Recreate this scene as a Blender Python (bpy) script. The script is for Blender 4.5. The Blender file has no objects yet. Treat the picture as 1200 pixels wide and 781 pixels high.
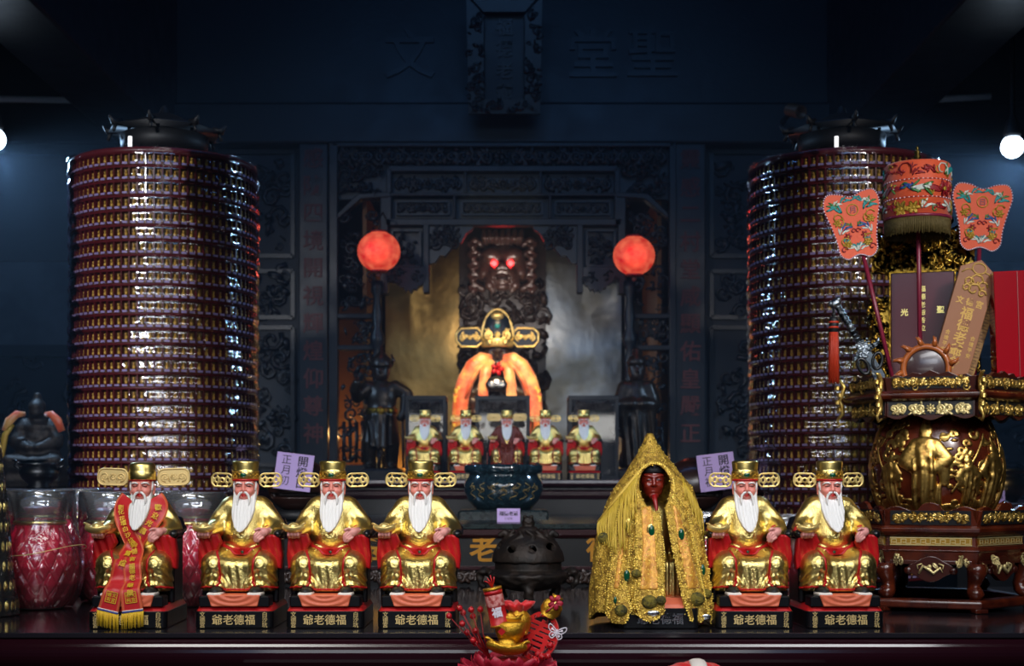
import bpy, math, random
import numpy as np
from mathutils import Vector, Matrix
PI = math.pi
S = bpy.context.scene
COL = S.collection
# ---------------------------------------------------------------- camera, world, lights
F = 1667.0            # focal length in pixels of the 1200 px wide frame (50 mm on 36 mm)
ZC, HOR = 0.34, 560.0  # camera height above the front table top; pixel row of the horizon

def P(px, py, Y):
    """world point seen at pixel (px, py) at depth Y"""
    return Vector(((px - 600) * Y / F, Y, ZC + (HOR - py) * Y / F))

cam = bpy.data.objects.new('camera', bpy.data.cameras.new('camera'))
COL.objects.link(cam)
cam.location = (0, 0, ZC)
cam.rotation_euler = (PI / 2, 0, 0)
cam.data.sensor_width = 36
cam.data.lens = 36 * F / 1200
cam.data.shift_y = (HOR - 390.5) / 1200
cam.data.clip_start = 0.05
cam.data.dof.use_dof = True
cam.data.dof.focus_distance = 3.3
cam.data.dof.aperture_fstop = 5.0
S.camera = cam
S.view_settings.view_transform = 'Standard'
S.view_settings.look = 'None'
S.view_settings.exposure = 0.0
S.view_settings.gamma = 1.0
S.view_settings.use_curve_mapping = False

W = bpy.data.worlds.new('hall_dark')
S.world = W
W.use_nodes = True
W.node_tree.nodes['Background'].inputs[0].default_value = (0.010, 0.028, 0.07, 1)
W.node_tree.nodes['Background'].inputs[1].default_value = 0.32

def light(name, kind, loc, energy, color, target=None, size=None, size_y=None, spot=None, blend=.4, rad=None, parent=None, spread=None):
    L = bpy.data.lights.new(name, kind)
    L.energy = energy
    L.color = color
    if kind == 'AREA':
        L.shape = 'RECTANGLE'
        L.size = size
        L.size_y = size_y or size
    if spread: L.spread = spread
    if kind == 'SPOT':
        L.spot_size = spot
        L.spot_blend = blend
    if rad is not None:
        L.shadow_soft_size = rad
    o = bpy.data.objects.new(name, L)
    COL.objects.link(o)
    o.location = loc
    if target is not None:
        o.rotation_euler = (Vector(target) - Vector(loc)).to_track_quat('-Z', 'Y').to_euler()
    if parent:
        o.parent = parent
    return o

# hall lamps over the worshippers' side, in front of the table; added fill lights follow
light('hall_key_fill', 'AREA', (-.75, 2.25, 1.42), 4.9, (1.0, .97, .93), (-.40, 3.35, .10), 1.1, .22, spread=1.7)
light('hall_key_fill', 'AREA', (.85, 2.25, 1.42), 4.9, (.98, .98, 1.0), (.55, 3.4, .15), 1.1, .22, spread=1.7)
light('hall_key_fill', 'AREA', (0, .5, 1.5), 3.0, (.97, .97, 1.0), (0, 3.3, .1), 2.6, .5, spread=.85)  # wide weak fill, added for the gold to reflect
light('low_front_fill', 'AREA', (0, 1.2, .75), .8, (1.0, .96, .9), (0, 3.3, .18), 1.8, .2, spread=1.2)  # added low fill that lifts the faces under the hats
light('blue_rear_fill', 'AREA', (0, -2.5, 2.6), 26, (.30, .58, 1.0), (0, 6.5, 1.0), 4.0, 1.0)  # added ambient fill that turns the dark walls blue
light('upper_fill_spot', 'SPOT', (1.75, 1.3, 1.9), 150, (1.0, .95, .92), (1.10, 3.8, .92), spot=.72, blend=.8, rad=.12)  # added fill aimed at the parasol and fans
light('upper_fill_spot', 'SPOT', (-1.9, 1.6, 1.9), 230, (.93, .95, 1.0), (-1.05, 4.45, .78), spot=.80, blend=.8, rad=.12)  # added fill aimed at the film-wrapped tower
# cold side lamps (their bulbs are built below)
light('hall_lamp_cold', 'SPOT', (-2.02, 5.5, 1.60), 60, (.40, .66, 1.0), (-1.0, 5.4, .2), spot=2.4, blend=.5, rad=.05)
light('hall_lamp_cold', 'SPOT', (1.935, 5.45, 1.56), 60, (.40, .66, 1.0), (1.0, 5.3, .2), spot=2.4, blend=.5, rad=.05)
light('blue_ceiling_fill', 'AREA', (0, 4.2, 2.9), 10, (.12, .38, 1.0), (0, 6.8, 1.4), 2.4, .3)  # added blue wash for the upper walls, no fixture here
# warm lamps inside the shrine, on the deity
light('shrine_lamp', 'AREA', (-.05, 6.1, 1.62), 2.9, (1.0, .74, .42), (-.04, 7.0, .72), .34, .2, spread=.8)
light('shrine_lamp', 'SPOT', (-.32, 6.55, .52), 2.5, (1.0, .72, .40), (-.5, 7.6, .75), spot=1.1, rad=.03)
light('beast_head_fill', 'AREA', (-.05, 7.12, 1.18), 1.6, (1.0, .86, .76), (-.05, 7.7, 1.45), .5, .12, spread=1.6)  # added fill that brightens the carved beast head

# ---------------------------------------------------------------- materials
def lin(h):
    h = h.lstrip('#')
    c = [int(h[i:i + 2], 16) / 255 for i in (0, 2, 4)]
    return tuple((v / 12.92 if v <= .04045 else ((v + .055) / 1.055) ** 2.4) for v in c) + (1,)

MATS = {}
def M(name, col, rough=.5, metal=0.0, bump=None, spec=.5, coat=0.0, emit=None, es=0.0, col2=None, cscale=20, cpos=(.4, .6), alpha=1.0, sheen=0, trans=0, rvar=0, coord='Object', vor=None):
    """bump=(scale, strength, distance); col2 mixes in by noise; vor=(scale, strength) cell bump"""
    m = bpy.data.materials.new(name)
    MATS[name] = m
    m.use_nodes = True
    nt = m.node_tree
    N, L = nt.nodes, nt.links
    b = N['Principled BSDF']
    b.inputs['Base Color'].default_value = lin(col)
    b.inputs['Roughness'].default_value = rough
    b.inputs['Metallic'].default_value = metal
    b.inputs['Specular IOR Level'].default_value = spec
    b.inputs['Coat Weight'].default_value = coat
    b.inputs['Coat Roughness'].default_value = .08
    b.inputs['Alpha'].default_value = alpha
    b.inputs['Transmission Weight'].default_value = trans
    b.inputs['Sheen Weight'].default_value = sheen
    if emit:
        b.inputs['Emission Color'].default_value = lin(emit)
        b.inputs['Emission Strength'].default_value = es
    tc = N.new('ShaderNodeTexCoord')
    nrm = None
    if vor:
        v = N.new('ShaderNodeTexVoronoi')
        v.inputs['Scale'].default_value = vor[0]
        L.new(tc.outputs[coord], v.inputs['Vector'])
        bp = N.new('ShaderNodeBump')
        bp.invert = True
        bp.inputs['Strength'].default_value = vor[1]
        bp.inputs['Distance'].default_value = .002
        L.new(v.outputs['Distance'], bp.inputs['Height'])
        nrm = bp
    if bump:
        n = N.new('ShaderNodeTexNoise')
        n.inputs['Scale'].default_value = bump[0]
        n.inputs['Detail'].default_value = 3
        L.new(tc.outputs[coord], n.inputs['Vector'])
        bp = N.new('ShaderNodeBump')
        bp.inputs['Strength'].default_value = bump[1]
        bp.inputs['Distance'].default_value = bump[2] if len(bump) > 2 else .002
        L.new(n.outputs['Fac'], bp.inputs['Height'])
        if nrm:
            L.new(nrm.outputs[0], bp.inputs['Normal'])
        nrm = bp
    if nrm:
        L.new(nrm.outputs[0], b.inputs['Normal'])
    if col2:
        n = N.new('ShaderNodeTexNoise')
        n.inputs['Scale'].default_value = cscale
        n.inputs['Detail'].default_value = 4
        L.new(tc.outputs[coord], n.inputs['Vector'])
        r = N.new('ShaderNodeValToRGB')
        r.color_ramp.elements[0].position = cpos[0]
        r.color_ramp.elements[1].position = cpos[1]
        r.color_ramp.elements[0].color = lin(col)
        r.color_ramp.elements[1].color = lin(col2)
        L.new(n.outputs['Fac'], r.inputs[0])
        L.new(r.outputs[0], b.inputs['Base Color'])
    if rvar:
        n = N.new('ShaderNodeTexNoise')
        n.inputs['Scale'].default_value = 9
        L.new(tc.outputs[coord], n.inputs['Vector'])
        mr = N.new('ShaderNodeMapRange')
        mr.inputs['To Min'].default_value = max(0, rough - rvar)
        mr.inputs['To Max'].default_value = rough + rvar
        L.new(n.outputs['Fac'], mr.inputs['Value'])
        L.new(mr.outputs[0], b.inputs['Roughness'])
    return m

def film(name, gloss=.2, rough=.12, tint=(1, 1, 1), bump=(60, .5, .004), dust=0.0):
    """clear cling film: see-through with a glossy sheen"""
    m = bpy.data.materials.new(name)
    MATS[name] = m
    m.use_nodes = True
    nt = m.node_tree
    N, L = nt.nodes, nt.links
    N.remove(N['Principled BSDF'])
    t = N.new('ShaderNodeBsdfTransparent')
    t.inputs[0].default_value = (*tint, 1)
    g = N.new('ShaderNodeBsdfGlossy')
    g.inputs['Roughness'].default_value = rough
    g.inputs[0].default_value = (.95, .97, 1, 1)
    mx = N.new('ShaderNodeMixShader')
    lw = N.new('ShaderNodeFresnel')
    lw.inputs['IOR'].default_value = 1.35
    ad = N.new('ShaderNodeMath')
    ad.operation = 'ADD'
    ad.inputs[1].default_value = gloss
    ad.use_clamp = True
    L.new(lw.outputs[0], ad.inputs[0])
    tc = N.new('ShaderNodeTexCoord')
    n = N.new('ShaderNodeTexNoise')
    n.inputs['Scale'].default_value = bump[0]
    n.inputs['Detail'].default_value = 2
    n.inputs['Distortion'].default_value = 1.2
    L.new(tc.outputs['Object'], n.inputs['Vector'])
    bp = N.new('ShaderNodeBump')
    bp.inputs['Strength'].default_value = bump[1]
    bp.inputs['Distance'].default_value = bump[2]
    L.new(n.outputs['Fac'], bp.inputs['Height'])
    L.new(bp.outputs[0], g.inputs['Normal'])
    L.new(ad.outputs[0], mx.inputs[0])
    if dust:
        df = N.new('ShaderNodeBsdfDiffuse')
        df.inputs[0].default_value = (.8, .82, .85, 1)
        m2 = N.new('ShaderNodeMixShader')
        m2.inputs[0].default_value = dust
        L.new(t.outputs[0], m2.inputs[1])
        L.new(df.outputs[0], m2.inputs[2])
        t = m2
    L.new(t.outputs[0], mx.inputs[1])
    L.new(g.outputs[0], mx.inputs[2])
    L.new(mx.outputs[0], N['Material Output'].inputs['Surface'])
    return m

# ---------------------------------------------------------------- objects
def tag(o, label, cat=None, group=None, kind=None):
    if label: o['label'] = label
    if cat: o['category'] = cat
    if group: o['group'] = group
    if kind: o['kind'] = kind
    return o

def thing(name, label, cat, loc=(0, 0, 0), rz=0, group=None):
    o = bpy.data.objects.new(name, None)
    COL.objects.link(o)
    o.empty_display_size = .05
    o.location = loc
    o.rotation_euler = (0, 0, rz)
    return tag(o, label, cat, group)

KIDS = {}
def copy_tree(o, parent=None):
    c = o.copy()
    COL.objects.link(c)
    if parent:
        c.parent = parent
        KIDS.setdefault(parent.name, []).append(c)
    for ch in KIDS.get(o.name, []):
        copy_tree(ch, c)
    return c

class B:
    """collects geometry in a local frame; build() links it as one mesh object"""
    def __init__(s):
        s.v, s.f, s.m, s.sm = [], [], [], []
    def add(s, vs, fs, mi=0, smooth=False, mtx=None):
        o = len(s.v)
        if mtx is not None:
            vs = [mtx @ Vector(v) for v in vs]
        s.v.extend([tuple(v) for v in vs])
        s.f.extend([tuple(i + o for i in f) for f in fs])
        s.m.extend([mi] * len(fs))
        s.sm.extend([smooth] * len(fs))
        return s
    def join(s, b, mtx=None, mi=None):
        o = len(s.v)
        s.v.extend([tuple(mtx @ Vector(v)) for v in b.v] if mtx is not None else b.v)
        s.f.extend([tuple(i + o for i in f) for f in b.f])
        s.m.extend(b.m if mi is None else [mi] * len(b.f))
        s.sm.extend(b.sm)
        return s
    def box(s, c, d, mi=0, rot=None, taper=None):
        x, y, z = d[0] / 2, d[1] / 2, d[2] / 2
        tx, ty = taper or (1, 1)
        vs = [(-x, -y, -z), (x, -y, -z), (x, y, -z), (-x, y, -z), (-x * tx, -y * ty, z), (x * tx, -y * ty, z), (x * tx, y * ty, z), (-x * tx, y * ty, z)]
        m = Matrix.Translation(c)
        if rot is not None:
            m = m @ rot
        return s.add(vs, [(3, 2, 1, 0), (4, 5, 6, 7), (0, 1, 5, 4), (1, 2, 6, 5), (2, 3, 7, 6), (3, 0, 4, 7)], mi, False, m)
    def lathe(s, prof, seg=32, mi=0, smooth=True, mtx=None, a0=0.0, sx=1, sy=1):
        vs, fs, rows = [], [], []
        for r, z in prof:
            if r < 1e-6:
                rows.append([len(vs)])
                vs.append((0, 0, z))
            else:
                rows.append(list(range(len(vs), len(vs) + seg)))
                for k in range(seg):
                    a = a0 + 2 * PI * k / seg
                    vs.append((r * math.cos(a) * sx, r * math.sin(a) * sy, z))
        for A, C in zip(rows, rows[1:]):
            for k in range(seg):
                k2 = (k + 1) % seg
                if len(A) == 1 and len(C) == 1: continue
                if len(A) == 1: fs.append((A[0], C[k2], C[k])[::-1])
                elif len(C) == 1: fs.append((A[k], A[k2], C[0]))
                else: fs.append((A[k], A[k2], C[k2], C[k]))
        if len(rows[0]) > 1: fs.append(tuple(reversed(rows[0])))
        if len(rows[-1]) > 1: fs.append(tuple(rows[-1]))
        return s.add(vs, fs, mi, smooth, mtx)
    def tube(s, pts, r, seg=8, mi=0, smooth=True, flat=None, closed=False, mtx=None):
        """r: number or list; flat=(axis vector, factor) squashes the section along the axis"""
        pts = [Vector(p) for p in pts]
        n = len(pts)
        rr = r if isinstance(r, (list, tuple)) else [r] * n
        vs, fs = [], []
        prev = None
        for i in range(n):
            if closed:
                t = pts[(i + 1) % n] - pts[i - 1]
            else:
                t = pts[min(i + 1, n - 1)] - pts[max(i - 1, 0)]
            t = t.normalized() if t.length > 1e-9 else Vector((0, 0, 1))
            if prev is None:
                up = Vector((0, 1, 0)) if abs(t.y) < .9 else Vector((1, 0, 0))
                u = t.cross(up).normalized()
            else:
                u = (prev - t * prev.dot(t))
                u = u.normalized() if u.length > 1e-6 else t.orthogonal().normalized()
            prev = u
            w = t.cross(u)
            for k in range(seg):
                a = 2 * PI * k / seg
                d = (u * math.cos(a) + w * math.sin(a)) * rr[i]
                if flat:
                    d = d - flat[0] * d.dot(flat[0]) * (1 - flat[1])
                vs.append(pts[i] + d)
        for i in range(n if closed else n - 1):
            j = (i + 1) % n
            for k in range(seg):
                k2 = (k + 1) % seg
                fs.append((i * seg + k, i * seg + k2, j * seg + k2, j * seg + k))
        if not closed:
            fs.append(tuple(range(seg - 1, -1, -1)))
            fs.append(tuple((n - 1) * seg + k for k in range(seg)))
        return s.add(vs, fs, mi, smooth, mtx)
    def ball(s, c, r, seg=10, rings=6, mi=0, mtx=None, rot=None):
        rx, ry, rz = r if isinstance(r, (list, tuple)) else (r, r, r)
        m = Matrix.Translation(c)
        if rot is not None: m = m @ rot
        m = m @ Matrix.Diagonal((rx, ry, rz, 1))
        if mtx is not None: m = mtx @ m
        pr = [(math.sin(PI * i / rings), -math.cos(PI * i / rings)) for i in range(rings + 1)]
        pr[0] = (0, -1); pr[-1] = (0, 1)
        return s.lathe(pr, seg, mi, True, m)
    def ext(s, poly, y0, y1, mi=0, smooth=False, mtx=None):
        """polygon in XZ (counter-clockwise seen from -Y) extruded from y0 (front) to y1"""
        n = len(poly)
        vs = [(x, y0, z) for x, z in poly] + [(x, y1, z) for x, z in poly]
        fs = [tuple(range(n)), tuple(range(2 * n - 1, n - 1, -1))]
        for k in range(n):
            k2 = (k + 1) % n
            fs.append((k, n + k, n + k2, k2))
        return s.add(vs, fs, mi, smooth, mtx)
    def mesh(s, name, mats, auto=None):
        me = bpy.data.meshes.new(name)
        me.from_pydata(s.v, [], s.f)
        for m in (mats if isinstance(mats, (list, tuple)) else [mats]):
            me.materials.append(MATS[m] if isinstance(m, str) else m)
        me.polygons.foreach_set('material_index', s.m)
        me.polygons.foreach_set('use_smooth', s.sm)
        me.validate()
        me.update()
        return me
    def build(s, name, mats, parent=None, loc=(0, 0, 0), rot=(0, 0, 0), bevel=0, label=None):
        return link(name, s.mesh(name, mats), parent, loc, rot, bevel, label)

def link(name, me, parent=None, loc=(0, 0, 0), rot=(0, 0, 0), bevel=0, label=None):
    o = bpy.data.objects.new(name, me)
    COL.objects.link(o)
    o.location = loc
    o.rotation_euler = rot
    if parent:
        o.parent = parent
        KIDS.setdefault(parent.name, []).append(o)
    if bevel:
        md = o.modifiers.new('bevel', 'BEVEL')
        md.width = bevel
        md.segments = 2
        md.limit_method = 'ANGLE'
    if label: o['label'] = label
    return o

def struct(o, name=None):
    o['kind'] = 'structure'
    return o

# ---------------------------------------------------------------- signed distance modelling
class G:
    """a grid of sample points with distance functions on it"""
    def __init__(s, lo, hi, h):
        n = [max(4, int(math.ceil((b - a) / h)) + 1) for a, b in zip(lo, hi)]
        s.lo, s.h, s.n = np.array(lo, float), h, n
        ax = [np.float32(a) + np.arange(k, dtype=np.float32) * np.float32(h) for a, k in zip(lo, n)]
        s.x, s.y, s.z = np.meshgrid(*ax, indexing='ij')
    def sph(s, c, r):
        return np.sqrt((s.x - c[0]) ** 2 + (s.y - c[1]) ** 2 + (s.z - c[2]) ** 2) - r
    def ell(s, c, r, rot=None):
        dx, dy, dz = s.x - c[0], s.y - c[1], s.z - c[2]
        if rot is not None:
            R = np.array(rot)
            dx, dy, dz = (R[0, 0] * dx + R[1, 0] * dy + R[2, 0] * dz, R[0, 1] * dx + R[1, 1] * dy + R[2, 1] * dz, R[0, 2] * dx + R[1, 2] * dy + R[2, 2] * dz)
        k0 = np.sqrt((dx / r[0]) ** 2 + (dy / r[1]) ** 2 + (dz / r[2]) ** 2)
        k1 = np.sqrt((dx / r[0] ** 2) ** 2 + (dy / r[1] ** 2) ** 2 + (dz / r[2] ** 2) ** 2) + 1e-6
        return k0 * (k0 - 1) / k1
    def cap(s, a, b, ra, rb=None):
        rb = ra if rb is None else rb
        ab = [b[i] - a[i] for i in range(3)]
        L = sum(v * v for v in ab) + 1e-9
        t = np.clip(((s.x - a[0]) * ab[0] + (s.y - a[1]) * ab[1] + (s.z - a[2]) * ab[2]) / L, 0, 1)
        return np.sqrt((s.x - a[0] - t * ab[0]) ** 2 + (s.y - a[1] - t * ab[1]) ** 2 + (s.z - a[2] - t * ab[2]) ** 2) - (ra + (rb - ra) * t)
    def path(s, pts, rs, k=0):
        d = None
        for i in range(len(pts) - 1):
            ra, rb = (rs[i], rs[i + 1]) if isinstance(rs, (list, tuple)) else (rs, rs)
            c = s.cap(pts[i], pts[i + 1], ra, rb)
            d = c if d is None else (smin(d, c, k) if k else np.minimum(d, c))
        return d
    def box(s, c, b, r=0):
        q = [np.abs(a - ci) - (bi - r) for a, ci, bi in zip((s.x, s.y, s.z), c, b)]
        out = np.sqrt(sum(np.maximum(v, 0) ** 2 for v in q))
        return out + np.minimum(np.maximum(np.maximum(q[0], q[1]), q[2]), 0) - r
    def poly(s, pts, ax='xz'):
        """2-D signed distance to a polygon"""
        X, Y = getattr(s, ax[0]), getattr(s, ax[1])
        d = np.full(X.shape, 1e9, np.float32)
        sg = np.ones(X.shape, np.float32)
        n = len(pts)
        for i in range(n):
            ax_, ay = pts[i]
            bx, by = pts[i - 1]
            ex, ey = bx - ax_, by - ay
            wx, wy = X - ax_, Y - ay
            t = np.clip((wx * ex + wy * ey) / (ex * ex + ey * ey + 1e-9), 0, 1)
            d = np.minimum(d, (wx - ex * t) ** 2 + (wy - ey * t) ** 2)
            c1, c2, c3 = Y >= ay, Y < by, ex * wy > ey * wx
            flip = (c1 & c2 & c3) | (~c1 & ~c2 & ~c3)
            sg = np.where(flip, -sg, sg)
        return sg * np.sqrt(d)
    def line2(s, pts, w, ax='xz'):
        """2-D distance to a polyline of half width w"""
        X, Y = getattr(s, ax[0]), getattr(s, ax[1])
        d = np.full(X.shape, 1e9, np.float32)
        for (ax_, ay), (bx, by) in zip(pts, pts[1:]):
            ex, ey = bx - ax_, by - ay
            t = np.clip(((X - ax_) * ex + (Y - ay) * ey) / (ex * ex + ey * ey + 1e-9), 0, 1)
            d = np.minimum(d, (X - ax_ - ex * t) ** 2 + (Y - ay - ey * t) ** 2)
        return np.sqrt(d) - w
    def mesh(s, d, scale=1.0):
        """surface nets -> (verts, quads)"""
        ins = d < 0
        nx, ny, nz = d.shape
        cnt = np.zeros((nx - 1, ny - 1, nz - 1), np.int8)
        for i in (0, 1):
            for j in (0, 1):
                for k in (0, 1):
                    cnt += ins[i:nx - 1 + i, j:ny - 1 + j, k:nz - 1 + k]
        act = (cnt > 0) & (cnt < 8)
        I = np.argwhere(act)
        if len(I) == 0:
            return np.zeros((0, 3)), np.zeros((0, 4), int)
        pos = np.zeros((len(I), 3))
        num = np.zeros(len(I))
        corners = [(i, j, k) for i in (0, 1) for j in (0, 1) for k in (0, 1)]
        val = {c: d[I[:, 0] + c[0], I[:, 1] + c[1], I[:, 2] + c[2]] for c in corners}
        for a in corners:
            for ax in range(3):
                if a[ax] == 0:
                    b = list(a); b[ax] = 1; b = tuple(b)
                    va, vb = val[a], val[b]
                    cr = (va < 0) != (vb < 0)
                    t = np.where(cr, va / np.where(cr, va - vb, 1), 0)
                    p = np.array(a, float)[None, :] + t[:, None] * (np.array(b, float) - np.array(a, float))[None, :]
                    pos += np.where(cr[:, None], p, 0)
                    num += cr
        V = (s.lo[None, :] + (I + pos / num[:, None]) * s.h) * scale
        idx = np.full(act.shape, -1, np.int64)
        idx[act] = np.arange(len(I))
        quads = []
        for ax in range(3):
            a = np.swapaxes(ins, 0, ax) if ax else ins
            sl0 = [slice(1, -1)] * 3; sl0[ax] = slice(0, -1)
            sl1 = [slice(1, -1)] * 3; sl1[ax] = slice(1, None)
            A, C = ins[tuple(sl0)], ins[tuple(sl1)]
            E = np.argwhere(A != C)
            if len(E) == 0: continue
            st = A[E[:, 0], E[:, 1], E[:, 2]]
            u, v = [(1, 2), (2, 0), (0, 1)][ax]
            base = E.copy()
            q = []
            for du, dv in ((0, 0), (1, 0), (1, 1), (0, 1)):
                c = base.copy()
                c[:, u] += du
                c[:, v] += dv
                q.append(idx[c[:, 0], c[:, 1], c[:, 2]])
            q = np.stack(q, 1)
            q = np.where(st[:, None], q, q[:, ::-1])
            quads.append(q)
        Q = np.concatenate(quads) if quads else np.zeros((0, 4), int)
        return V, Q[(Q >= 0).all(1)]
    def build(s, d, name, mats, parent=None, scale=1.0, loc=(0, 0, 0), rot=(0, 0, 0), warp=None, label=None):
        return link(name, sdf_mesh(s, d, name, mats, scale, warp), parent, loc, rot, 0, label)

def np_mesh(V, Q, name, mats, smooth=True):
    me = bpy.data.meshes.new(name)
    nv, nq = len(V), len(Q)
    me.vertices.add(nv)
    me.vertices.foreach_set('co', np.ascontiguousarray(V, np.float32).ravel())
    me.loops.add(nq * 4)
    me.loops.foreach_set('vertex_index', np.ascontiguousarray(Q, np.int32).ravel())
    me.polygons.add(nq)
    me.polygons.foreach_set('loop_start', np.arange(0, nq * 4, 4, dtype=np.int32))
    me.polygons.foreach_set('loop_total', np.full(nq, 4, np.int32))
    me.polygons.foreach_set('use_smooth', np.full(nq, smooth))
    for m in (mats if isinstance(mats, (list, tuple)) else [mats]):
        me.materials.append(MATS[m] if isinstance(m, str) else m)
    me.update(calc_edges=True)
    me.validate()
    return me

def sdf_mesh(g, d, name, mats, scale=1.0, warp=None):
    V, Q = g.mesh(d, scale)
    if warp is not None:
        V = warp(V)
    return np_mesh(V, Q, name, mats)

def smin(a, b, k):
    h = np.clip(.5 + .5 * (b - a) / k, 0, 1)
    return b + (a - b) * h - k * h * (1 - h)
def smax(a, b, k):
    return -smin(-a, -b, k)
def mn(*a):
    r = a[0]
    for b in a[1:]: r = np.minimum(r, b)
    return r
def mx(*a):
    r = a[0]
    for b in a[1:]: r = np.maximum(r, b)
    return r

# ---------------------------------------------------------------- lettering
_TC = {}
def glyphs(s, size=1.0, depth=.02, bold=0.0):
    """mesh of a line of characters in the XZ plane, centred, facing -Y"""
    key = (s, depth, bold)
    if key not in _TC:
        cu = bpy.data.curves.new('lettering', 'FONT')
        cu.body = s
        cu.extrude = depth / 2
        cu.offset = bold
        cu.resolution_u = 2
        cu.align_x = 'CENTER'
        ob = bpy.data.objects.new('lettering', cu)
        COL.objects.link(ob)
        dg = bpy.context.evaluated_depsgraph_get()
        ev = ob.evaluated_get(dg)
        me = ev.to_mesh()
        vs = [tuple(v.co) for v in me.vertices]
        fs = [tuple(p.vertices) for p in me.polygons]
        ev.to_mesh_clear()
        bpy.data.objects.remove(ob)
        bpy.data.curves.remove(cu)
        if vs:
            cx = (min(v[0] for v in vs) + max(v[0] for v in vs)) / 2
            cy = (min(v[1] for v in vs) + max(v[1] for v in vs)) / 2
            vs = [(v[0] - cx, -v[2], v[1] - cy) for v in vs]
        _TC[key] = (vs, fs)
    vs, fs = _TC[key]
    return [(a * size, b * size, c * size) for a, b, c in vs], fs

def text(b, s, size, c, vertical=False, pitch=1.1, depth=.06, bold=.02, mi=0, mtx=None, rot=0.0):
    """adds characters one by one to builder b; c = centre of the line of writing"""
    n = len(s)
    for i, ch in enumerate(s):
        o = (i - (n - 1) / 2) * size * pitch
        vs, fs = glyphs(ch, size, depth, bold)
        d = Vector((0, 0, -o)) if vertical else Vector((o, 0, 0))
        R = Matrix.Rotation(rot, 4, 'Y')
        m = Matrix.Translation(c) @ R @ Matrix.Translation(d)
        if mtx is not None: m = mtx @ m
        b.add(vs, fs, mi, False, m)
    return b

# ---------------------------------------------------------------- carved scrollwork
def scrolls(w, h, seed=1, r=.03, flower=True, fill=1.0, seg=5, symmetric=True):
    """leafy openwork centred in the XZ plane: w x h, built of tapering spiral stems, leaves and a rosette"""
    rnd = random.Random(seed)
    b = B()
    Yv = Vector((0, 1, 0))
    fw = min(w * .16, h * .42) if flower else 0
    half = []
    x0 = fw * .9
    L = w / 2 - x0
    n = max(1, int(round(L / (h * .62) * fill)))
    cw = L / n
    for i in range(n):
        cx = x0 + cw * (i + .5)
        s = 1 if i % 2 else -1
        R = min(cw * .56, h * .46)
        pts = []
        turns = 1.5
        for k in range(15):
            t = k / 14
            a = s * (PI * .5 + t * turns * 2 * PI) + (PI if s > 0 else 0)
            rr = R * (1 - .82 * t)
            pts.append((cx - rr * math.cos(a) * .98, 0, rr * math.sin(a) * .92))
        half.append(('t', pts, [r * (1.25 - .6 * k / 14) for k in range(15)]))
        half.append(('b', (pts[-1][0], 0, pts[-1][2]), r * 1.5))
        for k in range(int(5 * fill)):
            a = rnd.uniform(0, 2 * PI)
            d = R * rnd.uniform(.75, 1.15)
            lx, lz = cx + d * math.cos(a), max(-h * .46, min(h * .46, d * math.sin(a)))
            lx = max(x0 * .8, min(w / 2 - r * 2, lx))
            half.append(('l', (lx, 0, lz), (r * rnd.uniform(1.8, 3.0), r * 1.0, r * rnd.uniform(.8, 1.2)), rnd.uniform(0, PI)))
    for sx in ((1, -1) if symmetric else (1, -1)):
        for e in half:
            if e[0] == 't':
                b.tube([(p[0] * sx, p[1], p[2]) for p in e[1]], e[2], seg, flat=(Yv, .8))
            elif e[0] == 'b':
                b.ball((e[1][0] * sx, 0, e[1][2]), e[2], 6, 4)
            else:
                b.ball((e[1][0] * sx, 0, e[1][2]), e[2], 6, 4, rot=Matrix.Rotation(e[3] * sx, 4, 'Y'))
    if flower:
        for k in range(8):
            a = 2 * PI * k / 8
            b.ball((fw * .55 * math.cos(a), 0, fw * .55 * math.sin(a)), (fw * .36, r, fw * .2), 6, 4, rot=Matrix.Rotation(-a, 4, 'Y'))
        b.ball((0, -r * .5, 0), (fw * .3, r * 1.3, fw * .3), 8, 5)
    return b

def blob_carving(w, h, n, seed, r=(.01, .03), d=.02):
    """dense deep carving: curls, leaves and clouds filling w x h"""
    rnd = random.Random(seed)
    b = B()
    Yv = Vector((0, 1, 0))
    for i in range(n):
        x, z = rnd.uniform(-w / 2, w / 2), rnd.uniform(-h / 2, h / 2)
        R = rnd.uniform(*r)
        if rnd.random() < .5:
            s = rnd.choice((-1, 1))
            a0 = rnd.uniform(0, 2 * PI)
            pts = []
            for k in range(10):
                t = k / 9
                a = a0 + s * t * 2.4 * PI
                q = R * 1.5 * (1 - .8 * t)
                pts.append((x + q * math.cos(a), rnd.uniform(-.1, .1) * d - d * .4 * t, z + q * math.sin(a)))
            b.tube(pts, [R * .38 * (1 - .45 * k / 9) for k in range(10)], 5)
        else:
            b.ball((x, rnd.uniform(-.5, .3) * d, z), (R * rnd.uniform(.7, 1.5), d * .6, R * rnd.uniform(.3, .6)), 7, 5, rot=Matrix.Rotation(rnd.uniform(0, PI), 4, 'Y'))
    return b
# ---------------------------------------------------------------- shared materials
M('gold_robe', '#ecd484', .32, 1.0, bump=(190, .42, .0016), vor=(380, .28))
M('gold_plain', '#ecd482', .32, 1.0, bump=(160, .25, .001))
M('gold_dull', '#b98f3a', .42, 1.0, bump=(120, .4, .002))
M('gold_old', '#a8842f', .36, 1.0, bump=(150, .6, .002), col2='#4a3412', cscale=60, cpos=(.42, .62))
M('gold_wing', '#ecd084', .38, .7)
M('gold_paint', '#e4c888', .5, .35)
M('red_paint', '#b3161c', .38, spec=.4)
M('red_paint_dark', '#8c1216', .42)
M('skin_paint', '#e0887a', .36, spec=.45)
M('skin_pale', '#e29a92', .38, spec=.45)
M('white_hair', '#e9e8e6', .5, bump=(300, .15, .0008))
M('black_lacquer', '#0c0d11', .3, coat=.15)
M('black_matt', '#101114', .55)
M('eye_dark', '#160c0a', .3)
M('lip_red', '#c01818', .3)
M('green_gem', '#0c4a30', .12, coat=.6)
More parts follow.
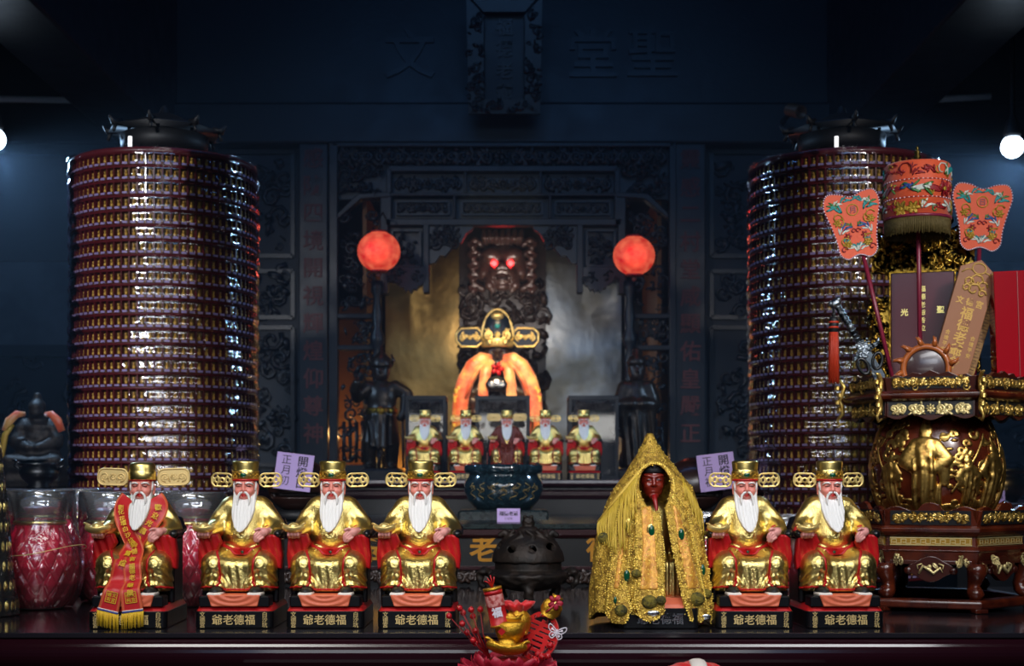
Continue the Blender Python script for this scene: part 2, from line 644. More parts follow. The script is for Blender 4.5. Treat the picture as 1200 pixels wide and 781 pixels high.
M('orange_cloth', '#d96a48', .5)
M('white_sole', '#e6ded6', .5)
M('sash_red', '#c2161e', .42, sheen=.3)
M('sash_border', '#cf5a34', .5, bump=(500, .5, .001))
M('yellow_thread', '#e0b628', .6, bump=(400, .4, .001))
M('brown_robe', '#6a2a1c', .5, bump=(120, .4, .002))
M('dark_wood', '#15181e', .42, bump=(60, .3, .002), spec=.45, rvar=.1)
M('dark_wood_carved', '#14161a', .38, bump=(90, .4, .002), spec=.5)
M('brown_carving', '#2b1d17', .34, bump=(70, .4, .003), spec=.5)
M('wall_plaster', '#5e6872', .8, bump=(25, .3, .003), col2='#48525c', cscale=4)
M('wall_dark', '#191d23', .6, bump=(30, .3, .003))
M('wall_brown', '#241a18', .6, bump=(25, .3, .003))
M('ceiling_dark', '#191e26', .7, bump=(20, .2, .003))
M('floor_stone', '#2a2a2c', .5)
M('table_wood', '#230b13', .13, spec=.4, coat=.0, bump=(8, .05, .002))
M('table_glass', '#221f24', .14, spec=.7, coat=.5)
M('glass_edge', '#0c2a2a', .1)
M('altar_wood', '#2a0f14', .28, coat=.2)
M('altar_panel', '#08090c', .35)
M('stone_slab', '#12191b', .25, spec=.5, bump=(60, .1, .001), col2='#1e2a2b', cscale=40)
M('gilt_letter', '#a8741e', .45, .5)
M('red_letter', '#5c2824', .6)
M('brass_sheet', '#a98a52', .30, 1.0, bump=(7, .25, .02), col2='#7d6438', cscale=5, cpos=(.35, .65))
M('steel_sheet', '#8e9498', .30, 1.0, bump=(7, .25, .02), col2='#6d6a60', cscale=5, cpos=(.35, .65))
M('amber_wood', '#8a5a24', .6)
M('pale_paint', '#d4dee8', .5)
M('cold_bulb', '#ffffff', emit='#cfe6ff', es=14)
M('bronze_brown', '#6a4a30', .4, .4)
M('beast_wood', '#3a2620', .28, bump=(60, .3, .003), spec=.6, coat=.2)
M('eye_glow', '#ff3030', emit='#ff2a2a', es=14)
m = M('lantern_paper', '#c8302a', .6, emit='#ff2a18', es=.75, bump=(40, .5, .004))
nt = m.node_tree
n = nt.nodes.new('ShaderNodeTexNoise'); n.inputs['Scale'].default_value = 26; n.inputs['Detail'].default_value = 4
tc = nt.nodes.new('ShaderNodeTexCoord'); nt.links.new(tc.outputs['Object'], n.inputs['Vector'])
r = nt.nodes.new('ShaderNodeValToRGB')
r.color_ramp.elements[0].position = .3; r.color_ramp.elements[1].position = .75
r.color_ramp.elements[0].color = lin('#c01410'); r.color_ramp.elements[1].color = lin('#ff7a54')
nt.links.new(n.outputs['Fac'], r.inputs[0]); nt.links.new(r.outputs[0], nt.nodes['Principled BSDF'].inputs['Emission Color'])
M('blue_piping', '#2a3f9a', .5)
M('niche_dark', '#1c1016', .6)
M('niche_gold', '#c79a3e', .45, .3)
M('niche_back', '#7a5a2c', .5, .2)
M('name_tag', '#a493c4', .5)
M('tower_plum', '#5e1a20', .4, coat=.2)
M('candle_white', '#e8e8e0', .4, emit='#ffffff', es=1.2)
film('tower_film', .09, .06, (.97, .97, .98), (55, .35, .003))
film('wrap_film', .03, .10, (.97, .97, .98), (40, .4, .004), .02)
film('clear_glass', .03, .04, (.96, .97, .97), (10, .02, .001))
M('satin_orange', '#d85a34', .38, bump=(60, .5, .004), sheen=.3, col2='#e8b468', cscale=16, cpos=(.42, .68))  # col2 mottles the satin's yellow highlights into its colour
M('fringe_yellow', '#d9b54a', .6, bump=(200, .6, .003))
M('dark_face', '#2a1c16', .3, spec=.5)
M('navy_enamel', '#16202e', .3)
M('silver', '#b9bcc0', .25, 1.0, bump=(60, .4, .003))
M('case_glass_back', '#1a1214', .35, bump=(30, .4, .004))
M('bronze_armour', '#2b2119', .34, .3, bump=(60, .4, .003))
M('granite', '#122029', .10, spec=.6, coat=.4, col2='#1d3038', cscale=70)
M('gold_script', '#8d7440', .4, .6)
M('card_lilac', '#b9a0d6', .7)
M('card_ink', '#15131c', .7)
M('bronze_black', '#1a1512', .55, .3, bump=(70, .6, .004), col2='#2b211b', cscale=30)
M('drum_wood', '#2a1712', .3, spec=.5, coat=.2, bump=(20, .1, .002))
M('rosewood', '#55200f', .26, coat=.3, bump=(30, .12, .002), col2='#38120a', cscale=18)
M('rosewood_dark', '#3a140c', .3, coat=.3)
M('gold_leaf', '#d8b868', .34, .8, bump=(150, .5, .0016), col2='#a8843a', cscale=70)
M('gold_pale', '#d8c58a', .42, .55, bump=(120, .3, .001))
M('gold_black', '#b08c3a', .3, 1.0, bump=(120, .6, .002), col2='#100c08', cscale=55, cpos=(.46, .56))
M('tablet_plum', '#5a2c34', .22, coat=.4)
M('tablet_tan', '#9a6440', .5, bump=(60, .2, .001))
M('ruler_tan', '#a0783a', .5, bump=(60, .4, .001), col2='#7c5524', cscale=60)
M('gold_ink', '#c8a052', .5, .3)
M('sun_wood', '#a85a28', .35, coat=.2, bump=(30, .2, .002))
M('mirror_dark', '#3a2426', .3, coat=.5)
M('embroidery_orange', '#e0562c', .6, bump=(260, .5, .001), sheen=.3)
M('thread_gold', '#b08c2c', .5, .3, bump=(300, .6, .001))
M('thread_teal', '#1c8c8c', .5)
M('thread_white', '#cfd4c8', .5)
M('thread_green', '#3c7a3a', .5)
M('thread_blue', '#2a4a8a', .5)
M('thread_crimson', '#8c1420', .5)
M('bead_white', '#e8e0ea', .3)
M('bead_plum', '#7a2440', .3)
M('pole_plum', '#7a2036', .35)
M('fringe_dark', '#5a4c22', .7, bump=(200, .5, .002))
M('pewter', '#9aa4ac', .32, 1.0, bump=(110, .9, .004), col2='#3a4248', cscale=60)
M('blade_steel', '#a8b8c4', .22, 1.0)
M('scissor_black', '#0c1014', .3)
M('tassel_red', '#b43418', .5, bump=(200, .6, .002))
M('gift_red', '#a0121e', .12, coat=.6, bump=(12, .15, .004))
M('brass_dark', '#6e5a34', .3, 1.0, bump=(40, .3, .003))
M('ash_grey', '#8a8782', .9)
M('silver_dim', '#5e5f60', .3, 1.0)
M('gold_relief', '#d8b060', .38, 1.0, bump=(150, .4, .0016), col2='#7a4a20', cscale=60, cpos=(.5, .7))
M('brass_bright', '#d0b060', .25, 1.0)
M('red_wood', '#742014', .26, coat=.3, spec=.5)
M('cloak_gold', '#d6ae46', .4, .45, bump=(190, 1.0, .003), vor=(300, .9), col2='#7c5a1c', cscale=80, cpos=(.42, .68))
M('cloak_satin', '#d89a30', .4, .2, bump=(110, .5, .003), sheen=.3, col2='#b87a22', cscale=90)
M('gold_bead', '#f0d060', .28, .5)
M('pompon_olive', '#3a3716', .8, bump=(260, 1.0, .005), col2='#7a6c20', cscale=80)
M('yellow_cord', '#c8a838', .55, bump=(500, .6, .001))
M('petal_crimson', '#a81c34', .5, bump=(60, .2, .001))
M('gold_glitter', '#d0a034', .35, .9, bump=(330, .7, .0016), vor=(500, .3))
M('firecracker_red', '#b8181e', .4, bump=(300, .2, .001))
M('paper_pink', '#d8948e', .6, col2='#a83430', cscale=120)
M('satin_red', '#d0141a', .45, bump=(70, .3, .002), sheen=.3)
M('berry_red', '#b8141e', .22, coat=.3, vor=(600, .5))
M('crimson_glass', '#c01438', .14, coat=.7, spec=.6, bump=(40, .12, .002))
film('rim_glass', .16, .08, (.9, .92, .94), (14, .1, .001), .10)
# ================================================================ seated earth-god statues
U = .002           # one model unit of the statues in metres
HZ = -6.5          # offset of the head group

def wp(V):
    """statue proportions: deepen what lies in front, settle what lies above the belt"""
    V = np.array(V, float)
    y = V[:, 1] / U
    z = V[:, 2] / U
    V[:, 1] = np.where(y < -12, -12 + (y + 12) * 1.35, y) * U
    V[:, 2] = np.where(z > 100, 100 + (z - 100) * .93, z) * U
    return V

def wpb(b):
    s = np.array(b.v, float) * U
    b.v = [tuple(v) for v in wp(s)]
    return b
def scl(b, hz=0.0):
    b.v = [(v[0] * U, v[1] * U, (v[2] + hz) * U) for v in b.v]
    return b

def robe_sdf(g):
    x, y, z = g.x, g.y, g.z
    d = g.ell((0, 2, 113), (26.5, 22, 35))
    d = smin(d, g.ell((0, -7, 101), (24, 17, 20)), 8)
    d = smin(d, g.cap((-15, 4, 139.5), (15, 4, 139.5), 12.5), 10)
    for s, ex, hx in ((-1, 33.5, 38), (1, 35.5, 32)):
        d = smin(d, g.cap((s * 22, 4, 137), (s * ex, -5, 112), 10.5, 11.5), 7)
        d = smin(d, g.cap((s * ex, -7, 111), (s * hx, -25, 106.5), 11, 8.2), 6)
    ax = np.abs(x)
    d = d + .8 * np.sin(z * .42 + ax * .35) * np.clip((ax - 20) / 10, 0, 1) * (z > 92)
    leg = None
    for s in (-1, 1):
        l = smin(g.cap((s * 12, 2, 80), (s * 26, -32, 70), 17, 15.5), g.cap((s * 27, -33, 70), (s * 28, -32, 50), 15, 14.5), 6)
        l = smin(l, g.cap((s * 31, -30, 46), (s * 20, -36, 45), 11, 11), 6)
        leg = l if leg is None else np.minimum(leg, l)
    q = (ax - 27)
    leg = leg + np.clip((70 - z) / 12, 0, 1) * (.8 * np.sin((z + .055 * q * q) * .62) + .5 * np.sin(ax * .9 + z * .18))
    kr = np.sqrt((ax - 26) ** 2 + (z - 72) ** 2)
    leg = leg - .14 * np.cos(kr * 1.35) * np.clip((12 - kr) / 3, 0, 1)
    d = smin(d, leg, 4)
    d = smin(d, g.box((0, -12, 57), (35, 22, 21), 9), 4)
    ap = g.box((0, -32, 55), (17, 12, 23), 10) + .42 * np.sin(x * .72 + .9 * np.sin(z * .09) + .05 * z) * np.clip((80 - z) / 20, 0, 1)
    ap = ap - .13 * np.sin(z * 1.1) * np.cos(x * .8) * np.clip((7 - ax) / 3, 0, 1)
    d = smin(d, ap, 7)
    br = np.sqrt(x ** 2 + (z - 104) ** 2)
    d = d - .16 * np.cos(br * 1.25) * np.clip((11 - br) / 3, 0, 1) * (y < 0)
    d = smax(d, 40 - z, 1.5)
    for s in (-1, 1):
        d = smax(d, -g.ell((s * 22.5, -52, 39), (11, 16, 7.5)), 2)
    return d

def front(g, d, px, pz):
    i = int(round((px - g.lo[0]) / g.h)); k = int(round((pz - g.lo[2]) / g.h))
    i = max(0, min(d.shape[0] - 1, i)); k = max(0, min(d.shape[2] - 1, k))
    w = np.nonzero(d[i, :, k] < 0)[0]
    return float(g.lo[1] + g.h * w[0]) if len(w) else None

def hand_sdf(g, side):
    if side < 0:      # cupped, holding the ingot
        g2 = G.__new__(G); g2.x, g2.y, g2.z = g.x + 8.5, g.y, g.z + 3.5; g = g2
        d = g.ell((-30, -36, 108), (6.4, 5, 4.2))
        for i in range(4):
            bx = -35.2 + i * 3.5
            L = (1.0, 1.25, 1.2, .95)[i]
            d = smin(d, g.path([(bx, -39.5, 105.5), (bx + .2, -43, 107 + L), (bx + .4, -42.5, 111 + 2 * L)], [1.75, 1.65, 1.4]), .9)
        d = smin(d, g.path([(-25.5, -36, 107.5), (-22.4, -39, 110.5), (-23, -40, 114.5)], [1.9, 1.8, 1.5]), 1)
        d = smin(d, g.cap((-32, -27, 109), (-30, -34, 108), 4.6, 4.4), 2)
    else:             # laid on the lap, fingers reaching down and inward
        d = g.ell((28, -36, 107.5), (5.6, 3.6, 6.2), Matrix.Rotation(.75, 3, 'Y'))
        for i in range(4):
            o = i * 2.7
            L = (8.2, 9.6, 9.2, 7.0)[i]
            a = (22.2 + o * .72, -38.2 + .25 * i, 108.2 - o * .86)
            ang = (.62, .52, .42, .30)[i]
            m = (a[0] - L * .55 * math.cos(ang + .3), a[1] - 1.2, a[2] - L * .55 * math.sin(ang + .3))
            e = (a[0] - L * math.cos(ang + .45), a[1] - .4, a[2] - L * math.sin(ang + .45))
            d = smin(d, g.path([a, m, e], [1.75, 1.6, 1.3]), .8)
        d = smin(d, g.path([(27.5, -37, 111.5), (23.5, -39, 112.3), (20, -39.6, 110.5)], [1.9, 1.7, 1.4]), 1)
        d = smin(d, g.cap((33, -27, 109), (30, -34, 108.5), 4.6, 4.4), 2)
    return d

def ingot_sdf(g, c, s=1.0):
    x, y, z = (g.x - c[0]) / s, (g.y - c[1]) / s, (g.z - c[2]) / s
    q = np.sqrt((x / 12) ** 2 + (y / 6.5) ** 2 + (z / 6.5) ** 2)
    hull = (q - 1) * 6
    rim = z - (.6 + .040 * x * x)
    boat = smax(hull, rim, .5)
    e = np.sqrt((x / 13.5) ** 2 + (y / 3.4) ** 2 + ((z - 4.2) / 3.0) ** 2)
    wing = smax((e - 1) * 3, z - (1.2 + .034 * x * x), .4)
    dome = (np.sqrt((x / 5.6) ** 2 + (y / 5) ** 2 + ((z - 1) / 4.6) ** 2) - 1) * 4.6
    return np.minimum(np.minimum(boat, wing), dome) * s

def head_sdf(g, smile=False):
    d = g.ell((0, 0, 168), (13, 13.5, 14.5))
    d = smin(d, g.ell((0, -2.5, 157), (11, 11.2, 9.5)), 5)
    for s in (-1, 1):
        d = smin(d, g.ell((s * 6.4, -9, 160.3), (4.6, 4.2, 3.8)), 2.5)
        d = smin(d, g.cap((s * 9, -10.2, 170.6), (s * 2.2, -12.9, 170), 1.5, 1.7), 1.6)
        d = smax(d, -g.ell((s * 5.3, -14.6, 166.9), (3.5, 2.1, 1.9)), 1.2)
        d = smin(d, g.ell((s * 5.2, -11.2, 166.7), (2.9, 2.0, 1.6)), .4)
        d = smin(d, g.ell((s * 13.4, 1.5, 164), (1.7, 3.2, 5.6)), .9)
        d = smin(d, g.ell((s * 13.2, .5, 158.2), (1.6, 2.2, 2.6)), .9)
        d = smin(d, g.ell((s * 2.0, -14.2, 161.2), (1.6, 1.7, 1.3)), .7)
    d = smin(d, g.cap((0, -12.6, 169), (0, -15.4, 162), 1.3, 2.0), 1.4)
    d = smin(d, g.ell((0, -11.5, 154.5), (4.6, 3.0, 2.4)), 1.2)
    return d

def beard_sdf(g, w=1.0, long=1.0):
    x, y, z = g.x / w, g.y, 160 + (g.z - 160) / long
    P2 = [(-13.2, 163), (-11.2, 158), (-8.6, 156.5), (-6.8, 152.5), (-4, 151.2), (0, 150.6), (4, 151.2), (6.8, 152.5), (8.6, 156.5), (11.2, 158), (13.2, 163),
          (13.6, 150), (13.4, 138), (11.2, 128), (7.6, 119.5), (3.4, 114.4), (0, 112.8), (-3.4, 114.4), (-7.6, 119.5), (-11.2, 128), (-13.4, 138), (-13.6, 150)]
    g2 = G.__new__(G); g2.x, g2.y, g2.z = x, y, z
    p = G.poly(g2, P2)
    yc = np.where(z > 150, -8.5 + (z - 150) * .35, -9 - (150 - z) * .70) + .022 * x * x
    th = 4.2 + .10 * np.clip(150 - z, 0, 14)
    wv = .55 * np.sin(x * 1.75 + .12 * (z - 130) + .6 * np.sin(z * .15)) + .25 * np.sin(x * 3.3 - z * .1)
    return smax(p, np.abs(y - yc) - th + wv * .75, 2.2)

def wing_plate(holes=True):
    g = G((-14, -1.6, -9), (14, 1.6, 9), .42)
    x, z = np.abs(g.x), np.abs(g.z)
    q0, q1 = x - 12.8 + 7, z - 7.8 + 7
    o = np.sqrt(np.maximum(q0, 0) ** 2 + np.maximum(q1, 0) ** 2) + np.minimum(np.maximum(q0, q1), 0) - 7
    d = np.maximum(o, np.abs(g.y) - .7)
    c = lambda a, b, r: np.sqrt((x - a) ** 2 + (z - b) ** 2) - r
    h = mn(c(0, 4.3, 1.8), c(2.3, 4.1, 1.5), c(4.0, 4.6, .9), c(7.4, 4.6, 1.3), c(8.7, 3.4, 1.1), c(6.2, .6, 1.0))
    d = np.maximum(d, -h)
    rim = np.maximum(np.abs(o + .8) - .7, np.abs(g.y) - 1.1)
    fl = np.minimum(np.sqrt(x ** 2 + z ** 2 + g.y ** 2) - 2.3, np.maximum(np.abs(np.sqrt(x ** 2 + z ** 2) - 2.6) - .5, np.abs(g.y) - 1.1))
    return g, mn(d, rim, fl)

def writing_plinth(parent):
    b = B()
    text(b, '爺老德福', 12.2, (0, -57.6, 10), pitch=1.0, depth=.07, bold=.004)
    text(b, '文德宮', 6.4, (-35, -57.6, 10), vertical=True, pitch=.92, depth=.1, bold=.0)
    text(b, '白沙坑', 6.4, (35, -57.6, 10), vertical=True, pitch=.92, depth=.1, bold=.0)
    return wpb(b).build('inscription', 'gold_paint', parent)

def rbox(hx, hy, hz, r, n=4):
    pts = []
    for cx, cy, a0 in ((hx - r, hy - r, 0), (-hx + r, hy - r, PI / 2), (-hx + r, -hy + r, PI), (hx - r, -hy + r, 3 * PI / 2)):
        for k in range(n + 1):
            a = a0 + PI / 2 * k / n
            pts.append((cx + r * math.cos(a), cy + r * math.sin(a)))
    return pts

def loft(b, secs, mi=0, smooth=False, mtx=None):
    """secs: list of (outline [(x, y)], z): stacked rings with caps"""
    n = len(secs[0][0])
    vs = [(x, y, z) for o, z in secs for x, y in o]
    fs = []
    for i in range(len(secs) - 1):
        for k in range(n):
            k2 = (k + 1) % n
            fs.append((i * n + k, i * n + k2, (i + 1) * n + k2, (i + 1) * n + k))
    fs.append(tuple(range(n - 1, -1, -1)))
    fs.append(tuple((len(secs) - 1) * n + k for k in range(n)))
    return b.add(vs, fs, mi, smooth, mtx)

PROTO_MESH = {}
def statue(name, label, kind='plain', group=None):
    """kind: plain | sash | brown"""
    t = thing(name, label, 'statue', group=group)
    sash = kind == 'sash'
    # plinth
    b = B()
    oc = lambda o: [(x, y - 8) for x, y in rbox(44, 50, 0, 6)]
    def ring(f, z): return ([(x * f, (y) * f - 7) for x, y in rbox(44, 50, 0, 6)], z)
    loft(b, [ring(.985, 0), ring(1, 1.2), ring(1, 18.6), ring(.99, 19.4)])
    pl = wpb(b).build('plinth', 'black_lacquer', t)
    b = B()
    loft(b, [ring(.985, 19.2), ring(.90, 25.6), ring(.88, 26)])
    wpb(b).build('plinth_top', 'red_paint', pl, label='red upper face of the plinth')
    writing_plinth(pl)
    # chair
    g = G((-58, -36, 24), (58, 36, 138), 1.25)
    arm = g.path([(-44, -27, 105), (-45, -8, 106), (-45, 8, 110), (-38, 24, 120), (-18, 29, 126), (0, 30, 128), (18, 29, 126), (38, 24, 120), (45, 8, 110), (45, -8, 106), (44, -27, 105)], 4.8, 2)
    arm = smin(arm, mn(g.sph((-44, -29, 105), 6.0), g.sph((44, -29, 105), 6.0)), 1.5)
    d = arm
    for s in (-1, 1):
        d = np.minimum(d, g.box((s * 40, -4, 62), (2.6, 24, 36), 1))
        d = np.minimum(d, g.box((s * 41, -24, 66), (3.2, 3.2, 40), 1))
    d = np.minimum(d, g.box((0, 27, 74), (41, 3, 50), 2))
    d = np.minimum(d, g.box((0, 0, 36), (41, 26, 10), 2))
    ch = g.build(d, 'chair', 'black_lacquer', t, U, warp=wp)
    # footstool and its cloth
    b = B()
    loft(b, [([(x, y - 46) for x, y in rbox(40, 10, 0, 2)], 25), ([(x, y - 46) for x, y in rbox(40, 10, 0, 2)], 35), ([(x, y - 46) for x, y in rbox(38.5, 9, 0, 2)], 36.5)])
    wpb(b).build('footstool', 'black_lacquer', t)
    g = G((-34, -60, 22), (34, -32, 40), .8)
    d = smax(g.poly([(-30, 38), (30, 38), (26.5, 24.5), (-25, 24.5)]), np.abs(g.y + 46) - 12 + .35 * np.sin(np.sqrt(g.x ** 2 + (g.z - 40) ** 2 * 4) * .62), 1)
    g.build(d, 'footstool_cloth', 'orange_cloth', t, U, warp=wp, label='orange cloth over the footstool')
    # shoes
    for s in (-1, 1):
        g = G((s * 22.5 - 12, -60, 35), (s * 22.5 + 12, -32, 50), .7)
        sole = g.box((s * 22.5, -47, 38), (8.2, 10.5, 2.2), 2)
        sh = g.build(sole, 'shoe', 'white_sole', t, U, warp=wp)
        up = smax(g.ell((s * 22.5, -45.5, 40), (7.6, 10.5, 6.5)), 39.8 - g.z, .4)
        g.build(up, 'shoe_upper', 'black_matt', sh, U, warp=wp, label='black shoe upper')
    # robe
    g = G((-54, -60, 36), (54, 28, 156), 1.0)
    rb = robe_sdf(g)
    robe = g.build(rb, 'robe', 'gold_robe', t, U, warp=wp)
    sl = (g.y < 4)
    lines = []
    for s in (-1, 1):
        lines.append(g.line2([(s * 24, 86), (s * 19.5, 77), (s * 18.5, 64), (s * 19, 50), (s * 24, 44), (s * 34, 46), (s * 44, 43)], 1.25))
    lines.append(g.line2([(-18, 42.5), (18, 42.5)], 1.3))
    reg = mn(*lines)
    d = mx(rb - .75, -(rb + 1.5), reg, g.y - (-18))
    g.build(d, 'robe_trim', 'red_paint', robe, U, warp=wp, label='red edging of the robe')
    # sleeve linings hanging at either side
    for s in (-1, 1):
        g3 = G((s * 35 - 18, -44, 60), (s * 35 + 18, -4, 120), 1.0)
        pl2 = [(s * 25, 106), (s * 21, 95), (s * 27, 84), (s * 36, 76), (s * 42, 66), (s * 47, 64), (s * 48.5, 80), (s * 46, 104)]
        d = smax(g3.poly(pl2), np.abs(g3.y + 27 + .10 * (g3.z - 90)) - 6 + .7 * np.sin(g3.x * .7 + g3.z * .2), 3)
        g3.build(d, 'sleeve_lining', 'red_paint', t, U, warp=wp, label='red lining of the wide sleeve')
        cxx = -38 if s < 0 else 32
        g3 = G((cxx - 14, -38, 92), (cxx + 14, -18, 122), .8)
        d = smax(smax(g3.cap((cxx + s, -20, 107.5), (cxx, -31, 106), 9.2, 7.6), -g3.cap((cxx, -26, 106.5), (cxx - s, -36, 105.5), 6.0), 1), -(g3.y + 24), 1)
        g3.build(d, 'cuff', 'red_paint', t, U, warp=wp, label='red cuff')
        g3 = G((-52, -50, 90), (-24, -22, 120), .6) if s < 0 else G((10, -50, 92), (44, -22, 122), .6)
        g3.build(hand_sdf(g3, s), 'hand', 'skin_pale', t, U, warp=wp)
    g3 = G((-58, -56, 98), (-18, -28, 130), .7)
    gi = (1.15 if not sash else 1.3)
    g3.build(ingot_sdf(g3, (-38, -42, 114), gi * .95), 'gold_ingot', 'gold_wing', t, U, warp=wp)
    # belt
    if not sash:
        reg = g.line2([(-31, 94), (-22, 88.6), (-12, 85.2), (0, 84), (12, 85.2), (22, 88.6), (31, 94)], 3.9)
        belt = g.build(smax(mx(rb - 1.6, -(rb + 1.5), reg, g.y - 4), -27.5 - g.y + .012 * g.x ** 2, 1), 'belt', 'red_paint', t, U, warp=wp, label='red belt')
        b = B()
        for px, pz, rr in ((0, 84, 2.6), (-15, 86, 1.6), (16, 86.3, 1.6)):
            fy = front(g, rb, px, pz) or -30
            if px: b.ball((px, fy - 1.8, pz), (rr, 1, rr), 10, 6)
            else: b.ball((px, fy - 1.6, pz), (5.4, 1.2, 3.8), 14, 6)
        wpb(b).build('belt_stud', 'gold_plain', belt)
        b = B()
        fy = front(g, rb, 0, 84) or -30
        b.ball((0, fy - 2.4, 84), (3.6, 1.6, 2.4), 12, 7)
        wpb(b).build('gem', 'green_gem', belt, label='green cabochon on the belt')
    # head
    h = G((-17, -19, 143), (17, 16, 184), .55)
    hd = scl2(h.build(head_sdf(h), 'head', 'skin_paint', t, U))
    b = B()
    for s in (-1, 1):
        b.tube([(s * (5.2 - 2.8 * math.cos(a)), -13.15 + .05 * (math.cos(a) * 3) ** 2, 166.3 + .55 * math.sin(a) - (.35 if s else 0)) for a in [PI * k / 6 for k in range(7)]], .5, 5)
        b.ball((s * 5.2, -13.0, 166.3), (1.2, .55, .62), 8, 5)
    scl(b, HZ).build('eye_line', 'eye_dark', hd)
    b = B()
    for s in (-1, 1):
        b.tube([(s * 1.9, -14.7, 168.9), (s * 5, -14.2, 170.2), (s * 8.4, -12.2, 169.9), (s * 11, -9.8, 167.6)], [.7, 1.15, 1.1, .5], 6)
    scl(b, HZ).build('eyebrow', 'white_hair', hd)
    b = B()
    b.ball((0, -14.0, 156.2), (3.6 if not sash else 4.4, 1.0, .9 if not sash else 1.3), 10, 6)
    b.ball((0, -13.8, 154.6), (2.6, 1.1, .9), 10, 6)
    scl(b, HZ).build('lip', 'lip_red', hd)
    # beard, moustache, sideburns
    h = G((-17, -42, 106), (17, 6, 170), .7)
    bd = h.build(beard_sdf(h, .9 if sash else 1.0, .95 if sash else 1.0), 'beard', 'white_hair', t, U, loc=(0, 0, HZ * U))
    b = B()
    for s in (-1, 1):
        b.tube([(s * .8, -16.2, 159.2), (s * 3.2, -16.2, 158.6), (s * 5.8, -15.0, 155.6), (s * 7.0, -15.6, 150), (s * 6.6, -17.6, 144)], [.9, 1.5, 1.5, 1.3, .5], 7)
    scl(b, HZ).build('moustache', 'white_hair', hd)
    b = B()
    for s in (-1, 1):
        b.tube([(s * 12.2, -3.5, 173), (s * 12.7, -4.2, 167), (s * 12.2, -5.5, 161)], [1.2, 1.5, 1.0], 7)
    scl(b, HZ).build('sideburn', 'white_hair', hd)
    # hat
    b = B()
    if sash:
        b.lathe([(15.6, 173.6), (15.9, 174), (15.9, 183), (15.4, 183.6), (15.2, 184.5), (15.0, 190.5), (13.2, 193.2), (8, 194), (0, 194.2)], 40, sy=.95)
    else:
        b.lathe([(14.8, 174), (15.1, 174.4), (15.1, 184), (14.7, 184.6), (14.6, 186), (15.5, 193.5), (15.2, 195), (13.6, 195.8), (0, 196.4)], 40, sy=.95)
    hat = scl(b, HZ).build('hat', 'gold_plain', t)
    b = B()
    b.lathe([(14.2, 172.4), (15.6, 172.6), (15.7, 174.2), (14.6, 174.6)], 40, sy=.95)
    scl(b, HZ).build('hat_rim', 'red_paint', hat, label='red rim of the hat')
    b = B()
    for k in range(40):
        a = 2 * PI * k / 40
        b.ball((15.3 * math.cos(a), 15.3 * .95 * math.sin(a), 175.6), .65, 5, 3)
        b.ball((15.3 * math.cos(a), 15.3 * .95 * math.sin(a), 183), .65, 5, 3)
    for k in range(14):
        a = 2 * PI * (k + .5) / 14
        b.tube([((15.3) * math.cos(a + .16 * math.cos(q)), 15.3 * .95 * math.sin(a + .16 * math.cos(q)), 179.3 + 2.3 * math.sin(q)) for q in [2 * PI * j / 8 for j in range(8)]], .55, 4, closed=True)
    scl(b, HZ).build('hat_band', 'gold_dull', hat)
    if not sash:
        b = B()
        b.ball((0, -14.9, 179.4), (3.7, 1.5, 2.6), 14, 7)
        scl(b, HZ).build('gem', 'green_gem', hat, label='green gem on the hat band')
    if 'wing' not in PROTO_MESH:
        gw, dw = wing_plate()
        PROTO_MESH['wing'] = sdf_mesh(gw, dw, 'hat_wing', 'gold_wing', U)
        b = B()
        loft(b, [([(x, y) for x, y in rbox(19, 10.5, 0, 8, 8)], -1), ([(x, y) for x, y in rbox(19, 10.5, 0, 8, 8)], .2)], mtx=Matrix.Rotation(PI / 2, 4, 'X'))
        ring = rbox(18, 9.5, 0, 7.5, 8)
        b.tube([(x, -.3, z) for x, z in ring], 1.1, 6, closed=True)
        b.join(scrolls(30, 14.5, 5, .75, True, 1.0), Matrix.Translation((0, -.6, 0)))
        PROTO_MESH['bigwing'] = scl(b).mesh('hat_wing', 'gold_paint')
    for s in (-1, 1):
        big = sash or kind == 'brown'
        wx = 35.5 if big else 27.3
        w = link('hat_wing', PROTO_MESH['bigwing' if big else 'wing'], hat, (s * (wx + (0 if big else 1)) * U, 4 * U, (177 if big else 173.4) * U + HZ * U), (0, s * -.03, s * .12))
        if not big: w.scale = (1.08, 1, 1.12)
        b = B()
        b.tube([(s * 14, 6, 176), (s * (wx - 11), 5, 176)], 1.0, 6)
        scl(b, HZ).build('wing_rod', 'gold_plain', hat)
    if sash:
        add_sash(t, g, rb)
    if kind == 'brown':
        g4 = G((-50, -62, 36), (50, 30, 156), 1.1)
        r2 = robe_sdf(g4)
        poly = [(-36, 144), (-15, 150), (-12, 120), (0, 96), (12, 120), (15, 150), (36, 144), (48, 112), (40, 96), (22, 90), (17, 44), (-15, 42), (-20, 90), (-40, 96), (-48, 112)]
        d = mx(r2 - 2.4 + .7 * np.sin(g4.x * .9), -(r2 + 2), g4.poly(poly))
        g4.build(d, 'brown_cape', 'brown_robe', t, U, warp=wp, label='brown cloth cape over the gold robe')
    return t

def scl2(o):
    o.location = (0, 0, HZ * U)
    # children are given in shifted coordinates: keep them where they are
    me = o.data
    me.transform(Matrix.Translation((0, 0, HZ * U)))
    o.location = (0, 0, 0)
    return o

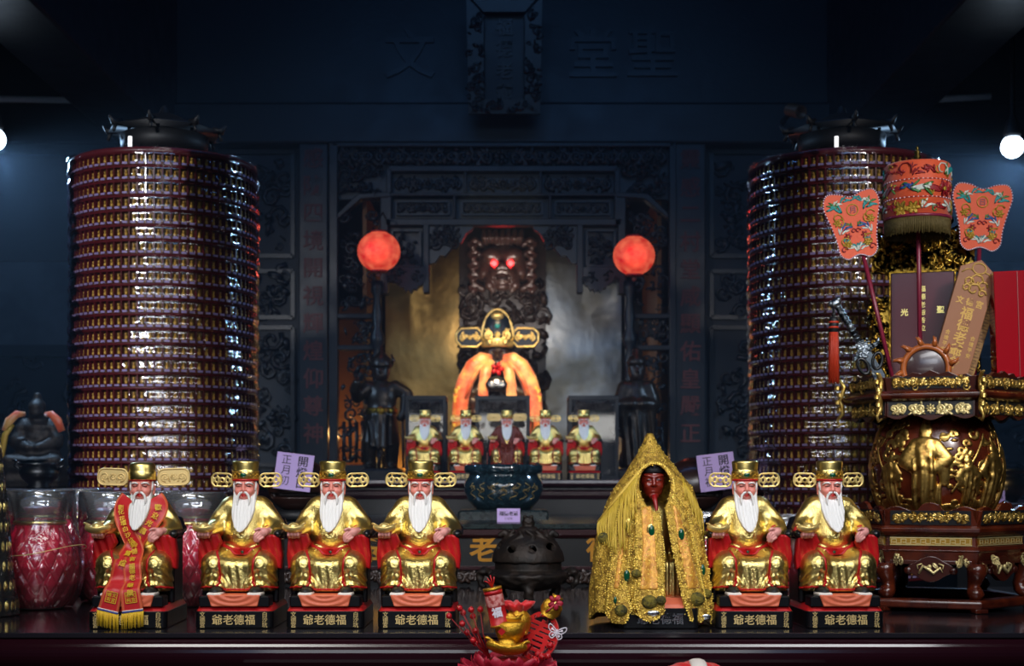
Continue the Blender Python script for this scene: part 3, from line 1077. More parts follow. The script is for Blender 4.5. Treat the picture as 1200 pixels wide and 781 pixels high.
def add_sash(t, g, rb):
    root = None
    def yat(x, z):
        f = front(g, rb, x, min(150, max(40, z))) if 40 < z < 152 else None
        return f
    strips = {'cross': [(15, 150), (22, 141), (22, 132), (12, 116), (2, 100), (-6, 86), (-9, 70), (-13, 50), (-16, 36), (-19, 24), (-20, 20)],
              'over': [(-15, 150), (-22, 141), (-21, 132), (-15, 116), (-8, 102), (0, 88), (2, 72), (4, 52), (6, 36), (7.5, 24), (8, 20)]}
    for nm, extra, words in (('cross', 0, '歡迎光臨參觀賞燈'), ('over', 1.6, '彰化花壇白沙坑文德宮福德老爺贈')):
        ctl = strips[nm]
        # resample
        pts = []
        for (a, b_), (c, d_) in zip(ctl, ctl[1:]):
            n = max(2, int(math.hypot(c - a, d_ - b_) / 2.5))
            for k in range(n):
                pts.append((a + (c - a) * k / n, b_ + (d_ - b_) * k / n))
        pts.append(ctl[-1])
        for _ in range(6):
            pts = [pts[0]] + [((pts[i - 1][0] + 2 * pts[i][0] + pts[i + 1][0]) / 4, (pts[i - 1][1] + 2 * pts[i][1] + pts[i + 1][1]) / 4) for i in range(1, len(pts) - 1)] + [pts[-1]]
        hw = 10.0
        cols = 9
        rows = []
        for i, (x, z) in enumerate(pts):
            x2, z2 = pts[min(i + 1, len(pts) - 1)]
            x1, z1 = pts[max(i - 1, 0)]
            L = math.hypot(x2 - x1, z2 - z1)
            nx, nz = -(z2 - z1) / L, (x2 - x1) / L
            if nx < 0: nx, nz = -nx, -nz
            w = hw * (1 + .26 * max(0, (60 - z) / 60))
            rows.append([(x + nx * w * (j / (cols - 1) * 2 - 1), z + nz * w * (j / (cols - 1) * 2 - 1)) for j in range(cols)])
        Y = np.zeros((len(rows), cols))
        for j in range(cols):
            low = 0.0
            for i in range(len(rows)):
                x, z = rows[i][j]
                f = yat(x, z)
                if f is None: f = low if z < 90 else 0
                if z < 96: f = min(f, low)
                if z < 48: f = min(f, -58.5)
                Y[i, j] = f
                low = f if z > 96 else min(low, f)
        for _ in range(5):
            Y2 = Y.copy()
            Y2[1:-1] = (Y[:-2] + 2 * Y[1:-1] + Y[2:]) / 4
            Y2[:, 1:-1] = (Y2[:, :-2] + 2 * Y2[:, 1:-1] + Y2[:, 2:]) / 4
            Y = np.minimum(Y2, Y + .6)
        Y -= 2.0 + extra
        b = B()
        vs, fs, mi = [], [], []
        n = len(rows)
        for sgn in (0, 1):
            for i in range(n):
                for j in range(cols):
                    vs.append((rows[i][j][0], Y[i, j] + (.9 if sgn else 0), rows[i][j][1]))
        N = n * cols
        for i in range(n - 1):
            for j in range(cols - 1):
                a = i * cols + j
                m = 1 if j in (0, cols - 2) else 0
                b_ = (a, a + 1, a + cols + 1, a + cols)
                fs.append(b_[::-1]); mi.append(m)
                fs.append(tuple(N + q for q in b_)); mi.append(m)
        for i in range(n - 1):
            for j in (0, cols - 1):
                a = i * cols + j
                fs.append((a, a + cols, N + a + cols, N + a)); mi.append(1)
        b.v, b.f, b.m, b.sm = vs, fs, mi, [True] * len(fs)
        o = wpb(b).build('sash', ['sash_red', 'sash_border'], t, label='red welcome sash with gold writing')
        # lettering follows the strip
        bt = B()
        seg = [0]
        for p, q in zip(pts, pts[1:]): seg.append(seg[-1] + math.hypot(q[0] - p[0], q[1] - p[1]))
        s0, s1 = (14, seg[-1] * .62) if nm == 'cross' else (13, seg[-1] - 22)
        for ci, chr_ in enumerate(words):
            sc = s0 + (s1 - s0) * ci / (len(words) - 1)
            i = min(range(len(seg)), key=lambda k: abs(seg[k] - sc))
            i = max(1, min(len(pts) - 2, i))
            x, z = pts[i]
            dx, dz = pts[i + 1][0] - pts[i - 1][0], pts[i + 1][1] - pts[i - 1][1]
            ang = math.atan2(-dx, -dz) * .8
            y = min(Y[i - 2:i + 3, 2:7].ravel()) * .5 + Y[i, 4] * .5 - .9
            sl = math.atan2(Y[i + 1, 4] - Y[i - 1, 4], -(dz) if abs(dz) > .1 else .1)
            m = Matrix.Translation((x, y, z)) @ Matrix.Rotation(sl * .9, 4, 'X') @ Matrix.Rotation(ang, 4, 'Y')
            vv, ff = glyphs(chr_, 7.3 if nm == 'over' else 8.6, .07, .012)
            bt.add(vv, ff, 0, False, m)
        # seal near the lower end
        i = len(pts) - 7
        x, z = pts[i]
        y = min(Y[i - 3:, 3:6].ravel()) - .4
        dx, dz = pts[-1][0] - pts[-8][0], pts[-1][1] - pts[-8][1]
        m = Matrix.Translation((x, y, z)) @ Matrix.Rotation(math.atan2(-dx, -dz), 4, 'Y')
        for q in (-6, 6):
            bt.box((q, 0, 0), (.7, .6, 12.6), rot=None) if False else bt.add(*_bx(.7, .5, 12.6, (q, 0, 0)), 0, False, m)
            bt.add(*_bx(12.6, .5, .7, (0, 0, q)), 0, False, m)
        for k, ch in enumerate('德文祠宮'):
            vv, ff = glyphs(ch, 4.8, .08, .01)
            bt.add(vv, ff, 0, False, m @ Matrix.Translation((-2.7 + 5.4 * (k % 2), 0, 2.7 - 5.4 * (k // 2))))
        wpb(bt).build('sash_writing', 'yellow_thread', o)
        # piping and fringe at the end
        bf = B()
        ends = rows[-1]
        ye = Y[-1]
        bf.tube([(ends[j][0], ye[j] - .2, ends[j][1]) for j in range(cols)], .9, 6, 1)
        bf.tube([(ends[j][0], ye[j] - .2, ends[j][1] + 1.6) for j in range(cols)], .6, 6, 2)
        rnd = random.Random(3)
        for k in range(34):
            u = k / 33 * (cols - 1)
            j = min(cols - 2, int(u)); f = u - j
            x = ends[j][0] * (1 - f) + ends[j + 1][0] * f
            z = ends[j][1] * (1 - f) + ends[j + 1][1] * f
            y = ye[j] * (1 - f) + ye[j + 1] * f
            jj = rnd.uniform(-.9, .9)
            bf.tube([(x, y, z), (x + jj * .5, y - rnd.uniform(0, 1.4), z - 6), (x + jj * 1.3, y - rnd.uniform(0, 1.6), z - 17.5 - rnd.uniform(0, 1.6))], [.55, .6, .35], 5)
        wpb(bf).build('sash_fringe', ['yellow_thread', 'blue_piping', 'white_sole'], o, label='yellow fringe')

def _bx(a, b_, c, o):
    q = B(); q.box(o, (a, b_, c))
    return q.v, q.f
# ================================================================ the hall
Rrng = random.Random(11)
def slab(name, x0, x1, y0, y1, z0, z1, mat, bevel=0, kind='structure', parent=None):
    b = B()
    b.box(((x0 + x1) / 2, (y0 + y1) / 2, (z0 + z1) / 2), (x1 - x0, y1 - y0, z1 - z0))
    o = b.build(name, mat, parent, bevel=bevel)
    if kind: o['kind'] = kind
    return o

FZ = -.88
slab('floor', -4.2, 4.2, -4, 8.3, FZ - .1, FZ, 'floor_stone')
slab('ceiling', -4.2, 4.2, -4, 8.3, 2.98, 3.1, 'ceiling_dark')
slab('wall_back', -4.2, 4.2, 8.1, 8.3, FZ, 2.98, 'wall_dark')
slab('wall_left', -4.2, -4.0, -4, 8.1, FZ, 2.98, 'wall_dark')
slab('wall_right', 4.0, 4.2, -4, 8.1, FZ, 2.98, 'wall_dark')
# timber beams running towards the altar, lintel and the inscribed board over it
slab('trim_1', -1.95, -1.66, 1.2, 7.05, 1.99, 2.98, 'dark_wood', .01)
slab('trim_2', 1.56, 1.88, 1.2, 7.05, 1.99, 2.98, 'dark_wood', .01)
slab('trim_3', -4.0, 4.0, 7.0, 7.25, 1.985, 2.19, 'dark_wood', .012)
slab('trim_4', -4.0, 4.0, 7.06, 7.2, 2.19, 2.98, 'dark_wood', .006)
b = B()
for ch, px in (('聖', 765), ('堂', 695), ('文', 480)):
    p = P(px, 62, 7.05)
    text(b, ch, .26, (p.x, 7.055, p.z), depth=.10, bold=.012)
o = b.build('trim_5', 'dark_wood_carved')
o['kind'] = 'structure'
# side bays beyond the beams
for sx, nm in ((-1, 'left'), (1, 'right')):
    def sl(name, xa, xb, *r):
        a, c = sorted((sx * xa, sx * xb))
        return slab(name, a, c, *r)
    sl('trim_%d' % (6 if sx < 0 else 12), 1.34 if sx < 0 else 1.30, 4.0, 7.3, 7.45, 1.45, 1.99, 'wall_brown')
    sl('trim_%d' % (7 if sx < 0 else 13), 1.34 if sx < 0 else 1.30, 4.0, 7.32, 7.45, 1.02, 1.45, 'wall_plaster')
    sl('trim_%d' % (8 if sx < 0 else 14), 1.34 if sx < 0 else 1.30, 4.0, 7.28, 7.45, .96, 1.02, 'dark_wood')
    sl('trim_%d' % (9 if sx < 0 else 15), 1.34 if sx < 0 else 1.30, 4.0, 7.34, 7.45, FZ, .96, 'wall_dark')
    # relief of a tree and rocks on the lower wall
    b = blob_carving(1.9, 1.1, 120, 5 + sx, (.02, .07), .05)
    b.tube([(-.9, 0, .1), (-.5, -.02, .16), (-.1, -.02, .12), (.3, -.02, .26), (.8, 0, .3)], [.03, .035, .03, .025, .015], 7)
    o = b.build('trim_%d' % (10 if sx < 0 else 16), 'dark_wood_carved', None, (sx * 2.45, 7.33, .42))
    o['kind'] = 'structure'
    # pale conduit under the outer lintel
    b = B()
    b.tube([(sx * 1.97, 6.9, 2.17), (sx * (3.4 if sx < 0 else 2.32), 6.9, 2.19)], .016, 8)
    o = b.build('trim_%d' % (11 if sx < 0 else 17), 'pale_paint')
    o['kind'] = 'structure'
# boards with vertical couplets either side of the shrine
for i, (x0, x1, words, ys) in enumerate(((350, 384, '感防四境開視輝煌仰尊神', (185, 508)), (791, 827, '靈感二村堂咸顯佑皇嚴正', (187, 508)))):
    a, c = P(x0, 0, 7.0).x, P(x1, 0, 7.0).x
    slab('trim_%d' % (18 + i), a, c, 7.0, 7.2, FZ, 1.985, 'dark_wood', .006)
    b = B()
    n = len(words)
    for k, ch in enumerate(words):
        p = P((x0 + x1) / 2, ys[0] + (ys[1] - ys[0]) * k / (n - 1), 7.0)
        text(b, ch, .105, (p.x, 6.998, p.z), depth=.06, bold=.012)
    o = b.build('trim_%d' % (20 + i), 'red_letter')
    o['kind'] = 'structure'
# carved wall fields between couplets and side bays
for i, (x0, x1) in enumerate(((255, 350), (827, 935))):
    a, c = P(x0, 0, 7.1).x, P(x1, 0, 7.1).x
    slab('trim_%d' % (22 + i), a, c, 7.12, 7.25, FZ, 1.985, 'wall_dark')
    w = c - a - .06
    b = B()
    for (ya, yb, seed, n) in ((178, 300, 3, 46), (318, 372, 8, 24), (384, 545, 5, 70)):
        z1, z0 = P(0, ya, 7.1).z, P(0, yb, 7.1).z
        cx, cz = (a + c) / 2, (z0 + z1) / 2
        for (qx, qz, sx_, sz_) in ((0, (z1 - z0) / 2, w, .02), (0, -(z1 - z0) / 2, w, .02), (w / 2, 0, .02, z1 - z0), (-w / 2, 0, .02, z1 - z0)):
            b.box((cx + qx, 7.115, cz + qz), (sx_, .03, sz_))
        b.join(blob_carving(w * .86, (z1 - z0) * .84, n, seed + i, (.012, .04), .04), Matrix.Translation((cx, 7.115, cz)))
    o = b.build('trim_%d' % (24 + i), 'dark_wood_carved')
    o['kind'] = 'structure'

# cold lamps on the side aisles
for lab, c in (('round cold-white lamp glowing beside the pedestal parasol', (1.935, 5.5, 1.62)), ('round cold-white lamp in the aisle beyond the other prayer tower', (-2.02, 5.55, 1.66))):
    t = thing('aisle_lamp', lab, 'lamp', c)
    b = B(); b.ball((0, 0, 0), .044, 16, 10)
    b.build('bulb', 'cold_bulb', t)
    b = B(); b.lathe([(.03, .035), (.035, .05), (.022, .10), (.010, .12), (.010, 2.98 - c[2])], 16)
    b.build('lamp_stem', 'black_matt', t)

# small brown tube spotlight under the lintel
t = thing('spotlight', 'small brown tube spotlight fixed under the dark lintel', 'lamp', tuple(P(931, 130, 6.6)))
b = B()
m = Matrix.Rotation(.45, 4, 'Z') @ Matrix.Rotation(.3, 4, 'Y') @ Matrix.Rotation(PI / 2 + .35, 4, 'X')
b.lathe([(.0, -.045), (.030, -.045), (.032, .06), (.027, .06), (.025, .0), (0, 0)], 20, mtx=m)
b.build('lamp_tube', 'bronze_brown', t)
b = B(); b.tube([(0, .02, .01), (.02, .2, .04), (.02, .42, .05)], .012, 8)
b.build('bracket', 'black_matt', t)

# ================================================================ tables and altar steps
def prof_x(b, prof, x0, x1, mi=0, smooth=False):
    """profile [(y, z)] swept along x"""
    n = len(prof)
    vs = [(x0, y, z) for y, z in prof] + [(x1, y, z) for y, z in prof]
    fs = [tuple(range(n)), tuple(range(2 * n - 1, n - 1, -1))]
    for k in range(n):
        k2 = (k + 1) % n
        fs.append((k, n + k, n + k2, k2))
    return b.add(vs, fs, mi, smooth)

t = thing('offering_table', 'long dark red offering table with moulded edge, carrying the row of seated statues', 'table', (0, 3.75, FZ))
def TP(pts): return [(y - 3.75, z - FZ) for y, z in pts]
b = B(); prof_x(b, TP([(3.125, -.012), (4.43, -.012), (4.43, -.09), (3.13, -.09)] + [(3.122 - .030 * math.sin(a), -.049 + .036 * math.cos(a)) for a in [PI - PI * q / 16 for q in range(17)]]), -1.75, 1.75, 0, False)
b.build('table_top', 'table_wood', t, bevel=.003)
b = B(); prof_x(b, TP([(3.112, 0), (4.425, 0), (4.425, -.0115), (3.112, -.0115)]), -1.74, 1.74)
b.build('glass_sheet', 'table_glass', t, bevel=.0015, label='dark glass sheet on the table top')
b = B(); prof_x(b, TP([(3.17, -.09), (3.20, -.09), (3.20, -.24), (3.17, -.24)]), -1.7, 1.7)
prof_x(b, TP([(3.14, -.105), (3.17, -.105), (3.17, -.125), (3.155, -.13), (3.14, -.125)]), -1.7, 1.7)
b.build('apron', 'table_wood', t, bevel=.003)
for sx in (-1, 1):
    for yy in (3.2, 4.35):
        b = B(); b.box((sx * 1.62, yy - 3.75, .4), (.11, .11, .79))
        b.build('leg', 'table_wood', t, bevel=.008)

t = thing('altar_table', 'dark middle altar table with gilded characters and a carved frieze, behind the incense burner', 'table', (0, 4.45, FZ))
def AP(pts): return [(y - 4.45, z - FZ) for y, z in pts]
b = B(); prof_x(b, AP([(4.47, .165), (5.6, .165), (5.6, FZ), (4.47, FZ)]), -.83, .76)
b.build('body', 'altar_panel', t)
b = B(); prof_x(b, AP([(4.45, .195), (5.6, .195), (5.6, .178), (4.45, .178)]), -.84, .77)
b.build('stone_top', 'stone_slab', t, bevel=.003, label='greenish stone top')
b = B(); prof_x(b, AP([(4.452, .177), (4.47, .177), (4.47, .150), (4.462, .150), (4.452, .160)]), -.835, .765)
prof_x(b, AP([(4.458, .062), (4.47, .062), (4.47, .05), (4.458, .05)]), -.83, .76)
b.build('moulding', 'altar_wood', t, bevel=.002)
b = B()
for ch, px in (('爺', 430), ('老', 566), ('德', 703), ('福', 839)):
    p = P(px, 643, 4.47)
    text(b, ch, .088, (p.x, .018, p.z - FZ), depth=.06, bold=.022)
b.build('gilded_characters', 'gilt_letter', t)
b = B()
for k in range(5):
    b.join(scrolls(.30, .05, 20 + k, .0055), Matrix.Translation((-.66 + k * .315, .012, .028 - FZ)))
b.build('carved_frieze', 'brown_carving', t)

t = thing('altar_step', 'stepped dark red altar ledge under the small seated statues', 'altar', (0, 5.6, FZ))
b = B(); prof_x(b, [(.03, 1.21 - .03), (1.4, 1.21 - .03), (1.4, 0), (.03, 0)], -1.25, 1.2)
b.build('body', 'altar_panel', t)
b = B()
prof_x(b, [(0, 1.21), (1.42, 1.21), (1.42, 1.18), (.02, 1.18), (.004, 1.186), (-.002, 1.196)], -1.27, 1.22)
prof_x(b, [(.012, 1.165), (.03, 1.172), (.03, 1.135), (.02, 1.135), (.012, 1.15)], -1.25, 1.2)
b.build('moulding', 'altar_wood', t, bevel=.002)
# ================================================================ the carved shrine at the back
SY = 7.0
def X(px, Y=SY): return (px - 600) * Y / F
def Z(py, Y=SY): return ZC + (HOR - py) * Y / F
sh = thing('shrine', 'dark carved wooden shrine front with panelled header and fretwork sides', 'shrine', (0, SY, .33))
def LB(b, x0, x1, y0, y1, d0=-.02, d1=.05, mi=0):
    """box given by pixel extents at the depth of the shrine front, local to the shrine"""
    xa, xb, za, zb = X(x0), X(x1), Z(y1) - .33, Z(y0) - .33
    b.box(((xa + xb) / 2, (d0 + d1) / 2, (za + zb) / 2), (xb - xa, d1 - d0, zb - za), mi)
    return b
# header frame: posts and rails
b = B()
for x0, x1, y0, y1 in ((386, 396, 168, 561), (784, 792, 168, 561), (390, 790, 168, 173), (456, 724, 195, 202), (456, 724, 227, 230.5), (452, 728, 257, 265),
                       (453, 459, 198, 265), (720, 726, 198, 265), (446, 455, 232, 345), (724, 733, 232, 345),
                       (496, 503, 264, 344), (676, 683, 264, 344), (396, 446, 368, 374), (733, 784, 368, 374), (396, 446, 405, 411), (733, 784, 405, 411), (440, 446, 345, 561), (733, 739, 345, 561), (386, 446, 545, 561), (733, 792, 545, 561)):
    LB(b, x0, x1, y0, y1)
for x0, x1, y0, y1 in ((544, 547, 202, 227), (632, 635, 202, 227), (531, 534, 230, 257), (643, 646, 230, 257)):
    LB(b, x0, x1, y0, y1)
# chamfered corners
for s in (1, -1):
    c = lambda q: X(q) if s > 0 else X(1179 - q)
    pts = [(c(396), Z(258) - .33), (c(396), Z(251) - .33), (c(420), Z(228) - .33), (c(458), Z(226) - .33), (c(458), Z(232) - .33), (c(424), Z(234) - .33)]
    b.ext(pts if s > 0 else pts[::-1], -.025, .05)
b.build('frame', 'dark_wood', sh, bevel=.004)
# solid backing of the header
b = B()
LB(b, 390, 790, 168, 232, .04, .07)
LB(b, 446, 503, 228, 330, .04, .07)
LB(b, 676, 733, 228, 330, .04, .07)
LB(b, 503, 676, 228, 262, .04, .07)
b.build('backing', 'dark_wood', sh)
# carved frieze above the panels
b = B()
w = X(780) - X(396)
b.join(scrolls(w, .11, 3, .011, True, 1.2), Matrix.Translation(((X(780) + X(396)) / 2, .0, Z(184) - .33)))
b.join(blob_carving(w, .10, 90, 9, (.008, .02), .03), Matrix.Translation(((X(780) + X(396)) / 2, .02, Z(184) - .33)))
for xx in (424, 756):
    b.join(blob_carving(.22, .16, 34, xx, (.01, .028), .04), Matrix.Translation((X(xx), .01, Z(213) - .33)))
b.build('frieze', 'dark_wood_carved', sh)
# header panels
for (x0, x1, y0, y1, sd) in ((459, 544, 202, 227, 1), (547, 632, 202, 227, 2), (635, 720, 202, 227, 3), (459, 531, 230, 257, 4), (534, 643, 230, 257, 5), (646, 720, 230, 257, 6)):
    b = B()
    ww, hh = X(x1) - X(x0), Z(y0) - Z(y1)
    m = Matrix.Translation(((X(x0) + X(x1)) / 2, .025, (Z(y0) + Z(y1)) / 2 - .33))
    if sd > 3:
        iw, ih = ww * .86, hh * .56
        for q in (-1, 1):
            b.add(*_bx(iw, .02, .007, (0, -.01, q * ih / 2)), 0, False, m)
            b.add(*_bx(.007, .02, ih, (q * iw / 2, -.01, 0)), 0, False, m)
        b.join(scrolls(iw * .94, ih * .8, sd, .006), m)
    else:
        b.join(scrolls(ww * .9, hh * .75, sd, .008), m)
    b.build('header_panel', 'dark_wood_carved', sh)
# small square panels beside the opening, with scalloped aprons under them
for xa, xb in ((455, 497), (683, 725)):
    b = B()
    ww, hh = X(xb) - X(xa), Z(266) - Z(318)
    m = Matrix.Translation(((X(xa) + X(xb)) / 2, .02, Z(291) - .33))
    for q in (-1, 1):
        b.add(*_bx(ww * .78, .02, .008, (0, -.01, q * hh * .4)), 0, False, m)
        b.add(*_bx(.008, .02, hh * .8, (q * ww * .39, -.01, 0)), 0, False, m)
    b.join(blob_carving(ww * .6, hh * .66, 20, int(xa), (.008, .02), .03), m)
    b.build('side_panel', 'dark_wood_carved', sh)
    b = B()
    pts = []
    n = 14
    for k in range(n + 1):
        u = k / n
        d = (1 - abs(2 * u - 1)) * .0
        edge = (u if xa < 600 else 1 - u)
        pts.append((X(xa) + (X(xb) - X(xa)) * u, Z(322 + 16 * math.sin(edge * 2.6) ** 2 * (1 if k % 2 else .75) + 6) - .33))
    poly = pts + [(X(xb), Z(314) - .33), (X(xa), Z(314) - .33)]
    b.ext(poly, -.02, .05)
    b.join(blob_carving(ww * .9, .05, 14, int(xa) + 5, (.008, .016), .02), Matrix.Translation(((X(xa) + X(xb)) / 2, -.025, Z(324) - .33)))
    b.build('scalloped_apron', 'dark_wood_carved', sh)
# curved spandrels at the head of the opening
for s in (1, -1):
    c = lambda q: X(q) if s > 0 else X(1179 - q)
    pts = [(c(503), Z(262) - .33), (c(503), Z(311) - .33)]
    for k in range(9):
        u = k / 8
        pts.append((c(503 + 50 * u), Z(309 - 40 * u ** 1.3 + 3 * math.sin(u * 19)) - .33))
    pts.append((c(556), Z(262) - .33))
    b = B(); b.ext(pts if s < 0 else pts, 0, .05)
    b.join(blob_carving(.16, .11, 24, 31, (.01, .022), .03), Matrix.Translation((c(523), -.005, Z(280) - .33)))
    b.build('spandrel', 'dark_wood_carved', sh)
# fretwork side screens
for s in (1, -1):
    c = lambda q: X(q) if s > 0 else X(1179 - q)
    for (y0, y1, sd, n) in ((240, 366, 3, 60), (376, 403, 5, 26), (412, 545, 7, 64)):
        cx, cz = (c(398) + c(444)) / 2, (Z(y0) + Z(y1)) / 2 - .33
        ww, hh = abs(c(444) - c(398)), Z(y0) - Z(y1)
        b = blob_carving(ww * .9, hh * .94, n, sd + (s > 0), (.011, .024), .02)
        if sd == 7:
            for k in range(6):
                b.tube([(-ww * .4 + ww * .16 * k, 0, -hh * .48), (-ww * .4 + ww * .16 * k, 0, -hh * .12)], .009, 6)
        b2 = B(); b2.join(b, Matrix.Translation((cx, .02, cz)))
        b2.build('fretwork_screen', 'dark_wood_carved', sh)
# turned columns
for s in (1, -1):
    cx = X(443) if s > 0 else X(737)
    prof = [(.03, 0), (.035, .02), (.02, .05), (.026, .2), (.02, .36), (.034, .40), (.034, .44), (.018, .47), (.027, .53), (.03, .58), (.018, .63), (.036, .67), (.036, .70), (.02, .74), (.028, .8), (.016, .88), (.03, .93), (.03, .97)]
    b = B(); b.lathe(prof, 20)
    b.build('turned_column', 'dark_wood', sh, (cx, -.05, .0))
# inner niche: brass and steel sheets
b = B(); b.box(((X(452, 7.9) + X(538, 7.9)) / 2, .9, .55), (X(538, 7.9) - X(452, 7.9), .02, 1.75))
b.build('brass_sheet', 'brass_sheet', sh, label='brass back sheet')
b = B(); b.box(((X(640, 7.9) + X(728, 7.9)) / 2, .9, .55), (X(728, 7.9) - X(640, 7.9), .02, 1.75))
b.build('steel_sheet', 'steel_sheet', sh, label='pale steel back sheet')
for s in (-1, 1):
    b = B(); b.box((s * .735, .5, .55), (.02, .8, 1.75))
    b.build('niche_side', 'amber_wood', sh)
    b = B(); b.box((s * .86, .42, .3), (.24, .02, 1.2))
    b.build('screen_backboard', 'amber_wood', sh)
light('shrine_lamp_warm', 'POINT', (-.845, 7.18, .56), 1.1, (1, .55, .18), rad=.02)
light('shrine_lamp_warm', 'POINT', (.845, 7.18, .60), .5, (1, .55, .18), rad=.02)
light('shrine_lamp_warm', 'POINT', (-.60, 7.3, .42), 1.3, (1, .55, .18), rad=.02)
light('shrine_lamp_warm', 'POINT', (.60, 7.3, .42), 1.3, (1, .55, .18), rad=.02)

# carved dragon screen with a beast's head
t = thing('dragon_carving', 'dark carved dragon screen with a snarling beast head and glowing red eyes', 'carving', (X(589, 7.85), 7.85, .33))
b = B(); b.box((0, .08, .6), (X(640, 7.85) - X(538, 7.85), .06, 1.85))
b.join(blob_carving(.46, 1.5, 420, 77, (.018, .045), .08), Matrix.Translation((0, .03, .35)))
b.build('relief_panel', 'brown_carving', t)
K = 7.7 / F          # metres per pixel at the head
g = G((-44, -34, -44), (44, 24, 44), 1.0)
x, y, z = g.x, g.y, g.z
ax = np.abs(x)
d = g.ell((0, 0, 2), (29, 20, 26))
d = smin(d, g.ell((0, -14, -12), (17, 15, 13)), 6)
for s in (-1, 1):
    d = smin(d, g.ell((s * 13, -15, 12), (11, 8, 9)), 4)
    d = smax(d, -g.ell((s * 10, -24, 1), (6.5, 7, 4.5)), 2)
    d = smin(d, g.ell((s * 22, -6, -8), (7, 9, 9)), 4)
    d = smin(d, g.ell((s * 5, -29, -6), (3.5, 3, 3)), 2)
    d = smin(d, g.path([(s * 17, -12, -14), (s * 15, -18, -24), (s * 11, -18, -31)], [4, 5.5, 2.5]), 2)
    for k in range(5):
        a = .5 + k * .55
        cx, cz = s * (30 + 4 * math.sin(k)), 26 - k * 13
        d = smin(d, g.path([(s * 24, 0, cz), (s * 33, -4, cz + 5), (s * 38, -5, cz + 1), (s * 35, -7, cz - 4), (s * 31, -6, cz - 1)], [4.5, 4, 3.4, 2.8, 2.4]), 1.5)
d = smin(d, g.ell((0, -27, -3), (6, 5, 5)), 3)
d = smax(d, -g.ell((0, -28, -16), (11, 9, 4)), 1.5)
d = smin(d, g.ell((0, -17, -26), (9, 8, 5)), 3)
for k in range(-3, 4):
    d = smin(d, g.path([(k * 6, -6, 24), (k * 7, -13, 32), (k * 7.4, -10, 40)], [3.2, 3.6, 2.6]), 1.2)
head = g.build(d, 'beast_head', 'beast_wood', t, K, (0, -.12, Z(312, 7.7) - .33))
for s in (-1, 1):
    b = B(); b.ball((s * 9.5 * K, -21 * K - .12, Z(312, 7.7) - .33 + 1 * K), 3.3 * K, 12, 8)
    b.build('eye', 'eye_glow', t, label='glowing red eye')
b = B()
for s in (-1, 1):
    b.tube([(s * 8 * K, -27 * K, -19 * K), (s * 7.4 * K, -29 * K, -14 * K)], [2.0 * K, .5 * K], 6)
b.ball((0, -24 * K, -19 * K), (7 * K, 4 * K, 2 * K), 10, 6)
b.build('fang', 'beast_wood', t, (0, -.12, Z(312, 7.7) - .33))
light('beast_eye_light', 'POINT', (t.location.x, 7.4, Z(312, 7.7)), .12, (1, .05, .05), rad=.02)

# red paper lanterns
for px, py, r, lab in ((444, 295, 25, 'round red paper lantern glowing before the brass side of the shrine'), (743, 300, 24.5, 'round red paper lantern glowing before the steel side of the shrine')):
    p = P(px, py, 6.6)
    R = r * 6.6 / F
    t = thing('paper_lantern', lab, 'lantern', tuple(p), group='red shrine lanterns')
    b = B()
    prof = [(R * .36, -R * .93)] + [(R * math.sin(a) * (1 + .012 * math.cos(a * 40)), -R * .94 * math.cos(a)) for a in [.42 + (PI - .84) * k / 40 for k in range(41)]] + [(R * .36, R * .93)]
    b.lathe(prof, 36)
    b.build('lantern_shade', 'lantern_paper', t)
    b = B(); b.lathe([(R * .40, -R * .97), (R * .42, -R * .9), (R * .36, -R * .86)], 24); b.lathe([(R * .36, R * .86), (R * .42, R * .9), (R * .40, R * .97), (0, R * .97)], 24)
    b.build('lantern_ring', 'red_paint_dark', t)
    b = B(); b.tube([(0, 0, R * .97), (0, 0, R * 1.5), (0, .2, Z(258) - p.z), (0, .38, Z(258) - p.z)], .004, 5)
    b.build('hanging_wire', 'black_matt', t)
    b = B(); b.tube([(0, 0, -R * .95), (0, 0, -R * 1.08)], .006, 6); b.ball((0, 0, -R * 1.1), .012, 8, 6)
    b.build('tassel_bead', 'brown_robe', t)
    light('lantern_light', 'POINT', (p.x, p.y - R * 1.3, p.z - .02), .55, (1, .16, .10), rad=.05)

# hanging name plaque over the altar
t = thing('name_plaque', 'dark carved vertical name plaque hanging from the lintel board above the shrine', 'plaque', tuple(P(591, 66, 6.75)))
m = Matrix.Rotation(.16, 4, 'X')
k = 6.75 / F
b = B()
b.add(*_bx(46 * k, .02, 112 * k, (0, .03, -6 * k)), 0, False, m)
b.build('name_board', 'dark_wood', t)
b = B()
for s in (-1, 1):
    pts = [(s * 24 * k, -60 * k), (s * 42 * k, -66 * k), (s * 44 * k, 66 * k), (s * 24 * k, 46 * k)]
    b.ext(pts if s > 0 else pts[::-1], -.03, .04, mtx=m)
    b.join(blob_carving(16 * k, 104 * k, 36, 40 + s, (.008, .018), .02), m @ Matrix.Translation((s * 34 * k, -.035, -4 * k)))
b.ext([(-42 * k, -66 * k), (42 * k, -66 * k), (24 * k, -50 * k), (-24 * k, -50 * k)], -.03, .04, mtx=m)
b.ext([(-24 * k, 48 * k), (24 * k, 48 * k), (44 * k, 70 * k), (-44 * k, 70 * k)], -.06, .04, mtx=m)
b.join(blob_carving(70 * k, 12 * k, 24, 44, (.008, .016), .02), m @ Matrix.Translation((0, -.035, -58 * k)))
b.build('carved_frame', 'dark_wood_carved', t)
b = B()
text(b, '福德老爺', 20 * k, (0, .012, -3 * k), vertical=True, pitch=1.22, depth=.12, bold=.02, mtx=m)
b.build('plaque_characters', 'dark_wood_carved', t)
b = B()
for s in (-1, 1): b.tube([(s * 30 * k, .04, 60 * k), (s * 30 * k, .27, 80 * k)], .01, 6)
b.build('plaque_hook', 'black_matt', t)
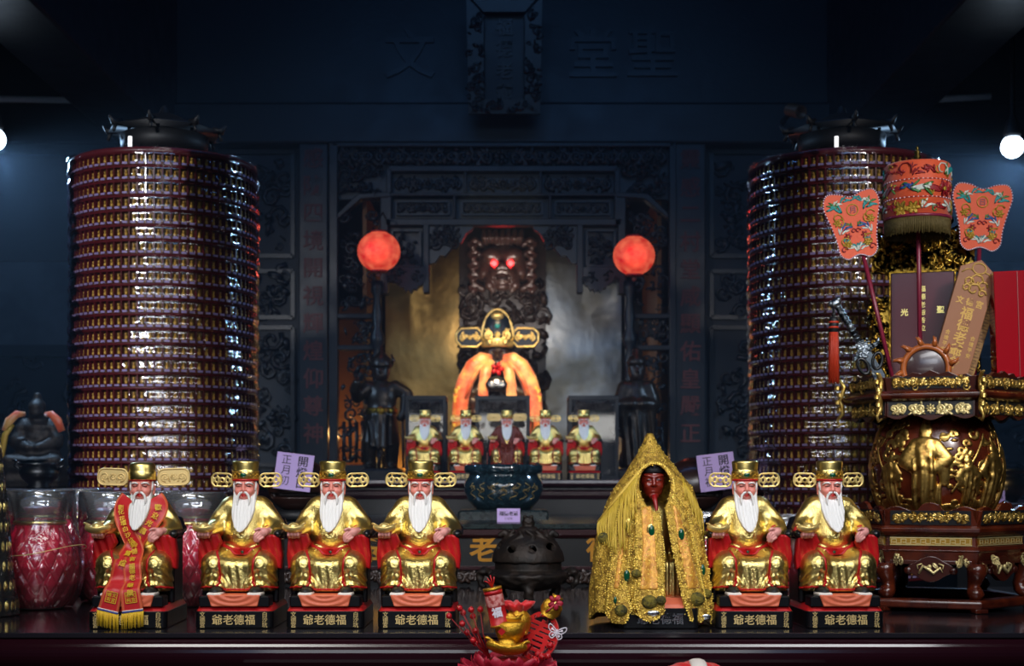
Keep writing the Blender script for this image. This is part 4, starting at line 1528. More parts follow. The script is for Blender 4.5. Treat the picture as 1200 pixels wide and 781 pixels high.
# ================================================================ prayer-light towers wrapped in clear film
TY, TR, NT, NC = 4.75, .300, 29, 72
TP_ = 16.3 * TY / F                       # tier pitch
TTOP = ZC + (HOR - 200) * TY / F

def niche_geo(b, a, z, R, h, seed):
    """one niche: gilt figure on a ledge with a lilac name tag; a = bearing from the tower axis"""
    m = Matrix.Rotation(a, 4, 'Z') @ Matrix.Translation((0, -R, z))
    w = 2 * PI * R / NC
    b.add(*_bx(w * .62, .003, h * .16, (0, -.0025, h * .10)), 1, False, m)          # name tag
    b.ball((0, .009, h * .36), (w * .24, .006, h * .18), 6, 4, 0, m)                 # seated figure
    b.ball((0, .008, h * .60), (w * .12, .005, h * .10), 6, 4, 0, m)
    b.add(*_bx(w * .80, .003, h * .84, (0, .0165, h * .46)), 3, False, m)              # gilt back
    b.add(*_bx(w * .17, .020, h * .86, (w * .5, .0105, h * .46)), 2, False, m)           # divider
    return b

def tower(label, px, a_front, seed):
    p = P(px, 0, TY)
    t = thing('prayer_light_tower', label, 'tower', (p.x, TY, FZ))
    z0 = TTOP - FZ
    b = B()
    b.lathe([(TR * .98, 0), (TR * .98, .05), (TR * .86, .07), (TR * .86, z0 - NT * TP_ - .06), (TR * .99, z0 - NT * TP_ - .04), (TR * .99, z0 - NT * TP_)], 64)
    b.build('pedestal', 'black_lacquer', t)
    b = B(); b.lathe([(TR - .026, z0 - NT * TP_), (TR - .026, z0)], 72)
    b.build('core', 'niche_dark', t)
    NM = ['niche_gold', 'name_tag', 'tower_plum', 'niche_back']
    for k in range(NT):
        zt = z0 - (k + 1) * TP_
        b = B()
        b.lathe([(TR - .026, zt - TP_ * .15), (TR, zt - TP_ * .15), (TR + .0015, zt - TP_ * .06), (TR, zt + TP_ * .04), (TR - .026, zt + TP_ * .04)], 96, smooth=False)
        b.build('tier_ring', 'tower_plum', t)
    rest = B()
    # ten by ten niches that face the hall most squarely are parts, the others one mass
    proto = B()
    niche_geo(proto, 0, 0, TR, TP_ * .95, 1)
    me = proto.mesh('niche', NM)
    ca = int(round(a_front / (2 * PI / NC)))
    for k in range(NT):
        zt = z0 - (k + 1) * TP_ + TP_ * .05
        for c in range(NC):
            a = 2 * PI * c / NC
            dc = (c - ca + NC // 2) % NC - NC // 2
            if 4 <= k < 14 and -5 <= dc < 5:
                o = link('niche', me, t, (0, 0, zt), (0, 0, a))
            else:
                niche_geo(rest, a, zt, TR, TP_ * .95, 1)
    o = rest.build('niches', NM, t)
    o['kind'] = 'stuff'
    b = B()
    b.lathe([(TR - .01, z0 - .012), (TR + .004, z0 - .010), (TR + .006, z0 + .006), (TR - .004, z0 + .012), (TR * .5, z0 + .02), (0, z0 + .02)], 72)
    b.build('top_disc', 'tower_plum', t)
    b = B()
    b.lathe([(.05, z0 + .02), (.05, z0 + .05), (.14, z0 + .055), (.145, z0 + .11), (.12, z0 + .115), (0, z0 + .12)], 24)
    for k in range(7):
        a = 2 * PI * k / 7 + .3
        b.tube([(.13 * math.cos(a), .13 * math.sin(a), z0 + .02), (.13 * math.cos(a), .13 * math.sin(a), z0 + .13)], .006, 6)
    b.lathe([(.19, z0 + .125), (.17, z0 + .135), (.10, z0 + .155), (.05, z0 + .18), (.02, z0 + .19), (.012, z0 + .21), (0, z0 + .22)], 8)
    for k in range(8):
        a = 2 * PI * k / 8
        b.tube([(.16 * math.cos(a), .16 * math.sin(a), z0 + .135), (.19 * math.cos(a), .19 * math.sin(a), z0 + .13), (.205 * math.cos(a), .205 * math.sin(a), z0 + .15)], [.012, .012, .004], 5)
        b.tube([(.18 * math.cos(a), .18 * math.sin(a), z0 + .125), (.19 * math.cos(a), .19 * math.sin(a), z0 + .10)], .006, 5)
    b.build('pavilion_finial', 'black_matt', t)
    b = B()
    b.tube([(-.062, -.20, z0 + .015), (-.062, -.20, z0 + .066)], .0065, 8)
    b.build('white_candle', 'candle_white', t, label='small white rod on the tower top')
    # film: bulges at every tier, with creases
    rnd = random.Random(seed)
    seg, per = 180, 6
    ph = [rnd.uniform(0, 6.28) for _ in range(12)]
    vs, fs = [], []
    rows = NT * per
    cre = [(rnd.uniform(-1.9, 1.9) - PI / 2, rnd.uniform(.25, 1.0) * z0, rnd.choice((-1, 1)) * rnd.uniform(.5, 1.8), rnd.uniform(.06, .2), rnd.uniform(.002, .005)) for _ in range(46)]
    for i in range(rows + 1):
        z = z0 + .012 - i * TP_ / per
        for c in range(seg):
            a = 2 * PI * c / seg
            r = TR + .010 + .0022 * math.cos(2 * PI * i / per) + .0012 * math.sin(5 * a + ph[0] + z * 9) + .0010 * math.sin(13 * a + ph[1] - z * 14) + .0007 * math.sin(31 * a + ph[2] + z * 31)
            for ca_, cz, sl, ln, am in cre:
                da = (a - ca_ + PI) % (2 * PI) - PI
                u = da * TR
                dz = z - cz
                if abs(dz) < ln:
                    e = (u - dz / (sl * 2.2)) / .006
                    if abs(e) < 3: r += am * .8 * math.exp(-e * e) * (1 - abs(dz) / ln)
            vs.append((r * math.cos(a), r * math.sin(a), z))
    for i in range(rows):
        for c in range(seg):
            c2 = (c + 1) % seg
            fs.append((i * seg + c, (i + 1) * seg + c, (i + 1) * seg + c2, i * seg + c2))
    b = B(); b.add(vs, fs, 0, True)
    b.build('clear_film', 'tower_film', t, label='clear plastic film wrapped round the tower')
    return t

tower('tall round tower of gilt niches under clear film, behind the statue with the red sash', 193, -.24, 3)
tower('tall round tower of gilt niches under clear film, behind the carved pedestal with parasol', 986, .22, 8)
# ================================================================ the row of statues
def put(o, px, Y, z, rz=0.0, s=1.0):
    o.location = ((px - 600) * Y / F, Y, z)
    o.rotation_euler = (0, 0, rz)
    o.scale = (s, s, s)
    return o
s1 = put(statue('seated_deity_statue', 'gilded bearded deity statue draped with a red sash of gold writing', 'sash'), 167, 3.335, .0005, .02)
base = statue('seated_deity_statue', 'gilded bearded deity statue next to the one with the red sash, green gem on hat')
put(base, 288, 3.342, .0005, .0)
row = [(390, .0, 'gilded bearded deity statue in front of the lilac paper notice on the darker drum'),
       (493, .0, 'gilded bearded deity statue beside the black bronze censer, just behind the berry ornament'),
       (873, -.01, 'gilded bearded deity statue seated right beside the figure in the beaded yellow cloak'),
       (972, .03, 'gilded bearded deity statue seated next to the carved hexagonal pedestal')]
for px, rz, lab in row:
    c = copy_tree(base)
    c['label'] = lab
    put(c, px, 3.342, .0005, rz)
# the smaller row on the altar step
small = [(498, 'small gilded deity statue at the brass-side end of the ledge row'),
         (546, 'small gilded deity statue on the ledge, next to the brown-caped one on the brass side'),
         (639, 'small gilded deity statue on the ledge, next to the brown-caped one on the steel side'),
         (684, 'small gilded deity statue at the steel-side end of the ledge row')]
for px, lab in small:
    c = copy_tree(base)
    c['label'] = lab
    c['group'] = 'small statues on the altar ledge'
    put(c, px, 5.98, .3302, 0, .775)
c = statue('seated_deity_statue', 'small deity statue wearing a brown cloth cape, middle of the ledge row', 'brown')
c['group'] = 'small statues on the altar ledge'
put(c, 594, 6.0, .3302, 0, .775)
# ================================================================ main deity and what stands round it
def px_b(b, k, o=(0, 0, 0)):
    b.v = [(v[0] * k + o[0], v[1] * k + o[1], v[2] * k + o[2]) for v in b.v]
    return b
K = 7.1 / F
t = thing('main_deity_statue', 'dark faced main deity with golden winged crown and orange satin drapes, in the shrine', 'statue', (P(583, 0, 7.1).x, 7.1, .33))
g = G((-50, -30, 0), (50, 34, 160), 1.3)
d = smin(g.ell((0, 4, 100), (26, 18, 36)), g.box((0, 0, 40), (38, 24, 40), 14), 14)
for s in (-1, 1):
    d = smin(d, g.path([(s * 20, 4, 126), (s * 36, -2, 96), (s * 22, -18, 84)], [11, 11, 8]), 6)
    d = smin(d, g.path([(s * 14, -6, 70), (s * 26, -22, 62), (s * 24, -22, 10)], [16, 16, 13]), 6)
d = d + .8 * np.sin(g.z * .35 + np.abs(g.x) * .3)
g.build(d, 'body', 'brown_carving', t, K)
g = G((-22, -22, 118), (22, 20, 166), 1.0)
d = smin(g.ell((0, 0, 146), (15.5, 15, 17)), g.ell((0, -3, 134), (12, 11, 10)), 5)
for s in (-1, 1):
    d = smax(d, -g.ell((s * 6, -15, 148), (3.6, 3, 2)), 1.5)
    d = smin(d, g.ell((s * 16, 1, 145), (2, 4, 7)), 1)
d = smin(d, g.cap((0, -14, 149), (0, -17.5, 142), 1.4, 2.4), 1.5)
d = smin(d, g.ell((0, -13, 134), (5, 3, 1.6)), 1)
d = smin(d, g.cap((0, -12, 130), (0, -15, 120), 5, 2), 3)
hd = g.build(d, 'head', 'dark_face', t, K)
b = B(); b.lathe([(16.5, 156), (17.5, 158), (17, 166), (16.5, 178), (14.5, 188), (9, 195), (0, 198)], 32)
cr = px_b(b, K).build('crown', 'navy_enamel', t)
b = B()
b.lathe([(17.8, 154.5), (18.6, 156), (18.6, 163), (17.8, 164.5)], 32)
b.tube([(18.6 * math.cos(a), -3, 163 + 36 * math.sin(a)) for a in [PI * q / 20 for q in range(21)]], 1.9, 7)
b.tube([(14 * math.cos(a), -8, 166 + 20 * math.sin(a)) for a in [PI * q / 16 for q in range(17)]], 1.2, 6)
sc = scrolls(30, 20, 3, 1.3)
b.join(sc, Matrix.Translation((0, -17.5, 168)))
b.ball((0, -12, 190), (8, 5, 5), 10, 6)
for s in (-1, 0, 1): b.ball((s * 9, -18.5, 160), (3, 1.5, 2.4), 8, 5)
px_b(b, K).build('crown_ornament', 'gold_wing', cr, label='gold openwork on the crown')
b = B(); b.ball((0, -19, 178), (3.4, 2, 2.8), 10, 6)
px_b(b, K).build('gem', 'thread_teal', cr)
for s in (-1, 1):
    o6 = [(-15.5, -4), (-15.5, 5), (-10, 10.5), (9, 11), (15.5, 4), (15.5, -4), (9, -11), (-10, -10.5)]
    b = B(); b.ext([(s * x * -1, z) for x, z in (o6 if s < 0 else o6)][::(1 if s < 0 else -1)][::-1], -.6, .6)
    w = px_b(b, K).build('crown_wing', 'navy_enamel', cr, (s * 32.5 * K, 0, 166.5 * K))
    b = B(); b.tube([(s * x * -1, -.4, z) for x, z in o6], 1.5, 6, closed=True)
    b.join(scrolls(23, 14, 8, 1.1), Matrix.Translation((0, -1, 0)))
    px_b(b, K).build('wing_filigree', 'gold_wing', w)
# satin drapes with fringe
Yf = Vector((0, 1, 0))
for s in (-1, 1):
    b = B()
    main = [(s * 7, -12, 141), (s * 16, -14, 140), (s * 27, -15, 131), (s * 36, -17, 116), (s * 42, -19, 97), (s * 44, -20, 72), (s * 45, -20, 44)]
    b.tube(main, [5, 9, 10.5, 10, 9.5, 9, 8], 12, flat=(Yf, .45))
    b.tube([(p[0] - s * 5, p[1] - 3, p[2] - 3) for p in main[1:5]], [3, 3.4, 3, 2], 8)
    dr = px_b(b, K).build('satin_drape', 'satin_orange', t, label='orange satin drape over the shoulder')
    b = B()
    rnd = random.Random(4)
    for i in range(70):
        u = i / 69 * (len(main) - 2) + .9
        j = min(len(main) - 2, int(u)); f = u - j
        p = [main[j][q] * (1 - f) + main[j + 1][q] * f for q in range(3)]
        b.ball((p[0] + s * (5.2 + rnd.uniform(-1, 2)), p[1] - 1 + rnd.uniform(-2, 2), p[2] + 1 + rnd.uniform(-2, 1)), rnd.uniform(1.4, 2.6), 6, 4)
    px_b(b, K).build('drape_fringe', 'fringe_yellow', dr, label='yellow fringe of the drape')
    b = B()
    b.tube([(s * 6, -16, 138), (s * 13, -20, 126), (s * 16, -23, 108), (s * 17, -24, 84), (s * 17, -24, 60)], [3.5, 6.5, 6.2, 6, 6.5], 10, flat=(Yf, .5))
    px_b(b, K).build('satin_strip', 'satin_orange', t)
b = B()
for q in range(5):
    a = q * 1.26
    b.ball((4.5 * math.cos(a), -22, 128 + 4.5 * math.sin(a)), (4, 3, 2.6), 7, 5, rot=Matrix.Rotation(-a, 4, 'Y'))
px_b(b, K).build('red_knot', 'red_paint', t)
b = B(); b.lathe([(0, 0), (9, 0), (12.5, 1.2), (12.8, 3), (0, 3)], 8, mtx=Matrix.Translation((-1, -25, 110)) @ Matrix.Diagonal((1, 1, .78, 1)) @ Matrix.Rotation(PI / 2, 4, 'X') @ Matrix.Translation((0, 0, 0)))
b.join(scrolls(18, 12, 5, 1.1), Matrix.Translation((-1, -28.5, 110)))
px_b(b, K).build('belt_plate', 'silver', t, label='silver belt plate')

# glazed display cases behind the small statues
KC = 6.4 / F
for (x0, x1, lab) in ((475, 523, 'dark glazed display case behind the small statue on the brass side'), (557, 621, 'dark glazed display case below the main deity, behind the brown-caped small statue'), (666, 725, 'dark glazed display case in front of the pale steel sheet')):
    w, h, dp = (x1 - x0) * KC, (563 - 465) * KC, .16
    t = thing('display_case', lab, 'display case', ((P((x0 + x1) / 2, 0, 6.4)).x, 6.4, .33))
    b = B()
    for sx in (-1, 1):
        for yy in (0, dp):
            b.box((sx * (w / 2 - .008), yy, h / 2), (.016, .016, h))
    for zz in (.01, h - .008):
        for yy in (0, dp): b.box((0, yy, zz), (w, .018, .02))
        for sx in (-1, 1): b.box((sx * (w / 2 - .008), dp / 2, zz), (.016, dp, .02))
    b.build('case_frame', 'dark_wood', t, bevel=.002)
    b = B(); b.box((0, dp - .01, h / 2), (w - .03, .008, h - .03))
    bk = b.build('back_panel', 'case_glass_back', t)
    b = B(); b.join(scrolls(w * .8, h * .16, int(x0), .006), Matrix.Translation((0, .03, h * .88)))
    for sx in (-1, 1): b.join(blob_carving(.03, h * .5, 12, x0, (.006, .012), .01), Matrix.Translation((sx * w * .40, .03, h * .6)))
    b.build('carved_arch', 'brown_carving', t)
    b = B(); b.box((0, .004, h / 2), (w - .03, .004, h - .03))
    b.build('glass_pane', 'clear_glass', t)

# guardian figures
def guardian(name, label, px, s, calm):
    k = 6.72 / F
    t = thing(name, label, 'statue', (P(px, 0, 6.72).x, 6.72, .3302))
    b = B(); loft(b, [(rbox(24, 18, 0, 3), 0), (rbox(24, 18, 0, 3), 10), (rbox(21, 16, 0, 3), 13)])
    px_b(b, k).build('plinth', 'dark_wood', t)
    g = G((-42, -26, 10), (42, 24, 150), 1.2)
    x, y, z = g.x, g.y, g.z
    if not calm:
        d = smin(g.ell((0, 0, 95), (18, 13, 22)), g.ell((0, -2, 74), (17, 14, 16)), 6)
        for q in (-1, 1):
            d = smin(d, g.path([(q * 8, 0, 66), (q * 13, -6, 42), (q * 12, -2, 14)], [11, 9, 6.5]), 5)
            d = smin(d, g.ell((q * 13, -6, 15), (6, 9, 4)), 3)
        d = smin(d, g.path([(16, 0, 108), (30, -2, 100), (28, -12, 78), (24, -14, 72)], [8.5, 7.5, 6, 5]), 4)
        d = smin(d, g.path([(-16, 0, 108), (-28, -4, 96), (-30, -14, 104), (-27, -18, 112)], [8.5, 7, 6, 5]), 4)
        sk = smax(g.path([(0, 0, 72), (0, -2, 34)], [16, 22]), 36 - z + .08 * x * x * .3, 2)
        d = smin(d, sk + .9 * np.sin(x * .8), 3)
        d = smin(d, g.path([(-12, -13, 66), (-6, -16, 46), (2, -15, 30)], [3, 5, 3]), 2)
    else:
        d = smin(g.ell((0, 0, 98), (16, 12, 20)), g.path([(0, 0, 84), (0, -1, 18)], [16, 20]), 8)
        for q in (-1, 1):
            d = smin(d, g.path([(q * 14, 0, 108), (q * 20, -4, 88), (q * 6, -15, 88)], [8.5, 8, 5]), 5)
            d = smin(d, g.path([(q * 16, -8, 86), (q * 18, -8, 52)], [7, 4]), 4)
        d = d + 1.1 * np.sin(x * .75 + z * .06) * np.clip((84 - z) / 30, 0, 1)
        d = smax(d, 14 - z, 2)
    d = smin(d, g.cap((0, 0, 112), (0, 0, 122), 7, 6), 3)
    g.build(d, 'body', 'bronze_armour', t, k)
    g = G((-16, -18, 112), (16, 16, 160), .9)
    d = smin(g.ell((0, 0, 129), (10.5, 11, 12.5)), g.ell((0, -3, 121), (8, 8, 7)), 4)
    for q in (-1, 1): d = smax(d, -g.ell((q * 4, -10.5, 131), (2.4, 2, 1.4)), 1)
    d = smin(d, g.cap((0, -10, 131), (0, -12, 126), 1.1, 1.8), 1)
    g.build(d, 'head', 'dark_face', t, k)
    b = B()
    if calm: b.lathe([(11, 133), (11.5, 138), (9, 144), (5, 146), (5.5, 152), (0, 156)], 20)
    else:
        b.lathe([(12.5, 131), (13, 134), (11, 142), (6, 147), (2, 150), (1.5, 156), (0, 157)], 20)
        for q in (-1, 1): b.tube([(q * 11, 0, 134), (q * 14, -2, 140), (q * 12, -1, 147)], [2.5, 2.2, .8], 6)
    px_b(b, k).build('headdress', 'bronze_armour', t)
    if not calm:
        b = B(); b.lathe([(18.4, 76), (19, 78), (19, 82), (18.2, 84)], 24, sy=.85); b.ball((0, -15, 80), (6, 3, 5), 10, 6)
        px_b(b, k).build('belt', 'gold_old', t)
        b = B(); b.tube([(26, -14, 74), (27, -15, 14)], 1.5, 6)
        px_b(b, k).build('staff', 'dark_wood', t)
    return t
guardian('guardian_statue', 'dark armoured guardian statue with bent arm by the brass sheet', 447, 1, False)
guardian('attendant_statue', 'dark robed attendant statue with folded hands by the steel sheet', 746, 1, True)

# polished stone incense bowl with its name card
k = 5.1 / F
t = thing('stone_incense_bowl', 'polished dark granite incense bowl with faint gold script on the middle altar', 'incense burner', (P(590, 0, 5.1).x, 5.1, .195))
b = B(); loft(b, [(rbox(52, 40, 0, 3), 0), (rbox(52, 40, 0, 3), 8), (rbox(50, 38, 0, 3), 10)])
px_b(b, k).build('base_slab', 'stone_slab', t)
b = B(); b.lathe([(30, 10), (33, 11), (41, 20), (46.5, 33), (45.5, 42), (41, 49), (40, 52), (45, 53.5), (46, 56), (46, 61), (44.5, 62.5), (39, 62.5), (37, 60), (38, 50), (30, 46), (0, 46)], 56)
px_b(b, k).build('bowl', 'granite', t)
b = B(); b.lathe([(37, 46), (37, 54), (20, 55.5), (0, 56)], 32)
px_b(b, k).build('ash', 'ash_grey', t)
b = B()
rnd = random.Random(12)
for i in range(7):
    a0 = -.95 + i * .3
    pts = []
    for q in range(9):
        a = a0 + .1 * math.sin(q * 1.5 + i) + q * .016
        z = 22 + q * 2.4
        r = np.interp(z, [20, 33, 42, 49], [41, 46.5, 45.5, 41]) + .1
        pts.append((r * math.sin(a), -r * math.cos(a), z))
    b.tube(pts, .55, 4)
    z = 36 - 3 * (i % 2)
    r = np.interp(z, [20, 33, 42, 49], [41, 46.5, 45.5, 41]) + .1
    b.tube([(r * math.sin(a0 - .05 + q * .05), -r * math.cos(a0 - .05 + q * .05), z + math.sin(q * 2 + i) * 2) for q in range(5)], .5, 4)
px_b(b, k).build('gold_script', 'gold_script', t)
b = B()
rnd = random.Random(2)
for i in range(9):
    x, y = rnd.uniform(-20, 20), rnd.uniform(-16, 16)
    b.tube([(x, y, 54), (x + rnd.uniform(-3, 3), y + rnd.uniform(-2, 2), 54 + rnd.uniform(16, 34))], .55, 5)
px_b(b, k).build('incense_sticks', 'brown_robe', t)

def paper_sign(name, label, cat, p, w, h, rz, tilt, cols, mat='card_lilac', ink='card_ink', thick=.002, lean=0.0):
    t = thing(name, label, cat, p)
    m = Matrix.Rotation(rz, 4, 'Z') @ Matrix.Rotation(lean, 4, 'X') @ Matrix.Rotation(tilt, 4, 'Y')
    b = B(); b.add(*_bx(w, thick, h, (0, 0, h / 2)), 0, False, m)
    b.build('paper', mat, t)
    b = B()
    for s, cx, cz, size, pitch, bold, vert in cols:
        text(b, s, size, (cx, -thick / 2 - .0004, cz), vertical=vert, pitch=pitch, depth=.012, bold=bold, mtx=m)
    b.build('writing', ink, t)
    return t
k = 4.62 / F
paper_sign('name_card', 'tiny lilac name card in front of the stone incense bowl', 'card', (P(596, 0, 4.62).x, 4.62, .1953), 27 * k, 16 * k, 0, 0, [('福德老爺', 0, 10 * k, 5.6 * k, 1.0, .02, False), ('文德宮', 0, 4 * k, 3.0 * k, 1.1, .0, False)], lean=-.1)
# wooden fish drums with paper notices leaning on them
for px, lab, slab_, rz, tl, cx in ((350, 'dark round wooden fish drum behind the tower-side lilac notice', 'lilac paper notice with black characters, leaning on the darker drum', .05, .12, 337),
                                   (812, 'brown round wooden fish drum behind the cloaked figure', 'lilac paper notice with black characters, leaning on the drum by the beaded-cloak figure', -.05, -.12, 847)):
    Yd = 4.80
    t = thing('wooden_fish_drum', lab, 'drum', (P(px, 0, Yd).x, Yd, .1953))
    g = G((-50, -44, 0), (50, 44, 84), 1.5)
    d = smin(g.ell((0, 0, 46), (42, 36, 36)), g.ell((0, 6, 66), (16, 12, 14)), 10)
    d = smax(d, -g.box((0, -30, 34), (30, 16, 2.6), 1), 1.5)
    d = smax(d, -mn(g.sph((-30, -16, 34), 5), g.sph((30, -16, 34), 5)), 1)
    g.build(d, 'drum_body', 'drum_wood', t, .00255)
    b = B(); b.tube([(26 * math.cos(a), 24 * math.sin(a), 7) for a in [2 * PI * q / 28 for q in range(28)]], 7, 8, closed=True)
    px_b(b, .00255).build('cushion_ring', 'black_matt', t)
    k = 4.64 / F
    p = P(cx, 570, 4.62)
    s = 1 if tl > 0 else -1
    h = 44 * k
    paper_sign('paper_notice', slab_, 'notice', (p.x, 4.697, .2985), 44 * k, h, rz, tl,
               [('開燈日', 9.5 * k, h * .5, 13.2 * k, 1.0, .014, True), ('正月初', -10 * k, h * .53, 12.2 * k, 1.02, .0, True)], lean=-.12)

# side altar with a ribboned deity in the dark aisle
t = thing('side_altar', 'dark side altar in the aisle behind the red glass lamps', 'altar', (-2.0, 5.35, FZ))
b = B(); b.box((0, 0, .57), (1.0, .76, 1.14)); b.build('body', 'altar_panel', t)
b = B(); b.box((0, 0, 1.16), (1.04, .8, .04)); b.build('top_board', 'altar_wood', t, bevel=.006)
k = 5.45 / F
t = thing('ribboned_deity_statue', 'dark seated deity with orange ribbon ends in the unlit aisle', 'statue', (P(44, 0, 5.45).x, 5.45, .30))
g = G((-44, -26, 0), (44, 26, 112), 1.4)
d = smin(g.box((0, 0, 12), (32, 22, 12), 3), g.ell((0, 0, 34), (28, 20, 22)), 5)
d = smin(d, g.ell((0, 2, 62), (18, 13, 24)), 7)
for s in (-1, 1):
    d = smin(d, g.path([(s * 16, 2, 74), (s * 24, -4, 54), (s * 6, -16, 48)], [8, 8, 5]), 5)
    d = smin(d, g.path([(s * 10, -4, 34), (s * 26, -16, 30), (s * 4, -20, 28)], [11, 10, 7]), 5)
d = smin(d, g.ell((0, -1, 92), (10, 11, 12)), 4)
d = smin(d, g.cap((0, 0, 100), (0, 0, 108), 8, 4), 3) + .6 * np.sin(g.z * .5)
g.build(d, 'body', 'bronze_black', t, k)
for s, zz in ((-1, 80), (1, 84)):
    b = B(); b.tube([(s * 12, -8, 86), (s * 20, -12, 86), (s * 28, -14, 78), (s * 33, -14, 66)], [3, 4.5, 5.5, 4.5], 8, flat=(Yf, .4))
    px_b(b, k).build('orange_ribbon', 'satin_orange', t)
b = B(); b.tube([(-24, -14, 74), (-32, -16, 62), (-36, -18, 40), (-36, -18, 20)], [3, 4, 4.5, 4], 8, flat=(Yf, .4))
px_b(b, k).build('yellow_ribbon', 'thread_gold', t)
k = 5.08 / F
for nm, lab, cat, px, prof, mt in (('silver_incense_bowl', 'dim silver incense bowl on the side altar beyond the red lamps', 'incense burner', 46, [(13, 0), (15, 2), (12, 5), (20, 12), (23, 20), (19, 26), (24, 28), (24, 30), (18, 30), (17, 26), (0, 24)], 'silver_dim'),):
    t = thing(nm, lab, cat, (P(px, 0, 5.08).x, 5.08, .3002))
    b = B(); b.lathe(prof, 32); px_b(b, k).build('bowl', mt, t)
    for s in (-1, 1):
        b = B(); b.tube([(s * 21, 0, 22), (s * 29, 0, 27), (s * 28, 0, 34), (s * 22, 0, 29)], 1.8, 7); px_b(b, k).build('handle', mt, t)
t = thing('aisle_altar', 'dark side altar in the aisle beyond the carved pedestal', 'altar', (2.05, 5.35, FZ))
b = B(); b.box((0, 0, .545), (1.0, .8, 1.09)); b.build('body', 'altar_panel', t)
b = B(); b.box((0, 0, 1.11), (1.04, .84, .04)); b.build('top_board', 'altar_wood', t, bevel=.006)
k = 5.2 / F
t = thing('brass_incense_pot', 'dim brass incense pot on the side altar beyond the carved pedestal', 'incense burner', (P(1172, 0, 5.2).x, 5.2, .2502))
b = B(); b.lathe([(18, 0), (20, 2), (27, 10), (30, 20), (27, 29), (23, 32), (28, 35), (28.5, 39), (24, 39), (22, 34), (0, 32)], 40); px_b(b, k).build('pot', 'brass_dark', t)
for s in (-1, 1):
    b = B(); b.tube([(s * 27, 0, 22), (s * 35, 0, 26), (s * 34, 0, 34), (s * 27, 0, 32)], 2, 7); px_b(b, k).build('handle', 'brass_dark', t)
k = 4.98 / F
paper_sign('name_card', 'tiny lilac name card in front of the dim brass pot', 'card', (P(1165, 0, 4.98).x, 4.98, .2502), 26 * k, 15 * k, 0, 0, [('福德老爺', 0, 8 * k, 5.4 * k, 1.0, .02, False)], lean=-.1)

# black bronze lidded censer on the front table
k = 3.95 / F
t = thing('bronze_censer', 'black bronze tripod censer with a domed openwork lid, behind the berry ornament', 'incense burner', (P(619, 0, 3.95).x, 3.95, .0005))
g = G((-62, -52, 0), (62, 52, 50), 1.3)
x, y, z = g.x, g.y, g.z
r = np.sqrt(x * x + y * y)
d = g.ell((0, 0, 27), (46, 46, 17))
d = np.minimum(d, np.maximum(np.abs(r - 0) - 39, np.abs(z - 40) - 6.5))
d = smax(d, -(np.maximum(r - 34, 36 - z)), 1.5)
th = np.arctan2(y, x)
d = smin(d, np.maximum(np.abs(np.sqrt((r - 45) ** 2 + (z - 29) ** 2)) - (2.6 + 1.4 * np.sin(th * 9 + 1) * np.sin(th * 4)), -1e9), 2)
for q in range(3):
    a = -PI / 2 + q * 2 * PI / 3
    c, s_ = math.cos(a), math.sin(a)
    d = smin(d, g.path([(34 * c, 34 * s_, 22), (39 * c, 39 * s_, 12), (35 * c, 35 * s_, 3)], [9, 5.5, 6]), 3)
    a += PI / 3
    c, s_ = math.cos(a), math.sin(a)
for s in (-1, 1):
    d = smin(d, g.path([(s * 42, 0, 30), (s * 51, -3, 34), (s * 57, -4, 29), (s * 56, -5, 20), (s * 52, -4, 16)], [5, 5.5, 4.5, 3.5, 3]), 2)
    d = smin(d, g.ell((s * 53, -6, 33), (6, 6, 4)), 2)
d = smax(d, 0.2 - z, .5)
d = d + .5 * np.sin(th * 14) * np.sin(z * .7) * (z < 33)
g.build(d, 'censer_body', 'bronze_black', t, k)
g = G((-46, -46, 40), (46, 46, 104), 1.2)
x, y, z = g.x, g.y, g.z
r = np.sqrt(x * x + y * y); th = np.arctan2(y, x)
dome = g.ell((0, 0, 44), (40, 40, 36))
d = np.maximum(np.abs(dome) - 2.6, 45 - z)
hole = None
for q in range(9):
    a = q * PI / 4.5 - PI / 2 + .12
    e = g.ell((34 * math.cos(a), 34 * math.sin(a), 60 + 3 * (q % 2)), (7 if q % 2 else 5, 8, 4.5))
    hole = e if hole is None else np.minimum(hole, e)
d = smax(d, -hole, 1.5)
d = smin(d, np.sqrt((r - 37) ** 2 + (z - 47) ** 2) - 3.2 - 1.2 * np.sin(th * 12), 2)
for q in range(11):
    a = q * 2 * PI / 11 + .2
    pts = [((37 - 3.0 * j) * math.cos(a + .2 * math.sin(j * 1.7 + q)), (37 - 3.0 * j) * math.sin(a + .2 * math.sin(j * 1.7 + q)), 54 + 5.4 * j) for j in range(6)]
    d = smin(d, g.path(pts, [3.0, 3.6, 3.2, 3.0, 2.6, 2]), 1.5)
for s in (-1, 1):
    d = smin(d, g.path([(s * 22, -8, 74), (s * 28, -8, 79), (s * 33, -8, 76)], [4, 4, 3]), 2)
d = smin(d, g.ell((0, 0, 82), (12, 12, 5)), 3)
d = smin(d, g.sph((0, 0, 90), 7.5) + .8 * np.sin(th * 5) * np.sin(z * 1.2), 1.5)
d = smin(d, mn(g.sph((-4, -4, 97), 2.5), g.sph((4, -4, 97), 2.5)), 1.5)
g.build(d, 'censer_lid', 'bronze_black', t, k)
# ================================================================ carved hexagonal pedestal
PX, PY_, PA = P(1097, 0, 3.78).x, 3.78, -.36
ped = thing('carved_pedestal', 'carved hexagonal rosewood pedestal with gilded figures round its bowl', 'pedestal', (PX, PY_, .0005), PA)
A0 = -2 * PI / 3
def hexlathe(b, prof, mi=0):
    return b.lathe(prof, 6, mi, False, None, A0)
def zf(py): return ZC + (HOR - py) * 3.585 / F
